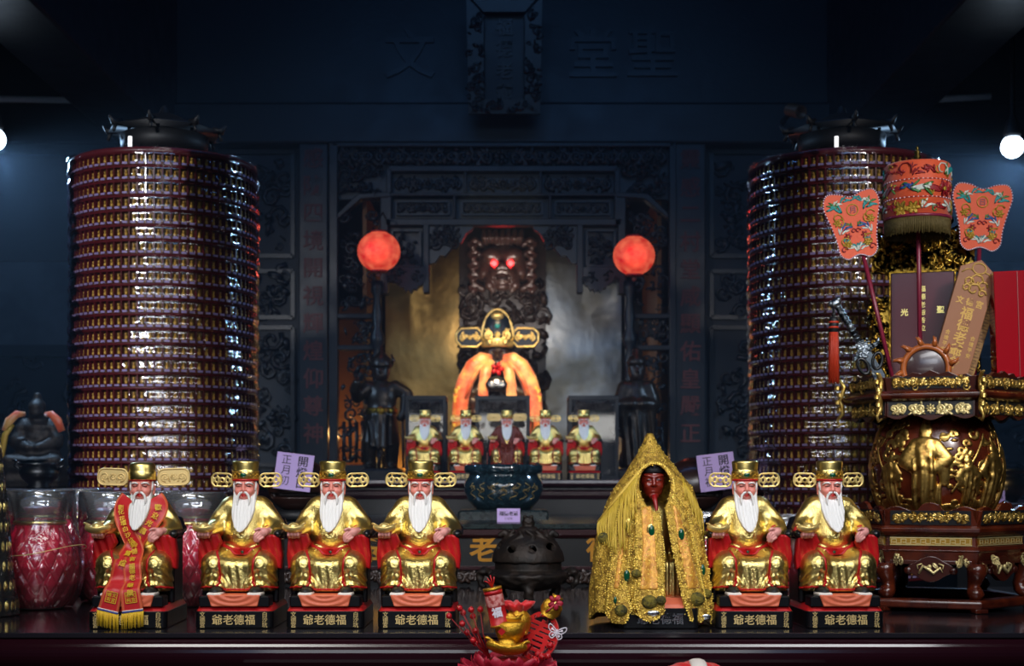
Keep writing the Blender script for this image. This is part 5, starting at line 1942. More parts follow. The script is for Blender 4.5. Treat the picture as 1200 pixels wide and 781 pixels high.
# lower stand
b = B()
hexlathe(b, [(.218, zf(714)), (.245, zf(714)), (.250, zf(712)), (.250, zf(706)), (.245, zf(703)), (.205, zf(703)), (.205, zf(714))])
for q in range(6):
    a = A0 + q * PI / 3
    b.box((.234 * math.cos(a), .234 * math.sin(a), .006), (.034, .034, .011), rot=Matrix.Rotation(a, 4, 'Z'))
b.build('base_ring', 'rosewood', ped, bevel=.0025)
for q in range(6):
    a = A0 + q * PI / 3
    b = B()
    c = lambda r, z: (r * math.cos(a), r * math.sin(a), z)
    b.tube([c(.222, zf(662)), c(.224, zf(670)), c(.214, zf(680)), c(.206, zf(688)), c(.210, zf(692)), c(.218, zf(697)), c(.212, zf(703))], [.026, .025, .019, .015, .019, .022, .014], 10)
    lg = b.build('leg', 'rosewood', ped)
    b = B()
    m = Matrix.Rotation(a + PI / 2, 4, 'Z') @ Matrix.Translation((0, -.228, zf(657)))
    for s in (-1, 1):
        m2 = m @ Matrix.Translation((s * .03, .010, 0)) @ Matrix.Rotation(s * -PI / 6, 4, 'Z')
        b.join(blob_carving(.062, .024, 16, q * 3 + s, (.004, .009), .008), m2)
    b.build('leg_carving', 'gold_pale', lg, label='pale gold carving at the leg head')
b = B()
hexlathe(b, [(.19, zf(663)), (.222, zf(663)), (.232, zf(648)), (.236, zf(646)), (.226, zf(641)), (.219, zf(641)), (.217, zf(630)), (.226, zf(629)), (.238, zf(624)), (.240, zf(620)), (.226, zf(617)), (.19, zf(617))])
b.build('waist_moulding', 'rosewood', ped, bevel=.0015)
for q in range(6):
    R6 = Matrix.Rotation(q * PI / 3, 4, 'Z')
    ap = lambda r: r * math.cos(PI / 6)
    # greek key band
    b = B()
    m = R6 @ Matrix.Translation((0, -ap(.2185) - .001, zf(635.5)))
    b.add(*_bx(.20, .003, .020, (0, 0, 0)), 1, False, m)
    for e in (-1, 1): b.add(*_bx(.20, .006, .0022, (0, 0, e * .009)), 0, False, m)
    n = 8
    for k in range(n):
        x0 = -.096 + k * .024
        for (ax_, az, w, h) in ((.006, .005, .012, .002), (.0, .0, .002, .012), (.012, .001, .002, .009), (.008, -.003, .009, .002), (.018, -.0055, .014, .002), (.0235, 0, .002, .012)):
            b.add(*_bx(w, .006, h, (x0 + ax_, 0, az)), 0, False, m)
    b.build('key_band', ['gold_pale', 'gold_dull'], ped, label='pale gold key pattern band')
    # cartouche apron
    b = B()
    m = R6 @ Matrix.Translation((0, -ap(.226), zf(668)))
    out = []
    for k in range(28):
        a = 2 * PI * k / 28
        rr = 1 + .10 * math.cos(4 * a)
        out.append((.052 * rr * math.cos(a), .030 * rr * math.sin(a)))
    b.ext(out, -.004, .012, mtx=m)
    for e in (-1, 1):
        b.ball((e * .055, 0, -.004), (.012, .008, .010), 8, 5, mtx=m)
    b.ext([(-.10, .022), (-.10, .010), (-.045, .012), (.045, .012), (.10, .010), (.10, .022)][::1], 0, .012, mtx=m)
    ca = b.build('cartouche', 'rosewood_dark', ped, bevel=.0015)
    b = B()
    b.tube([(-.028, -.006, -.012), (-.018, -.008, .008), (-.004, -.008, .0), (.008, -.008, -.010), (.024, -.008, .004), (.030, -.006, -.008)], [.003, .004, .005, .0045, .003, .0015], 6, mtx=m)
    b.ball((-.002, -.008, .006), (.006, .004, .006), 8, 5, mtx=m)
    b.ball((.012, -.008, .009), (.010, .003, .005), 8, 5, mtx=m, rot=Matrix.Rotation(.8, 4, 'Y'))
    for e in (-1, 1): b.tube([(e * .02, -.006, .014), (e * .032, -.006, .010), (e * .030, -.006, .0)], .002, 5, mtx=m)
    b.build('cartouche_carving', 'gold_pale', ca)
    # flared gallery under the bowl
    b = B()
    m = R6 @ Matrix.Translation((0, -ap(.225), zf(617))) @ Matrix.Rotation(.18, 4, 'X')
    pts = [(-.112, 0), (.112, 0), (.126, .040)]
    for k in range(1, 24):
        u = 1 - 2 * k / 24
        pts.append((u * .124, .038 + .012 * math.cos(u * PI * 1.5) ** 2 + (.010 if abs(u) < .25 else 0)))
    pts.append((-.126, .040))
    b.ext(pts, 0, .010, mtx=m)
    ga = b.build('gallery', 'rosewood', ped, bevel=.001)
    b = B(); b.join(scrolls(.19, .034, 4, .0032, True, 1.1), m @ Matrix.Translation((0, -.002, .021)))
    b.add(*_bx(.196, .002, .036, (0, -.0008, .021)), 1, False, m)
    b.build('gallery_scroll', ['gold_leaf', 'black_matt'], ga, label='gold scrollwork')
    # valance hanging from the tray
    b = B()
    m = R6 @ Matrix.Translation((0, -ap(.222), zf(490)))
    pts = [(-.108, .046), (-.108, .006)]
    for k in range(25):
        u = -1 + 2 * k / 24
        pts.append((u * .106, .004 - .006 * math.cos(u * PI * 2.5) - .004 * (1 - abs(u))))
    pts += [(.108, .006), (.108, .046)]
    b.ext(pts, 0, .010, mtx=m)
    va = b.build('valance', 'rosewood_dark', ped, bevel=.001)
    b = B(); b.join(scrolls(.20, .034, 6, .0032, True, 1.0), m @ Matrix.Translation((0, -.003, .024)))
    b.add(*_bx(.204, .002, .034, (0, -.0008, .026)), 1, False, m)
    b.build('valance_scroll', ['gold_pale' if q == 0 else 'gold_leaf', 'black_matt'], va, label='pale gold scrollwork')
    # upper gallery
    b = B()
    m = R6 @ Matrix.Translation((0, -ap(.226), zf(458))) @ Matrix.Rotation(.12, 4, 'X')
    pts = [(-.108, 0), (.108, 0), (.112, .036)]
    for k in range(1, 20):
        u = 1 - 2 * k / 20
        pts.append((u * .11, .036 + .012 * max(0, math.cos(u * PI * .5)) ** 2 + .004 * math.cos(u * 16)))
    pts.append((-.112, .036))
    b.ext(pts, 0, .010, mtx=m)
    ug = b.build('tray_gallery', 'rosewood_dark', ped, bevel=.001)
    b = B(); b.join(scrolls(.185, .032, 9, .0032, True, 1.2), m @ Matrix.Translation((0, -.003, .022)))
    b.join(blob_carving(.18, .028, 20, q, (.004, .007), .006), m @ Matrix.Translation((0, -.001, .02)))
    b.add(*_bx(.190, .002, .030, (0, -.0008, .021)), 1, False, m)
    b.build('tray_gallery_scroll', ['gold_leaf', 'black_matt'], ug, label='gold scrollwork')
    # gilded corner scrolls of the tray
    a = A0 + q * PI / 3
    c = lambda r, z: (r * math.cos(a), r * math.sin(a), z)
    b = B()
    b.tube([c(.238, zf(491)), c(.252, zf(494)), c(.258, zf(488)), c(.244, zf(480)), c(.246, zf(470)), c(.252, zf(463)), c(.244, zf(455)), c(.240, zf(446)), c(.250, zf(438)), c(.262, zf(437))], [.003, .004, .004, .0065, .007, .006, .007, .006, .005, .002], 8)
    for j in range(4):
        b.ball(c(.252 + .006 * (j % 2), zf(474 - 9 * j)), .008, 6, 4)
    b.build('corner_scroll', 'gold_leaf', ped, label='gold corner scroll')
# tray plate
b = B()
hexlathe(b, [(.15, zf(470)), (.228, zf(470)), (.240, zf(467)), (.246, zf(464)), (.246, zf(461)), (.238, zf(458)), (0, zf(457))])
b.build('tray_plate', 'rosewood', ped, bevel=.0015)
# bowl
zb0, zb1 = zf(602), zf(478)
def bowl_r(z):
    u = np.clip((np.asarray(z, float) - zb0) / (zb1 - zb0), 0, 1)
    return .128 + .038 * np.sin(np.clip(u * 1.08 + .0, 0, 1) * PI) ** .8
b = B()
zz = np.linspace(zb0, zb1, 30)
b.lathe([(float(bowl_r(z)), float(z)) for z in zz], 64)
bowl = b.build('bowl', 'rosewood', ped)
# gilded relief on the bowl: modelled flat (units of 2 mm), then bent round it
q = .00205
HB = (zb1 - zb0) / q
g = G((-150, -12, 0), (150, 4, HB), .95)
g.y *= 2.4         # figures are flattened to half relief
x, y, z = g.x, g.y, g.z         # y: out of the wall is negative
FL = lambda a, r, rb=None: None
def fig(cx, base, h, lean=0.0, seed=0):
    """small robed figure in relief"""
    s = h / 78
    pt = lambda a, c, e=-2.0: (cx + (a + lean * c) * s, e, base + c * s)
    d = g.path([pt(0, 4), pt(0, 34), pt(0, 56)], [15 * s, 10.5 * s, 9.5 * s], 3)
    d = d + 2.5 * np.sin((x - cx) * .80 / s + .5 * np.sin(z * .1)) * np.clip((base + 54 * s - z) / 20, 0, 1) + 0.6 * np.sin(z * .5 + np.abs(x - cx) * .3) * (z > base + 30 * s) * (z < base + 62 * s)
    d = smin(d, g.path([pt(-9, 56), pt(-17, 42, -4), pt(-8, 34, -6)], [6 * s, 6.5 * s, 4 * s]), 2)
    d = smin(d, g.path([pt(9, 56), pt(18, 44, -4), pt(6, 33, -7)], [6 * s, 6 * s, 4 * s]), 2)
    d = smin(d, g.path([pt(15, 40, -4), pt(17, 24, -3)], [6 * s, 4 * s]), 2)
    d = mn(d, g.path([pt(-9, 36, -8), pt(9, 36, -8)], [1.6 * s, 1.6 * s]))
    d = mn(d, g.sph(pt(0, 68, -3), 6.6 * s), g.path([pt(0, 73, -3), pt(0, 80, -2)], [5 * s, 3 * s]))
    d = smin(d, g.path([pt(0, 63, -7), pt(0, 50, -8)], [2.6 * s, 1 * s]), 1)
    return d
rnd = random.Random(5)
d = None
cen = [(-118, 6, 72, 0), (-58, 14, 60, .08), (-8, 4, 112, 0), (50, 10, 62, -.1), (84, 6, 84, .05), (138, 8, 78, 0)]
for cx, ba, h, ln in cen:
    f = fig(cx, ba, h, ln)
    d = f if d is None else np.minimum(d, f)
for (a, c) in (((-92, 96), (-44, 14)), ((26, 26), (74, 98)), ((110, 104), (96, 20))):
    d = np.minimum(d, g.cap((a[0], -5, a[1]), (c[0], -4, c[1]), 2.0))
for k in range(-7, 8):      # rocks and clouds along the bottom, banners at the top
    cx = k * 21 + rnd.uniform(-5, 5)
    d = mn(d, g.ell((cx, -1, 4 + rnd.uniform(0, 6)), (13, 6, 7)), g.ell((cx + 9, -2, 13 + rnd.uniform(0, 5)), (6, 5, 4)))
for k in range(84):
    cx, cz, R = rnd.uniform(-148, 148), rnd.uniform(30, HB - 4), rnd.uniform(5, 9)
    if abs(cx + 8) < 20 + (cz < 70) * 4: continue
    s = rnd.choice((-1, 1))
    d = np.minimum(d, g.path([(cx + R * (1 - .09 * j) * math.cos(s * j * .75), -2, cz + R * (1 - .09 * j) * math.sin(s * j * .75)) for j in range(8)], [3.6 - .2 * j for j in range(8)]))
for k in range(70):
    cx, cz = rnd.uniform(-148, 148), rnd.uniform(10, 104)
    if abs(cx + 8) < 20: continue
    d = np.minimum(d, g.ell((cx, -2, cz), (rnd.uniform(4, 9), 5, rnd.uniform(2, 4))))
d = smax(d, y - 8, .5) * .5
def bend(V):
    V = np.array(V, float)
    u, w, v = V[:, 0], V[:, 1], V[:, 2] + zb0
    R = bowl_r(v)
    a = u / .166
    rr = R - w
    return np.stack([rr * np.sin(a), -rr * np.cos(a), v], 1)
link('gilded_relief', sdf_mesh(g, d, 'gilded_relief', 'gold_relief', q, bend), bowl, label='gilded relief of robed figures')

TZ = zf(457) + .001      # top of the tray
# ---------------------------------------------------------------- things standing on the tray
def flat_outline(pts, n=8):
    """smooth closed Catmull-Rom outline"""
    out = []
    N = len(pts)
    for i in range(N):
        p0, p1, p2, p3 = (Vector(pts[(i + j) % N]) for j in (-1, 0, 1, 2))
        for k in range(n):
            t_ = k / n
            out.append(tuple(.5 * ((2 * p1) + (p2 - p0) * t_ + (2 * p0 - 5 * p1 + 4 * p2 - p3) * t_ ** 2 + (-p0 + 3 * p1 - 3 * p2 + p3) * t_ ** 3)))
    return out
def ccw(p):
    a = sum(p[i - 1][0] * p[i][1] - p[i][0] * p[i - 1][1] for i in range(len(p)))
    return p if a > 0 else p[::-1]

# spirit tablet
Yt = 3.86
k = Yt / F
t = thing('spirit_tablet', 'plum wooden spirit tablet in a gold and black carved frame, back of the pedestal tray', 'tablet', (P(1081, 0, Yt).x, Yt, TZ), -.30)
zt = lambda py: ZC + (HOR - py) * Yt / F - TZ
b = B(); b.box((0, 0, (zt(318) + 0) / 2 + .01), (.165, .016, zt(318) - .02))
b.box((0, .005, .012), (.20, .06, .024))
b.build('tablet_board', 'tablet_plum', t, bevel=.002)
b = B()
b.join(blob_carving(.25, .11, 110, 61, (.007, .016), .018), Matrix.Translation((0, .012, zt(294))))
for s in (-1, 1):
    b.join(blob_carving(.05, .24, 80, 62 + s, (.006, .013), .016), Matrix.Translation((s * .115, .012, .15)))
b.join(blob_carving(.16, .05, 40, 66, (.006, .014), .018), Matrix.Translation((0, .012, zt(268))))
b.add(*_bx(.27, .01, .10, (0, .028, zt(296))), 0, False)
b.add(*_bx(.26, .01, .27, (0, .028, .14)), 0, False)
b.build('carved_surround', 'gold_black', t, label='gold and black carved surround')
b = B()
for s in (-1, 1): b.add(*_bx(.004, .02, zt(320), (s * .085, -.002, zt(320) / 2)), 0, False)
b.add(*_bx(.174, .02, .004, (0, -.002, zt(319))), 0, False)
b.build('gold_fillet', 'gold_old', t)
b = B()
text(b, '光', .020, (-.047, -.0085, zt(366)), depth=.05, bold=.03)
text(b, '聖', .020, (.047, -.0085, zt(364)), depth=.05, bold=.03)
text(b, '福德老爺香位', .017, (.0, -.0085, zt(362)), vertical=True, pitch=1.25, depth=.05, bold=.01)
b.build('tablet_writing', 'gold_plain', t)

# sun mirror
Yt = 3.665
zt = lambda py: ZC + (HOR - py) * Yt / F - TZ
t = thing('sun_mirror', 'dark round mirror in a carved wooden sunburst on the pedestal tray front', 'mirror', (P(1085, 0, Yt).x, Yt, TZ), -.28)
cz = zt(432)
b = B()
pts = []
for i in range(36):
    a = 2 * PI * i / 36
    r = (.062, .086, .064)[i % 3]
    a2 = a + (.05 if i % 3 == 1 else 0)
    pts.append((r * math.cos(a2), max(-.052, r * math.sin(a2)) + cz))
b.ext(ccw(pts), 0, .014)
b.tube([(.056 * math.cos(a), -.002, cz + .056 * math.sin(a)) for a in [2 * PI * i / 40 for i in range(40)]], .008, 8, closed=True)
for i in range(12):
    a = 2 * PI * (i + .33) / 12
    if math.sin(a) > -.6:
        b.tube([(.06 * math.cos(a), -.004, cz + .06 * math.sin(a)), (.074 * math.cos(a + .05), -.008, cz + .074 * math.sin(a + .05)), (.085 * math.cos(a + .13), -.006, cz + .085 * math.sin(a + .13))], [.008, .005, .0015], 6)
b.box((0, .015, .008), (.11, .05, .016))
b.build('sunburst_frame', 'sun_wood', t)
b = B(); b.lathe([(0, 0), (.048, .001), (.050, .004), (.046, .006), (0, .0075)], 36, mtx=Matrix.Translation((0, .002, cz)) @ Matrix.Rotation(PI / 2, 4, 'X'))
b.build('mirror_disc', 'mirror_dark', t)

# arrow-headed command tablet and the ruler behind it
def slanted(name, label, cat, Yt, pb, pt_, w, tip, mat, thick, rz=-.2):
    """board from foot pixel pb to top pixel pt_, pointed if tip"""
    p = P(pb[0], pb[1], Yt)
    e = P(pt_[0], pt_[1], Yt)
    L = (e - p).length
    ang = math.atan2(e.x - p.x, e.z - p.z)
    t = thing(name, label, cat, tuple(p))
    m = Matrix.Rotation(ang, 4, 'Y')
    b = B()
    hw = w / 2
    pts = [(-hw, 0), (hw, 0), (hw, L), (0, L + tip), (-hw, L)] if tip else [(-hw, 0), (hw, 0), (hw, L), (-hw, L)]
    b.ext(pts, -thick / 2, thick / 2, mtx=m)
    b.build('board', mat, t, bevel=.0015)
    return t, m, L
t, m, L = slanted('command_tablet', 'tan arrow-headed wooden tablet with gold emblem and writing, leaning against the spirit tablet', 'tablet', 3.735, (1111, 440), (1146, 318), .098, .030, 'tablet_tan', .012)
b = B()
text(b, '文德宮', .021, (0, -.0066, L * .70), pitch=1.25, depth=.03, bold=.02, mtx=m)
text(b, '福德老爺令', .034, (0, -.0066, L * .36), vertical=True, pitch=.98, depth=.03, bold=.02, mtx=m)
for s in (-1, 1): text(b, '合境平安', .013, (s * .034, -.0066, L * .30), vertical=True, pitch=1.2, depth=.03, mtx=m)
for cx, cz, r in ((0, .90, .022), (-.018, .88, .014), (.020, .87, .015), (.0, .82, .02), (-.02, .82, .012), (.024, .80, .012)):
    b.tube([(cx + r * (1 - .1 * j) * math.cos(j * .9), -.0066, L * cz + r * (1 - .1 * j) * math.sin(j * .9)) for j in range(8)], .003, 5, mtx=m)
b.tube([(.018 * math.cos(a), -.0066, L * 1.02 + .014 * math.sin(a)) for a in [2 * PI * i / 20 for i in range(20)]], .0022, 5, mtx=m, closed=True)
for s in (-1, 1): b.tube([(s * .014, -.0066, L * 1.0), (s * .03, -.0066, L * .99), (s * .042, -.0066, L * .95)], .002, 5, mtx=m)
b.build('gold_emblem', 'gold_ink', t)
t, m, L = slanted('wooden_ruler', 'narrow ochre inscribed stick leaning behind the arrow-headed tablet', 'ruler', 3.76, (1131, 445), (1160, 352), .036, 0, 'ruler_tan', .008)
b = B()
for i in range(22): b.add(*_bx(.016 + .01 * (i % 3), .001, .0022, (0, -.0045, .02 + i * (L - .03) / 22)), 0, False, m)
b.build('ruler_marks', 'bronze_brown', t)

# embroidered parasol and fans
def embroider(b, spots, wrapf):
    """spots: (u, v, size, colour index, angle, shape): raised stitched motifs"""
    for u, v, s, ci, a, shp in spots:
        s *= 1.22
        m = wrapf(u, v)
        R = Matrix.Rotation(a, 4, 'Y')
        if shp == 'bird':
            b.ball((0, 0, 0), (s, .0022, s * .4), 8, 5, ci, m, R)
            b.ball((s * .9, 0, s * .3), (s * .3, .0022, s * .3), 6, 4, ci, m)
            for q in range(3): b.ball((-s * .8, 0, s * (.5 - .45 * q)), (s * .75, .0018, s * .16), 6, 4, 2 if q % 2 else 3, m, Matrix.Rotation(a + .5 * (q - 1), 4, 'Y'))
        elif shp == 'flower':
            for q in range(6): b.ball((s * .6 * math.cos(q * 1.047), 0, s * .6 * math.sin(q * 1.047)), (s * .5, .002, s * .3), 6, 4, ci, m, Matrix.Rotation(-q * 1.047, 4, 'Y'))
            b.ball((0, -.001, 0), (s * .3, .002, s * .3), 6, 4, 0, m)
        elif shp == 'leaf':
            for q in range(4): b.ball((s * .4 * (q - 1.5), 0, s * .3 * math.sin(q * 2)), (s * .7, .0018, s * .18), 6, 4, ci, m, Matrix.Rotation(a + .5 * (q - 1.5), 4, 'Y'))
        else:
            b.tube([m @ Vector((s * (1 - .1 * j) * math.cos(a + j * .8), -.001, s * (1 - .1 * j) * math.sin(a + j * .8))) for j in range(8)], .0018, 5, ci)
EM = ['thread_gold', 'thread_teal', 'thread_white', 'thread_green', 'thread_blue', 'thread_crimson']
Yt = 3.74
k = Yt / F
p = P(1080, 455, Yt)
t = thing('ritual_parasol', 'orange embroidered ritual parasol with dark fringe on a plum pole', 'parasol', (P(1079, 0, Yt).x, Yt, TZ))
zt = lambda py: ZC + (HOR - py) * Yt / F - TZ
zt0, zt1, R = zt(258), zt(196), 37.5 * k
cxo = -4 * k
b = B(); b.lathe([(R - .002, zt0), (R, zt0), (R, zt1), (R - .004, zt1 + .004), (R * .5, zt1 + .012), (0, zt1 + .014), ], 48, mtx=Matrix.Translation((cxo, 0, 0)))
cn = b.build('canopy', 'embroidery_orange', t, label='orange embroidered canopy')
b = B()
rnd = random.Random(6)
wf = lambda u, v: Matrix.Translation((cxo, 0, 0)) @ Matrix.Rotation(u, 4, 'Z') @ Matrix.Translation((0, -R - .001, v))
H3 = (zt1 - zt0) / 3
spots = []
for row in range(3):
    zc = zt0 + H3 * (row + .5)
    n = 16
    for i in range(n):
        u = 2 * PI * i / n + row * .26
        kind_ = rnd.choice(['bird', 'flower', 'leaf', 'curl', 'leaf']) if row != 1 else rnd.choice(['bird', 'leaf', 'bird', 'flower'])
        spots.append((u, zc + rnd.uniform(-.006, .006), rnd.uniform(.012, .019), rnd.choice([0, 1, 2, 3, 4, 5, 5]), rnd.uniform(-.8, .8), kind_))
        spots.append((u + .26, zc + rnd.uniform(-.012, .012), rnd.uniform(.006, .010), rnd.choice([0, 5, 3, 0, 5]), rnd.uniform(0, 3), rnd.choice(['curl', 'leaf'])))
embroider(b, spots, wf)
b.build('embroidery', EM, cn)
b = B()
for zz_, in ((zt0 + H3,), (zt0 + 2 * H3,)):
    for i in range(90):
        a = 2 * PI * i / 90
        b.ball((cxo + (R + .001) * math.cos(a), (R + .001) * math.sin(a), zz_), .0021, 5, 3, i % 2)
b.lathe([(R - .001, zt0 - .004), (R + .003, zt0 - .003), (R + .003, zt0 + .003), (R - .001, zt0 + .004)], 48, 1, mtx=Matrix.Translation((cxo, 0, 0)))
b.build('bead_trim', ['bead_white', 'bead_plum'], cn)
b = B()
for i in range(150):
    a = 2 * PI * i / 150
    r_ = R - .001
    j = rnd.uniform(-.004, .004)
    b.tube([(cxo + r_ * math.cos(a), r_ * math.sin(a), zt0), (cxo + r_ * math.cos(a + j), r_ * math.sin(a + j), zt0 - .02), (cxo + r_ * math.cos(a + 2 * j), r_ * math.sin(a + 2 * j), zt(277 + rnd.uniform(0, 3)))], [.0016, .0022, .0012], 4)
b.build('fringe', 'fringe_dark', t, label='dark olive fringe')
b = B(); b.lathe([(.012, zt1 + .01), (.012, zt1 + .016), (.006, zt1 + .019), (.011, zt1 + .028), (.005, zt1 + .032), (.009, zt1 + .039), (.003, zt1 + .044), (.005, zt1 + .05), (0, zt1 + .058)], 16, mtx=Matrix.Translation((cxo, 0, 0)))
b.build('finial', 'brass_bright', t, label='brass finial')
b = B(); b.tube([(cxo, 0, zt1 + .01), (0, 0, .0)], .0062, 8)
b.build('pole', 'pole_plum', t)

def fan(label, char, Yt, foot, poleTop, ctr, w, h, ang, rz):
    k = Yt / F
    p = P(foot[0], foot[1], Yt)
    t = thing('ritual_fan', label, 'fan', (p.x, Yt, TZ), 0, 'embroidered sun and moon fans')
    c = P(ctr[0], ctr[1], Yt)
    dz = TZ
    off = Vector((c.x - p.x, 0, c.z - dz))
    m = Matrix.Translation(off) @ Matrix.Rotation(ang, 4, 'Y') @ Matrix.Rotation(rz, 4, 'Z')
    W_, H_ = w * k / 2, h * k / 2
    ctl = [(0, .80), (.45, .93), (.85, .92), (1.0, .58), (.86, .1), (.72, -.4), (.66, -.82), (.42, -1.0), (.15, -.93), (0, -.90), (-.15, -.93), (-.42, -1.0), (-.66, -.82), (-.72, -.4), (-.86, .1), (-1.0, .58), (-.85, .92), (-.45, .93)]
    out = ccw(flat_outline([(a * W_, b_ * H_) for a, b_ in ctl], 5))
    b = B(); b.ext(out, -.004, .004, mtx=m)
    bl = b.build('fan_blade', 'embroidery_orange', t, bevel=.0015)
    b = B()
    n = len(out)
    for i in range(n):
        for s_ in (0, .5):
            q0, q1 = out[i], out[(i + 1) % n]
            b.ball((q0[0] * (1 - s_) + q1[0] * s_, -.003, q0[1] * (1 - s_) + q1[1] * s_), .0024, 5, 3, 1 if s_ else 0, m)
    b.build('bead_trim', ['bead_white', 'bead_plum'], bl)
    b = B()
    wf = lambda u, v: m @ Matrix.Translation((u * W_, -.0048, v * H_))
    sp = []
    for s in (-1, 1):
        sp += [(s * .60, .52, .016, 1, s * -.5, 'leaf'), (s * .66, .62, .012, 3, s * -.9, 'leaf'), (s * .52, .66, .010, 2, s * .4, 'leaf'), (s * .58, .22, .012, 0, .3 * s, 'curl'), (s * .5, .12, .011, 0, 2 * s, 'curl'), (s * .60, .10, .009, 0, 0, 'flower'),
               (s * .34, -.06, .013, 4, s * .7, 'leaf'), (s * .46, -.16, .012, 2, s * .9, 'leaf'), (s * .2, .0, .008, 3, s * -.7, 'leaf'), (s * .30, -.34, .008, 5, 0, 'flower'), (s * .44, -.5, .014, 0, s, 'curl'), (s * .36, -.58, .010, 0, 0, 'flower'), (s * .38, -.44, .008, 1, s, 'leaf'),
               (s * .14, -.68, .012, 2, s * -.8, 'leaf'), (s * .10, -.62, .008, 1, s * -.8, 'leaf'), (s * .5, -.72, .008, 5, 0, 'curl'), (s * .22, .82 * .9, .012, 1, s * .4, 'leaf'), (s * .08, -.2, .006, 5, 0, 'curl')]
    embroider(b, sp, wf)
    b.tube([wf(0, .42) @ Vector((.0145 * math.cos(a), 0, .0145 * math.sin(a))) for a in [2 * PI * i / 24 for i in range(24)]], .0016, 5, 0, closed=True)
    text(b, char, .019, (0, -.0052, .42 * H_), depth=.08, bold=.03, mi=5, mtx=m)
    b.build('embroidery', EM, bl)
    b = B()
    e = P(poleTop[0], poleTop[1], Yt)
    b.tube([(e.x - p.x, .006, e.z - dz), (0, 0, 0)], .0058, 8)
    b.build('pole', 'pole_plum', t)
fan('orange embroidered fan with a moon character, standing by the sword on the tray', '月', 3.70, (1050, 456), (1009, 285), (1001, 263), 66, 80, -.16, .0)
fan('orange embroidered fan with a sun character, standing by the arrow-headed tablet', '日', 3.80, (1141, 456), (1149, 280), (1150, 254), 70, 80, .05, .0)

# sword
Yt = 3.68
p0, p1 = P(977, 352, Yt), P(1036, 448, Yt)
t = thing('ritual_sword', 'silver ritual sword with ornate hilt leaning point down on the pedestal tray', 'sword', tuple(p1))
dr = (p0 - p1); L = dr.length
m = Matrix.Rotation(math.atan2(dr.x, dr.z), 4, 'Y')
b = B()
b.tube([(0, 0, L * .48), (0, 0, L * .92)], [.0075, .0085], 8, mtx=m)
for j in range(9): b.tube([(.0085 * math.cos(a), .0085 * math.sin(a), L * (.5 + .045 * j) + .003 * math.sin(a)) for a in [2 * PI * i / 10 for i in range(10)]], .0022, 4, mtx=m, closed=True)
b.ball((0, 0, L * .96), (.017, .012, .013), 10, 6, mtx=m)
for s in (-1, 1):
    b.ball((s * .011, 0, L * .985), (.008, .008, .007), 7, 5, mtx=m)
b.build('hilt', 'pewter', t)
b = B()
b.ext(ccw([(-.040, L * .35), (-.034, L * .385), (-.014, L * .42), (-.010, L * .49), (.010, L * .49), (.014, L * .42), (.034, L * .40), (.048, L * .43), (.040, L * .37), (0, L * .345)]), -.009, .009, mtx=m)
b.join(blob_carving(.05, .04, 14, 3, (.004, .008), .006), m @ Matrix.Translation((0, -.009, L * .40)))
b.build('guard', 'pewter', t, bevel=.002)
b = B()
b.ext(ccw([(-.012, L * .36), (.012, L * .36), (.011, L * .06), (0, 0), (-.011, L * .06)]), -.0025, .0025, mtx=m)
b.build('blade', 'blade_steel', t)
# tassel hanging from the pommel
p = P(977, 362, 3.665)
t = thing('red_tassel', 'long red silk tassel hanging from the sword pommel', 'tassel', tuple(p))
zz_ = lambda py: (362 - py) * 3.665 / F
b = B()
rnd = random.Random(8)
for i in range(34):
    a = 2 * PI * i / 34
    rr = .011 * (1 if i % 2 else .7)
    b.tube([(rr * math.cos(a) * .8, rr * math.sin(a) * .8, zz_(384)), (rr * math.cos(a), rr * math.sin(a), zz_(410)), (rr * 1.1 * math.cos(a), rr * 1.1 * math.sin(a), zz_(446 + rnd.uniform(0, 4)))], .0024, 4)
b.build('tassel_skirt', 'tassel_red', t)
b = B(); b.lathe([(.010, zz_(390)), (.0125, zz_(389)), (.0125, zz_(375)), (.009, zz_(372)), (0, zz_(371))], 16)
hd = b.build('tassel_head', 'black_matt', t)
b = B()
for py in (378, 384): b.lathe([(.0126, zz_(py + 1.2)), (.0136, zz_(py)), (.0126, zz_(py - 1.2))], 16)
b.build('tassel_band', 'tassel_red', hd)
b = B(); b.tube([(0, 0, zz_(372)), (.001, 0, zz_(366)), (0, .004, 0)], .003, 6); b.ball((0, 0, zz_(369)), .006, 8, 5)
b.build('cord', 'black_matt', t)

# scissors
p = P(1019, 428, 3.63)
t = thing('scissors', 'pair of black-handled scissors tucked beside the sword blade on the tray', 'scissors', (p.x, 3.63, TZ + .0005))
zo = p.z - TZ
b = B()
for cx, cz, an in ((-.016, -.004, .5), (.020, .010, -.15)):
    b.tube([(cx + .012 * math.cos(a) * math.cos(an) - .021 * math.sin(a) * math.sin(an), 0, zo + cz + .012 * math.cos(a) * math.sin(an) + .021 * math.sin(a) * math.cos(an)) for a in [2 * PI * i / 22 for i in range(22)]], .0042, 7, closed=True)
b.build('handles', 'scissor_black', t)
b = B()
b.ext(ccw([(.004, zo - .016), (.012, zo - .022), (.030, .0), (.026, .0)]), -.001, .001)
b.ext(ccw([(.012, zo - .014), (.018, zo - .02), (.036, .0), (.032, .0)]), .001, .003)
b.build('blades', 'blade_steel', t)

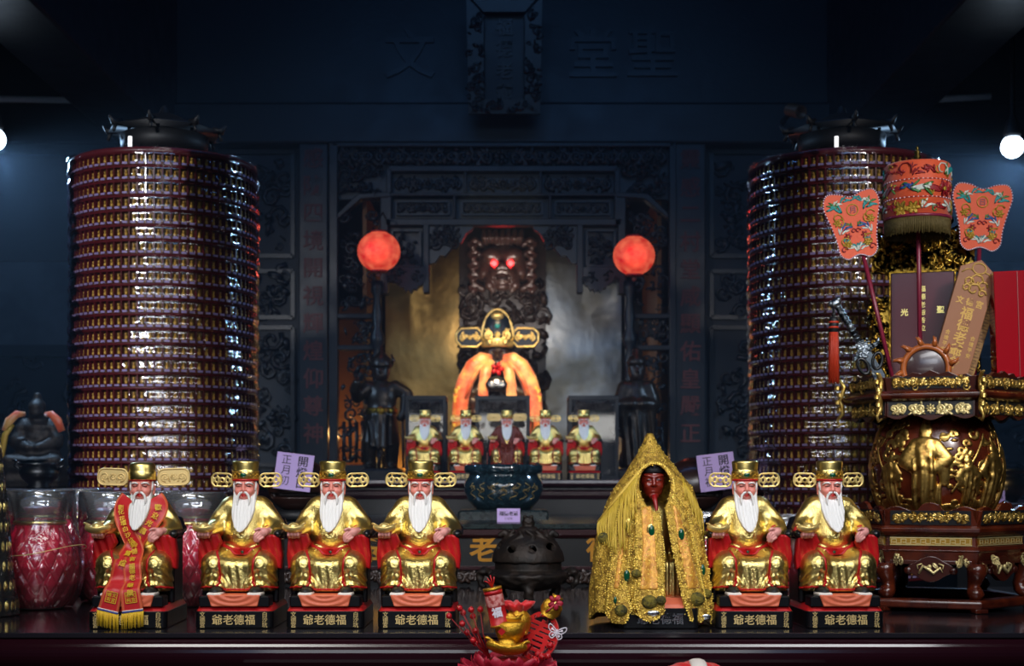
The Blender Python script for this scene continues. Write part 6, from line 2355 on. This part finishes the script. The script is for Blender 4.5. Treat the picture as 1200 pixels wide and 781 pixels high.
# glossy red box at the tray's edge
Yt = 3.72
p = P(1184, 450, Yt)
t = thing('red_gift_box', 'tall glossy red gift box standing at the outer edge of the pedestal tray', 'box', (P(1190, 0, Yt).x, Yt, zf(439)), -.12)
h = 124 * Yt / F
w = 52 * Yt / F
b = B(); b.box((0, 0, h / 2), (w, .07, h), rot=Matrix.Rotation(-.03, 4, 'Y'), taper=(1.02, 1.02))
b.build('box_body', 'gift_red', t, bevel=.002)
b = B()
b.box((0, -.036, h * .5), (.002, .002, h * .98), rot=Matrix.Rotation(-.03, 4, 'Y'))
b.build('box_seam', 'red_paint_dark', t)
# ================================================================ cloaked figure
t = thing('cloaked_deity_statue', 'red-faced deity statue under a peaked yellow beaded cloak with green stones', 'statue', (P(766, 0, 3.335).x, 3.335, .0005))
def ring44(f, z): return ([(x * f, y * f - 7) for x, y in rbox(44, 50, 0, 6)], z)
b = B(); loft(b, [ring44(.985, 0), ring44(1, 1.2), ring44(1, 22), ring44(.985, 23)])
pl = wpb(b).build('plinth', 'black_lacquer', t)
b = B(); loft(b, [ring44(.97, 22.6), ring44(.93, 27), ring44(.8, 34)])
wpb(b).build('plinth_top', 'orange_cloth', pl)
b = B(); text(b, '爺老德福', 13, (0, -57.6, 11.5), pitch=1.0, depth=.07, bold=.02)
wpb(b).build('inscription', 'silver', pl, label='dull silver characters')
g = G((-40, -44, 26), (40, 30, 150), 1.6)
d = smin(g.ell((0, 2, 104), (28, 22, 38)), g.box((0, -6, 52), (32, 30, 26), 12), 10) + .8 * np.sin(g.x * .9) * (g.z < 90)
g.build(d, 'robe', 'gold_robe', t, U)
HX = -1.0
g = G((-20, -24, 136), (20, 18, 194), .7)
d = smin(g.ell((HX, -1, 168), (14, 14, 16)), g.ell((HX, -3, 156), (11.5, 12, 11)), 5)
for s in (-1, 1):
    d = smin(d, g.ell((HX + s * 6.5, -10, 160), (4.6, 4.2, 4)), 2.5)
    d = smin(d, g.cap((HX + s * 10, -10.6, 172.5), (HX + s * 2, -13.8, 170.5), 1.7, 1.9), 1.6)
    d = smax(d, -g.ell((HX + s * 5.4, -15, 167.5), (3.8, 2.2, 1.8)), 1)
    d = smin(d, g.ell((HX + s * 5.4, -11.8, 167.3), (3, 2.1, 1.6)), .4)
    d = smin(d, g.ell((HX + s * 2.2, -15, 160.6), (1.8, 1.9, 1.4)), .7)
d = smin(d, g.cap((HX, -13.4, 170), (HX, -16.6, 161.5), 1.4, 2.2), 1.4)
d = smin(d, g.ell((HX, -13, 153.5), (4.6, 2.2, 1.0)), .8)
d = smin(d, g.ell((HX, -11, 148), (6, 4, 4)), 2)
hd = g.build(d, 'head', 'red_wood', t, U)
b = B()
for s in (-1, 1):
    b.tube([(HX + s * (5.4 - 3 * math.cos(a)), -13.9 + .5 * abs(math.cos(a)), 166.7 + .5 * math.sin(a)) for a in [PI * q / 6 for q in range(7)]], .5, 5)
scl(b).build('eye_line', 'eye_dark', hd)
b = B(); b.lathe([(14.6, 175), (15.4, 176), (15.2, 182), (13, 184)], 28, mtx=Matrix.Translation((HX, 0, 0))); b.ball((HX, -15.5, 183), (3.6, 2.2, 3.2), 10, 6)
scl(b).build('headband', 'black_matt', hd)
b = B(); b.tube([(HX, -14, 149), (HX + 1, -18, 142), (HX + 2, -22, 134), (HX + 2, -25, 128)], [3.4, 2.8, 2.0, 1.0], 8)
scl(b).build('beard_tuft', 'red_paint_dark', hd)
# cloak
def cz(a): return 737 - a
def pp(pts): return [(x - 766, 737 - y) for x, y in pts]
g = G((-84, -92, -3), (84, 66, 228), 1.5)
x, y, z = g.x, g.y, g.z
zk = [-4, 14, 40, 80, 116, 140, 158, 174, 186, 198, 212, 222]
rx = np.interp(z, zk, [72, 71, 69, 65, 59, 54, 46, 33, 25, 16, 8, 4]).astype(np.float32)
ry = np.interp(z, zk, [72, 72, 69, 60, 48, 38, 31, 27, 23, 15, 8, 4]).astype(np.float32)
cy = np.interp(z, zk, [-10, -10, -7, -4, 0, 2, 2, 2, 3, 4, 5, 6]).astype(np.float32)
cx = np.interp(z, zk, [-4, -4, -5, -5, -5, -2, 0, -1, -2, -3, -4, -4]).astype(np.float32)
rr = np.sqrt(((x - cx) / rx) ** 2 + ((y - cy) / ry) ** 2)
outer = (rr - 1) * np.minimum(rx, ry)
th = np.arctan2(x - cx, -(y - cy))
outer = outer + (1.5 * np.sin(th * 13 + .03 * z) + .8 * np.sin(th * 23 - z * .05)) * np.clip((150 - z) / 60, 0, 1)
outer = smax(outer, z - 222, 2)
LI = pp([(739, 594), (767, 590), (771, 640), (772, 702), (766, 722), (753, 729), (739, 722), (733, 704), (739, 640)])
RI = pp([(774, 592), (788, 587), (800, 604), (813, 660), (824, 704), (824, 721), (813, 732), (799, 727), (790, 700), (780, 645)])
LO = pp([(724, 596), (740, 596), (735, 650), (729, 690), (735, 714), (727, 732), (712, 732), (703, 716), (706, 690), (714, 640)])
RO = pp([(800, 596), (815, 618), (826, 672), (832, 724), (826, 733), (815, 690), (805, 640)])
open_face = smin(g.ell((HX, -34, 163), (19, 34, 24)), g.ell((HX, -36, 146), (13, 26, 16)), 6)
gap = np.maximum(g.poly([(3, 150), (7, 150), (12, 110), (28, 16), (28, -10), (5, -10)]), y)
shell = np.maximum(outer, -(outer + 4.5))
shell = smax(shell, -open_face, 2)
shell = smax(shell, -gap, 1)
fr = np.maximum(shell, 0)
hem = 3 + 9 * np.clip(1 - np.abs(np.abs(th) - 1.2) / .6, 0, 1)
base = smax(shell, 3 + 12 * np.clip((-y - 5) / 25, 0, 1) - z, 3)
cloak = g.build(base, 'cloak', 'cloak_gold', t, U)
allb = base
for poly, nm in ((LO, 'a'), (RO, 'b'), (LI, 'c'), (RI, 'd')):
    pd = g.poly(poly)
    band = mx(outer - 5.0, -(outer - .5), pd, y - 0, 1.0 - z)
    band = smax(band, -open_face, 1)
    allb = np.minimum(allb, band)
    o = g.build(smax(band, pd + 0, 1.5), 'cloak_panel', 'cloak_gold', cloak, U, label='hanging beaded panel')
    ins = mx(outer - 6.0, -(outer - 2), pd + 8.5, y, z - 146, 44 - z)
    allb = np.minimum(allb, ins)
    g.build(ins, 'satin_inlay', 'cloak_satin', cloak, U, label='orange gold satin inlay')
# sequins
b = B()
rnd = random.Random(21)
cnt = 0
while cnt < 2300:
    px_, pz_ = rnd.uniform(-76, 78), rnd.uniform(3, 218)
    f = front(g, allb, px_, pz_)
    if f is None or f > 6 or (abs(px_ - HX) < 16 and 134 < pz_ < 182): continue
    r_ = rnd.uniform(.6, 1.15)
    b.ball((px_, f - .2, pz_), (r_, r_ * .8, r_), 5, 3)
    cnt += 1
for poly in (LI, RI, LO, RO):
    n = len(poly)
    for i in range(n):
        (x0, z0), (x1, z1) = poly[i], poly[(i + 1) % n]
        m_ = max(2, int(math.hypot(x1 - x0, z1 - z0) / 2.6))
        for q in range(m_):
            for sh_ in (.93, .80):
                u = q / m_
                xx, z_ = x0 + (x1 - x0) * u, z0 + (z1 - z0) * u
                mxx, mzz = sum(p_[0] for p_ in poly) / n, None
                xx = mxx + (xx - mxx) * sh_ if sh_ < .9 else xx * .985 + mxx * .015
                f = front(g, allb, xx, z_)
                if f is not None and f < 2: b.ball((xx, f - .3, z_), 1.15, 5, 3)
scl(b).build('sequins', 'gold_bead', cloak, label='gold beads and sequins')
# hood edge beads
b = B()
for i in range(40):
    a = -.5 + (PI + 1.0) * i / 39
    xx, z_ = HX + 21 * math.cos(a), 160 + 27 * math.sin(a)
    f = front(g, allb, xx * 1.06, z_)
    if f is not None: b.ball((xx * 1.06, f - .4, z_), 1.5, 6, 4)
scl(b).build('hood_edge', 'gold_bead', cloak)
# stones, pompons, silver clasps
def onto(lst, nm, mat, r, squash=.5, lab=None):
    for i, q in enumerate(lst):
        px_, py_ = q[0] - 766, 737 - q[1]
        f = front(g, allb, px_, py_)
        if f is None: f = -40
        rr_ = (r[0] * (q[2] if len(q) > 2 else 1), r[1], r[2] * (q[2] if len(q) > 2 else 1))
        b = B(); b.ball((px_, f - rr_[1] * squash, py_), rr_, 14, 9)
        scl(b).build(nm, mat, cloak, label=lab)
onto([(732, 622), (758, 628), (792, 632), (729, 678), (817, 673), (716, 705, .6)], 'green_stone', 'green_gem', (3.6, 2.2, 7.0), lab='green oval stone')
onto([(733, 622), (757, 628)], 'stone_setting', 'gold_plain', (4.6, 1.2, 8.2), .2)
onto([(706, 637), (739, 675, .75), (753, 706, 1.2), (766, 704, .8), (808, 704, 1.2), (821, 700, .9), (722, 716)], 'pompon', 'pompon_olive', (7.4, 6.2, 6.6), .4, lab='dark olive pompon')
onto([(757, 718), (817, 724)], 'silver_clasp', 'silver', (7.5, 1.6, 3.2), .6, lab='silver clasp')
# cords
b = B()
rnd = random.Random(14)
for i in range(46):
    u = i / 45
    x0, z0 = (746 + (700 - 746) * u) - 766, 737 - (564 + (620 - 564) * u)
    f0 = front(g, allb, x0, z0)
    f0 = -8 if f0 is None else f0
    L = (26 + 34 * math.sin(PI * min(1, u + .12))) * rnd.uniform(.75, 1.15)
    sw = rnd.uniform(-2, 2) - 5 * (1 - u)
    pts = []
    for q in range(6):
        s_ = q / 5
        xx, z_ = x0 + sw * s_ - 1.5 * math.sin(s_ * 3), z0 - L * s_
        f = front(g, allb, xx, z_)
        yy = min(f0, f if f is not None else f0) - 1.6 - 3 * s_
        f0 = min(f0, yy + 1.6)
        pts.append((xx, yy, z_))
    b.tube(pts, [.9, .9, .85, .85, .8, .7], 5)
for i in range(18):
    u = i / 17
    x0, z0 = (797 + 24 * u) - 766, 737 - (566 + 40 * u)
    f0 = front(g, allb, x0, z0) or -8
    L = rnd.uniform(18, 44)
    b.tube([(x0, f0 - 1.2, z0), (x0 + 2, (front(g, allb, x0 + 2, z0 - L * .5) or f0) - 2, z0 - L * .5), (x0 + 3, (front(g, allb, x0 + 3, z0 - L) or f0) - 2.2, z0 - L)], [.9, .85, .6], 5)
b.tube([(746 - 766 - 1, (front(g, allb, -21, 174) or -10) - 2, 174), (-44, (front(g, allb, -44, 148) or -8) - 2, 146), (-66, -6, 118)], [1.6, 1.8, 1.2], 6, 1)
scl(b).build('cord_fringe', ['yellow_cord', 'fringe_yellow'], cloak, label='yellow twisted cord fringe')

# ================================================================ low bench and the ornament before the table
t = thing('low_bench', 'low red bench hidden under the front edge of the offering table', 'bench', (0.05, 2.9, FZ))
b = B(); b.box((0, 0, .765), (1.3, .30, .03)); b.build('bench_top', 'table_wood', t, bevel=.004)
for sx in (-1, 1):
    for yy in (-.12, .12):
        b = B(); b.box((sx * .6, yy, .375), (.05, .04, .75)); b.build('leg', 'table_wood', t)
BZ = FZ + .78
Yo = 2.93
k = Yo / F
t = thing('new_year_ornament', 'red and gold new year ornament with ingots, firecracker and berries before the table', 'ornament', (P(595, 0, Yo).x, Yo, BZ + .001))
def L3(px_, py_, dy=0.0):
    p = P(px_, py_, Yo)
    return Vector((p.x - t.location.x, dy, p.z - BZ - .001))
zB = L3(595, 781).z
# petals
b = B()
rnd = random.Random(30)
for ring_, (n, r_, zz_, tilt) in enumerate(((9, .052, L3(0, 780).z, 1.0), (12, .072, L3(0, 785).z, 1.3), (10, .06, L3(0, 795).z, 1.5))):
    for i in range(n):
        a = 2 * PI * i / n + ring_ * .3
        m = Matrix.Translation((0, 0, zz_ - .012)) @ Matrix.Rotation(a, 4, 'Z') @ Matrix.Translation((r_, 0, 0)) @ Matrix.Rotation(tilt - PI / 2 + rnd.uniform(-.15, .15), 4, 'Y')
        vs, fs = [], []
        for u in range(7):
            for v in range(7):
                uu, vv = u / 6, v / 6 * 2 - 1
                w = .026 * math.sin(PI * min(1, .18 + uu * .75)) ** .7
                vs.append((-.02 + .055 * uu, vv * w, .010 * vv * vv + .012 * uu * uu + .003 * math.sin(vv * 6 + uu * 3)))
        for u in range(6):
            for v in range(6):
                q = u * 7 + v
                fs.append((q, q + 7, q + 8, q + 1))
        b.add(vs, fs, 0, True, m)
fl = b.build('flower_base', 'petal_crimson', t)
md = fl.modifiers.new('thickness', 'SOLIDIFY'); md.thickness = .0012
b = B(); b.lathe([(.03, 0), (.034, .004), (.022, .02), (.02, L3(0, 776).z - .0), (.05, L3(0, 774).z), (.02, L3(0, 770).z)], 24)
b.build('stand', 'red_paint_dark', t)
# ingots
def ingot(name, cx, cy, s, rot, dy, mat):
    g = G((-16, -9, -8), (16, 9, 12), .55)
    c = L3(cx, cy, dy)
    return g.build(ingot_sdf(g, (0, 0, 0), 1.0), name, mat, t, s, tuple(c), (0, rot, 0))
ing = ingot('large_gold_ingot', 594, 755, .0025, .10, -.035, 'gold_glitter')
ing.scale = (1.42, 1.1, 1.15)
i2 = ingot('small_gold_ingot', 598, 723, .0019, .10, -.02, 'gold_glitter')
b = B(); b.ext([(-.008, 0), (0, -.008), (.008, 0), (0, .008)], -.001, .001, mtx=Matrix.Translation(L3(588, 738, -.046)))
b.build('red_diamond', 'red_paint', t)
b = B(); b.lathe([(.022, L3(0, 752).z), (.030, L3(0, 742).z), (.034, L3(0, 730).z), (.028, L3(0, 727).z)], 24, mtx=Matrix.Translation((L3(598, 0).x, -.015, 0)))
b.build('ingot_pedestal', 'gold_glitter', t)
# firecracker
m = Matrix.Translation(L3(586, 733, -.022)) @ Matrix.Rotation(-.20, 4, 'Y')
h = 46 * k
b = B(); b.lathe([(0, 0), (.0185, 0), (.0185, h * .82), (.0190, h * .82), (.0190, h * .93), (.0185, h * .93), (.0185, h * .97), (0, h * .97)], 28, mtx=m)
fc = b.build('firecracker', 'firecracker_red', t)
b = B()
for z0, z1 in ((h * .93, h), (0, h * .05)): b.lathe([(.0187, z0), (.0196, z0), (.0196, z1), (.0187, z1)], 28, mtx=m)
b.build('gold_band', 'gold_glitter', fc)
b = B()
b.lathe([(.0188, h * .52), (.0190, h * .53), (.0190, h * .80), (.0188, h * .81)], 28, mtx=m)
b.build('paper_band', 'paper_pink', fc)
b = B()
text(b, '福', .021, (0, -.0197, h * .38), depth=.03, bold=.035, mtx=m)
b.build('label_character', 'bead_white', fc)
b = B()
for q in range(4): b.tube([m @ Vector((0, 0, h)), m @ Vector((.004 * (q - 1.5), -.004, h + .012)), m @ Vector((.007 * (q - 1.8), -.004, h + .026 - .005 * abs(q - 2)))], .0014, 5)
b.build('fuse', 'red_paint', fc)
# ruffled pouch
c = L3(607, 728, .006)
b = B(); b.lathe([(0, -.03), (.020, -.028), (.027, -.01), (.026, .010), (.019, .018), (.019, .022)], 28, mtx=Matrix.Translation(c))
po = b.build('gold_pouch', 'gold_glitter', t)
b = B()
N = 48
prof = [(.017, .018, 0), (.020, .022, .10), (.028, .030, .22), (.030, .036, .26), (.022, .038, .2), (.010, .034, .1)]
vs = [((r_ * (1 + w * math.sin(a * 8))) * math.cos(a), (r_ * (1 + w * math.sin(a * 8))) * math.sin(a), z_ + .004 * w * 4 * math.sin(a * 8 + 1)) for r_, z_, w in prof for a in [2 * PI * i / N for i in range(N)]]
fs = [(i * N + j, i * N + (j + 1) % N, (i + 1) * N + (j + 1) % N, (i + 1) * N + j) for i in range(len(prof) - 1) for j in range(N)] + [tuple(range((len(prof) - 1) * N, len(prof) * N))]
b.add(vs, fs, 0, True, Matrix.Translation(c))
b.build('red_ruffle', 'satin_red', po, label='red ruffled pouch top')
# red openwork disc with the spring character
m = Matrix.Translation(L3(632, 747, .012)) @ Matrix.Rotation(.35, 4, 'Y') @ Matrix.Rotation(-.45, 4, 'Z')
b = B()
R_ = .052
for r0, r1, y0 in ((R_ * .80, R_, -.003), ):
    n = 40
    vs, fs = [], []
    for yy in (-.003, .003):
        for rad in (r0, r1):
            vs += [(rad * .82 * math.cos(2 * PI * i / n), yy, rad * math.sin(2 * PI * i / n)) for i in range(n)]
    for i in range(n):
        j = (i + 1) % n
        fs += [(i, j, n + j, n + i), (2 * n + i, 3 * n + i, 3 * n + j, 2 * n + j), (n + i, n + j, 3 * n + j, 3 * n + i), (i, 2 * n + i, 2 * n + j, j)]
    b.add(vs, fs, 0, False, m)
for i in range(20):
    a = 2 * PI * i / 20
    b.ball((R_ * .86 * .82 * math.cos(a), -.003, R_ * .86 * math.sin(a)), (.0034, .0016, .0034), 6, 4, 1, m)
b.build('spring_disc', ['satin_red', 'red_paint_dark'], t)
b = B(); text(b, '春', .074, (0, .0, 0), depth=.06, bold=.016, mtx=m)
b.build('spring_character', 'satin_red', t)
# money pouch with red flower
c = L3(647, 712, .0)
m = Matrix.Translation(c) @ Matrix.Rotation(.5, 4, 'Y')
b = B(); b.lathe([(0, -.024), (.014, -.022), (.022, -.010), (.021, .006), (.012, .017), (.010, .020), (.013, .026), (.006, .026)], 24, mtx=m, sy=.8)
po = b.build('small_gold_pouch', 'gold_glitter', t)
b = B()
for q in range(5):
    a = q * 1.257 + .3
    b.ball((.009 * math.cos(a), -.019, .013 + .009 * math.sin(a)), (.008, .003, .0055), 7, 5, 0, m, Matrix.Rotation(-a, 4, 'Y'))
b.ball((0, -.022, .013), .003, 6, 4, 1, m)
b.tube([m @ Vector((0, -.02, .008)), m @ Vector((-.004, -.021, -.006)), m @ Vector((-.008, -.019, -.014))], .002, 5)
b.build('red_blossom', ['petal_crimson', 'gold_plain'], po)
b = B()
b.tube([m @ Vector((.002, 0, -.02)), L3(640, 740, .02), L3(612, 770, .01)], .002, 5)
b.build('wire_stem', 'red_paint_dark', t)
# butterfly
m = Matrix.Translation(L3(652, 741, -.008)) @ Matrix.Rotation(.25, 4, 'Y')
b = B()
for s in (-1, 1):
    up = ccw(flat_outline([(0, 0), (s * .006, .008), (s * .017, .014), (s * .018, .006), (s * .010, -.001)], 4))
    lo = ccw(flat_outline([(0, -.001), (s * .010, -.002), (s * .013, -.009), (s * .007, -.014), (s * .002, -.008)], 4))
    for pts in (up, lo):
        b.tube([(p_[0], -.001, p_[1]) for p_ in pts], .0011, 4, closed=True, mtx=m)
        ctr = (sum(p_[0] for p_ in pts) / len(pts), sum(p_[1] for p_ in pts) / len(pts))
        b.tube([(0, -.001, 0), (ctr[0], -.001, ctr[1])], .0012, 4, mtx=m)
        b.ball((ctr[0], -.001, ctr[1]), (.0026, .001, .0026), 6, 4, 0, m)
b.ball((0, -.001, 0), (.0014, .0014, .008), 6, 5, 0, m)
b.build('butterfly', 'bead_white', t, label='white openwork butterfly')
# berries on stems
BER = [(125, 335), (148, 372), (40, 400), (210, 345), (222, 398), (277, 350), (143, 450), (178, 520), (243, 510), (225, 575), (240, 600), (805, 620), (785, 690), (740, 700), (710, 690), (690, 720)]
root = L3(574, 770, -.02)
for i, (bx, by) in enumerate(BER):
    c = L3(520 + bx / 6.456, 660 + by / 6.456, -.03 + .012 * (i % 3))
    b = B(); b.ball(c, .0064 if i < 11 else .007, 12, 8); b.ball(c + Vector((0, -.001, .0062)), .0016, 5, 4)
    be = b.build('berry', 'berry_red', t)
    b = B()
    rt = root if i < 11 else L3(622, 772, -.02)
    b.tube([c, c * .5 + rt * .5 + Vector((-.004 if i < 11 else .004, .004, 0)), rt], [.0011, .0013, .0016], 5)
    b.build('stem', 'red_paint_dark', be)

# red parcel whose top just shows at the table's foot
Yq = 2.90
p = P(815, 0, Yq)
t = thing('red_parcel', 'red cloth parcel with a white band, just showing before the table below the cloaked figure', 'parcel', (p.x, Yq, BZ + .001))
zt_ = ZC + (HOR - 775.5) * Yq / F - BZ
g = G((-44, -30, 0), (44, 30, 40), 1.3)
hh = zt_ / .0019
d = smin(g.ell((0, 0, hh * .42), (40, 26, hh * .56)), g.box((0, 0, hh * .3), (34, 22, hh * .3), 5), 4) + .7 * np.sin(g.x * .5 + g.y * .3)
d = smax(d, -g.z + .2, .5)
g.build(d, 'parcel_cloth', 'satin_red', t, .0019)
b = B(); b.tube([(.0019 * 29 * 1 * math.cos(a) * .0 + .004, .0019 * 27.5 * math.cos(a), zt_ * .42 + zt_ * .53 * math.sin(a)) for a in [-.3 + (PI + .6) * i / 24 for i in range(25)]], .008, 10, flat=(Vector((1, 0, 0)), 2.2))
b.build('white_band', 'white_sole', t)

# ================================================================ red glass lamps in film
def red_lamp(label, px_, Yl, s=1.0, cord=False, seed=0):
    p = P(px_, 0, Yl)
    t = thing('red_glass_lamp', label, 'lamp', (p.x, Yl, .0005), seed * .3, 'red quilted glass lamps')
    h = .304 * s
    R = .103 * s
    n, rows = 160, 70
    zz_ = np.linspace(0, h * .72, rows)
    vs, fs = [], []
    for z_ in zz_:
        u = z_ / (h * .72)
        r0 = R * np.interp(u, [0, .03, .12, .3, .5, .68, .84, .94, 1], [.55, .66, .83, .97, 1.0, .93, .76, .64, .61])
        for c in range(n):
            a = 2 * PI * c / n
            q = min(abs(math.sin(8 * a + u * 10)), abs(math.sin(8 * a - u * 10)))
            vs.append(((r0 - .0105 * s * math.exp(-(q / .24) ** 2) * (u > .04) * (u < .96)) * math.cos(a), (r0 - .0105 * s * math.exp(-(q / .24) ** 2) * (u > .04) * (u < .96)) * math.sin(a), z_))
    for i in range(rows - 1):
        for c in range(n):
            c2 = (c + 1) % n
            fs.append((i * n + c, i * n + c2, (i + 1) * n + c2, (i + 1) * n + c))
    fs.append(tuple(range(n - 1, -1, -1)))
    b = B(); b.add(vs, fs, 0, True)
    b.build('lamp_body', 'crimson_glass', t, label='quilted crimson lamp body')
    b = B(); b.lathe([(R * .60, h * .715), (R * .655, h * .72), (R * .655, h * .745), (R * .60, h * .75)], 40)
    b.build('gold_collar', 'gold_plain', t)
    b = B()
    rnd = random.Random(seed + 40)
    rim = [(R * .60, h * .745), (R * .58, h * .80), (R * .40, h * .85 + rnd.uniform(0, .02) * h), (R * .2, h * (.83 + .05 * rnd.random())), (0, h * .82)]
    b.lathe(rim, 32)
    b.build('red_lining', 'red_paint', t)
    b = B(); b.lathe([(R * .625, h * .735), (R * .63, h * .78), (R * .70, h * .90), (R * .79, h), (R * .775, h * 1.002), (R * .68, h * .90), (R * .61, h * .78)], 48)
    b.tube([(R * .782 * math.cos(a), R * .782 * math.sin(a), h * 1.002) for a in [2 * PI * i / 48 for i in range(48)]], .0022, 6, closed=True)
    b.build('glass_rim', 'rim_glass', t, label='flared clear glass rim')
    # film bag
    n, rows = 96, 40
    vs, fs = [], []
    ph = [rnd.uniform(0, 6.28) for _ in range(8)]
    for i in range(rows):
        u = i / (rows - 1)
        z_ = .002 + u * h * 1.005
        r0 = R * np.interp(u, [0, .08, .22, .4, .55, .68, .78, 1], [.78, .92, 1.05, 1.10, 1.04, .92, .86, .86])
        for c in range(n):
            a = 2 * PI * c / n
            r_ = r0 * (1 + .016 * math.sin(a * 5 + ph[0] + u * 7) + .010 * math.sin(a * 11 + ph[1] - u * 13) + .005 * math.sin(a * 23 + ph[2] + u * 29))
            vs.append((r_ * math.cos(a), r_ * math.sin(a), z_))
    for i in range(rows - 1):
        for c in range(n):
            c2 = (c + 1) % n
            fs.append((i * n + c, i * n + c2, (i + 1) * n + c2, (i + 1) * n + c))
    b = B(); b.add(vs, fs, 0, True)
    b.build('film_bag', 'wrap_film', t, label='clear plastic bag round the lamp')
    if cord:
        b = B(); b.tube([(R * 1.12 * math.cos(a), R * 1.12 * math.sin(a), h * .52 + .012 * math.cos(a * 2 + .6) - .004) for a in [2 * PI * i / 48 for i in range(48)]], .0011, 5, closed=True)
        b.build('gold_cord', 'gold_paint', t)
    return t
red_lamp('large red quilted glass lamp nearest the striped offering tower', 47, 3.70, 1.0, True, 0)
red_lamp('red quilted glass lamp half hidden between the largest one and the red-sash statue', 96, 4.20, 1.0, True, 1)
red_lamp('red quilted glass lamp partly behind the red-sash statue, on its ingot side', 131, 3.90, .98, False, 2)
red_lamp('red quilted glass lamp between the red-sash statue and the next statue', 226, 3.78, .98, False, 3)
red_lamp('red quilted glass lamp deep behind the red-sash statue near the tower', 190, 4.20, .98, False, 4)
red_lamp('small red glass lamp in plastic between the cloaked figure and its gilded neighbour', 824, 3.85, .80, False, 5)
red_lamp('small red glass lamp in plastic between the two gilded statues near the pedestal', 926, 3.85, .78, False, 6)

# striped offering tower in film at the table's end
Yq = 3.50
t = thing('offering_tower', 'black and gold striped conical offering tower in plastic film at the table end', 'offering', (P(-11, 0, Yq).x, Yq, .0005))
k = Yq / F
b = B(); prof = [(0, 0)]
tiers = 9
for i in range(tiers):
    z0, z1 = i * 23 * k, (i + 1) * 23 * k
    r0 = (27 - i * 2.1) * k
    prof += [(r0, z0), (r0 * 1.03, z0 + .003), (r0, z1 - .004), (r0 * .82, z1 - .002)]
prof += [(0, tiers * 23 * k)]
b.lathe(prof, 40)
b.build('tower_tiers', 'black_lacquer', t)
b = B()
for i in range(tiers):
    z0 = i * 23 * k
    r0 = (27 - i * 2.1) * k
    for c in range(18):
        a = 2 * PI * c / 18
        m = Matrix.Rotation(a, 4, 'Z') @ Matrix.Translation((0, -r0 * 1.02, z0 + 12 * k))
        b.ball((0, 0, 0), (r0 * .13, .003, 7 * k), 6, 4, 0, m)
        b.ball((0, -.002, 2 * k), (r0 * .07, .003, 2.4 * k), 6, 4, 0, m)
b.build('gold_figures', 'gold_plain', t)
b = B(); z0 = tiers * 23 * k
b.lathe([(9 * k, z0), (7 * k, z0 + 6 * k), (3 * k, z0 + 10 * k), (4.5 * k, z0 + 15 * k), (2 * k, z0 + 22 * k), (0, z0 + 30 * k)], 16)
b.build('finial', 'gold_plain', t)
n, rows = 72, 44
vs, fs = [], []
for i in range(rows):
    u = i / (rows - 1)
    for c in range(n):
        a = 2 * PI * c / n
        r_ = (31 - 22 * u) * k * (1 + .05 * math.sin(a * 5 + u * 12) + .03 * math.sin(a * 11 - u * 21) + .02 * math.sin(a * 19 + u * 40))
        vs.append((r_ * math.cos(a), r_ * math.sin(a), .002 + u * 226 * k))
for i in range(rows - 1):
    for c in range(n):
        fs.append((i * n + c, i * n + (c + 1) % n, (i + 1) * n + (c + 1) % n, (i + 1) * n + c))
b = B(); b.add(vs, fs, 0, True)
b.build('film_wrap', 'wrap_film', t, label='clear plastic film')
# ================================================================ incense haze hanging in the hall
m = bpy.data.materials.new('incense_haze')
MATS['incense_haze'] = m
m.use_nodes = True
nt = m.node_tree
nt.nodes.remove(nt.nodes['Principled BSDF'])
v = nt.nodes.new('ShaderNodeVolumeScatter')
v.inputs['Color'].default_value = (.55, .75, 1.0, 1)
v.inputs['Density'].default_value = .016
v.inputs['Anisotropy'].default_value = .35
nt.links.new(v.outputs[0], nt.nodes['Material Output'].inputs['Volume'])
b = B(); b.box((0, 6.0, 1.05), (7.9, 4.0, 3.8))
o = b.build('incense_haze', 'incense_haze')
tag(o, 'thin bluish incense haze filling the hall behind the offering table', 'haze', kind='stuff')
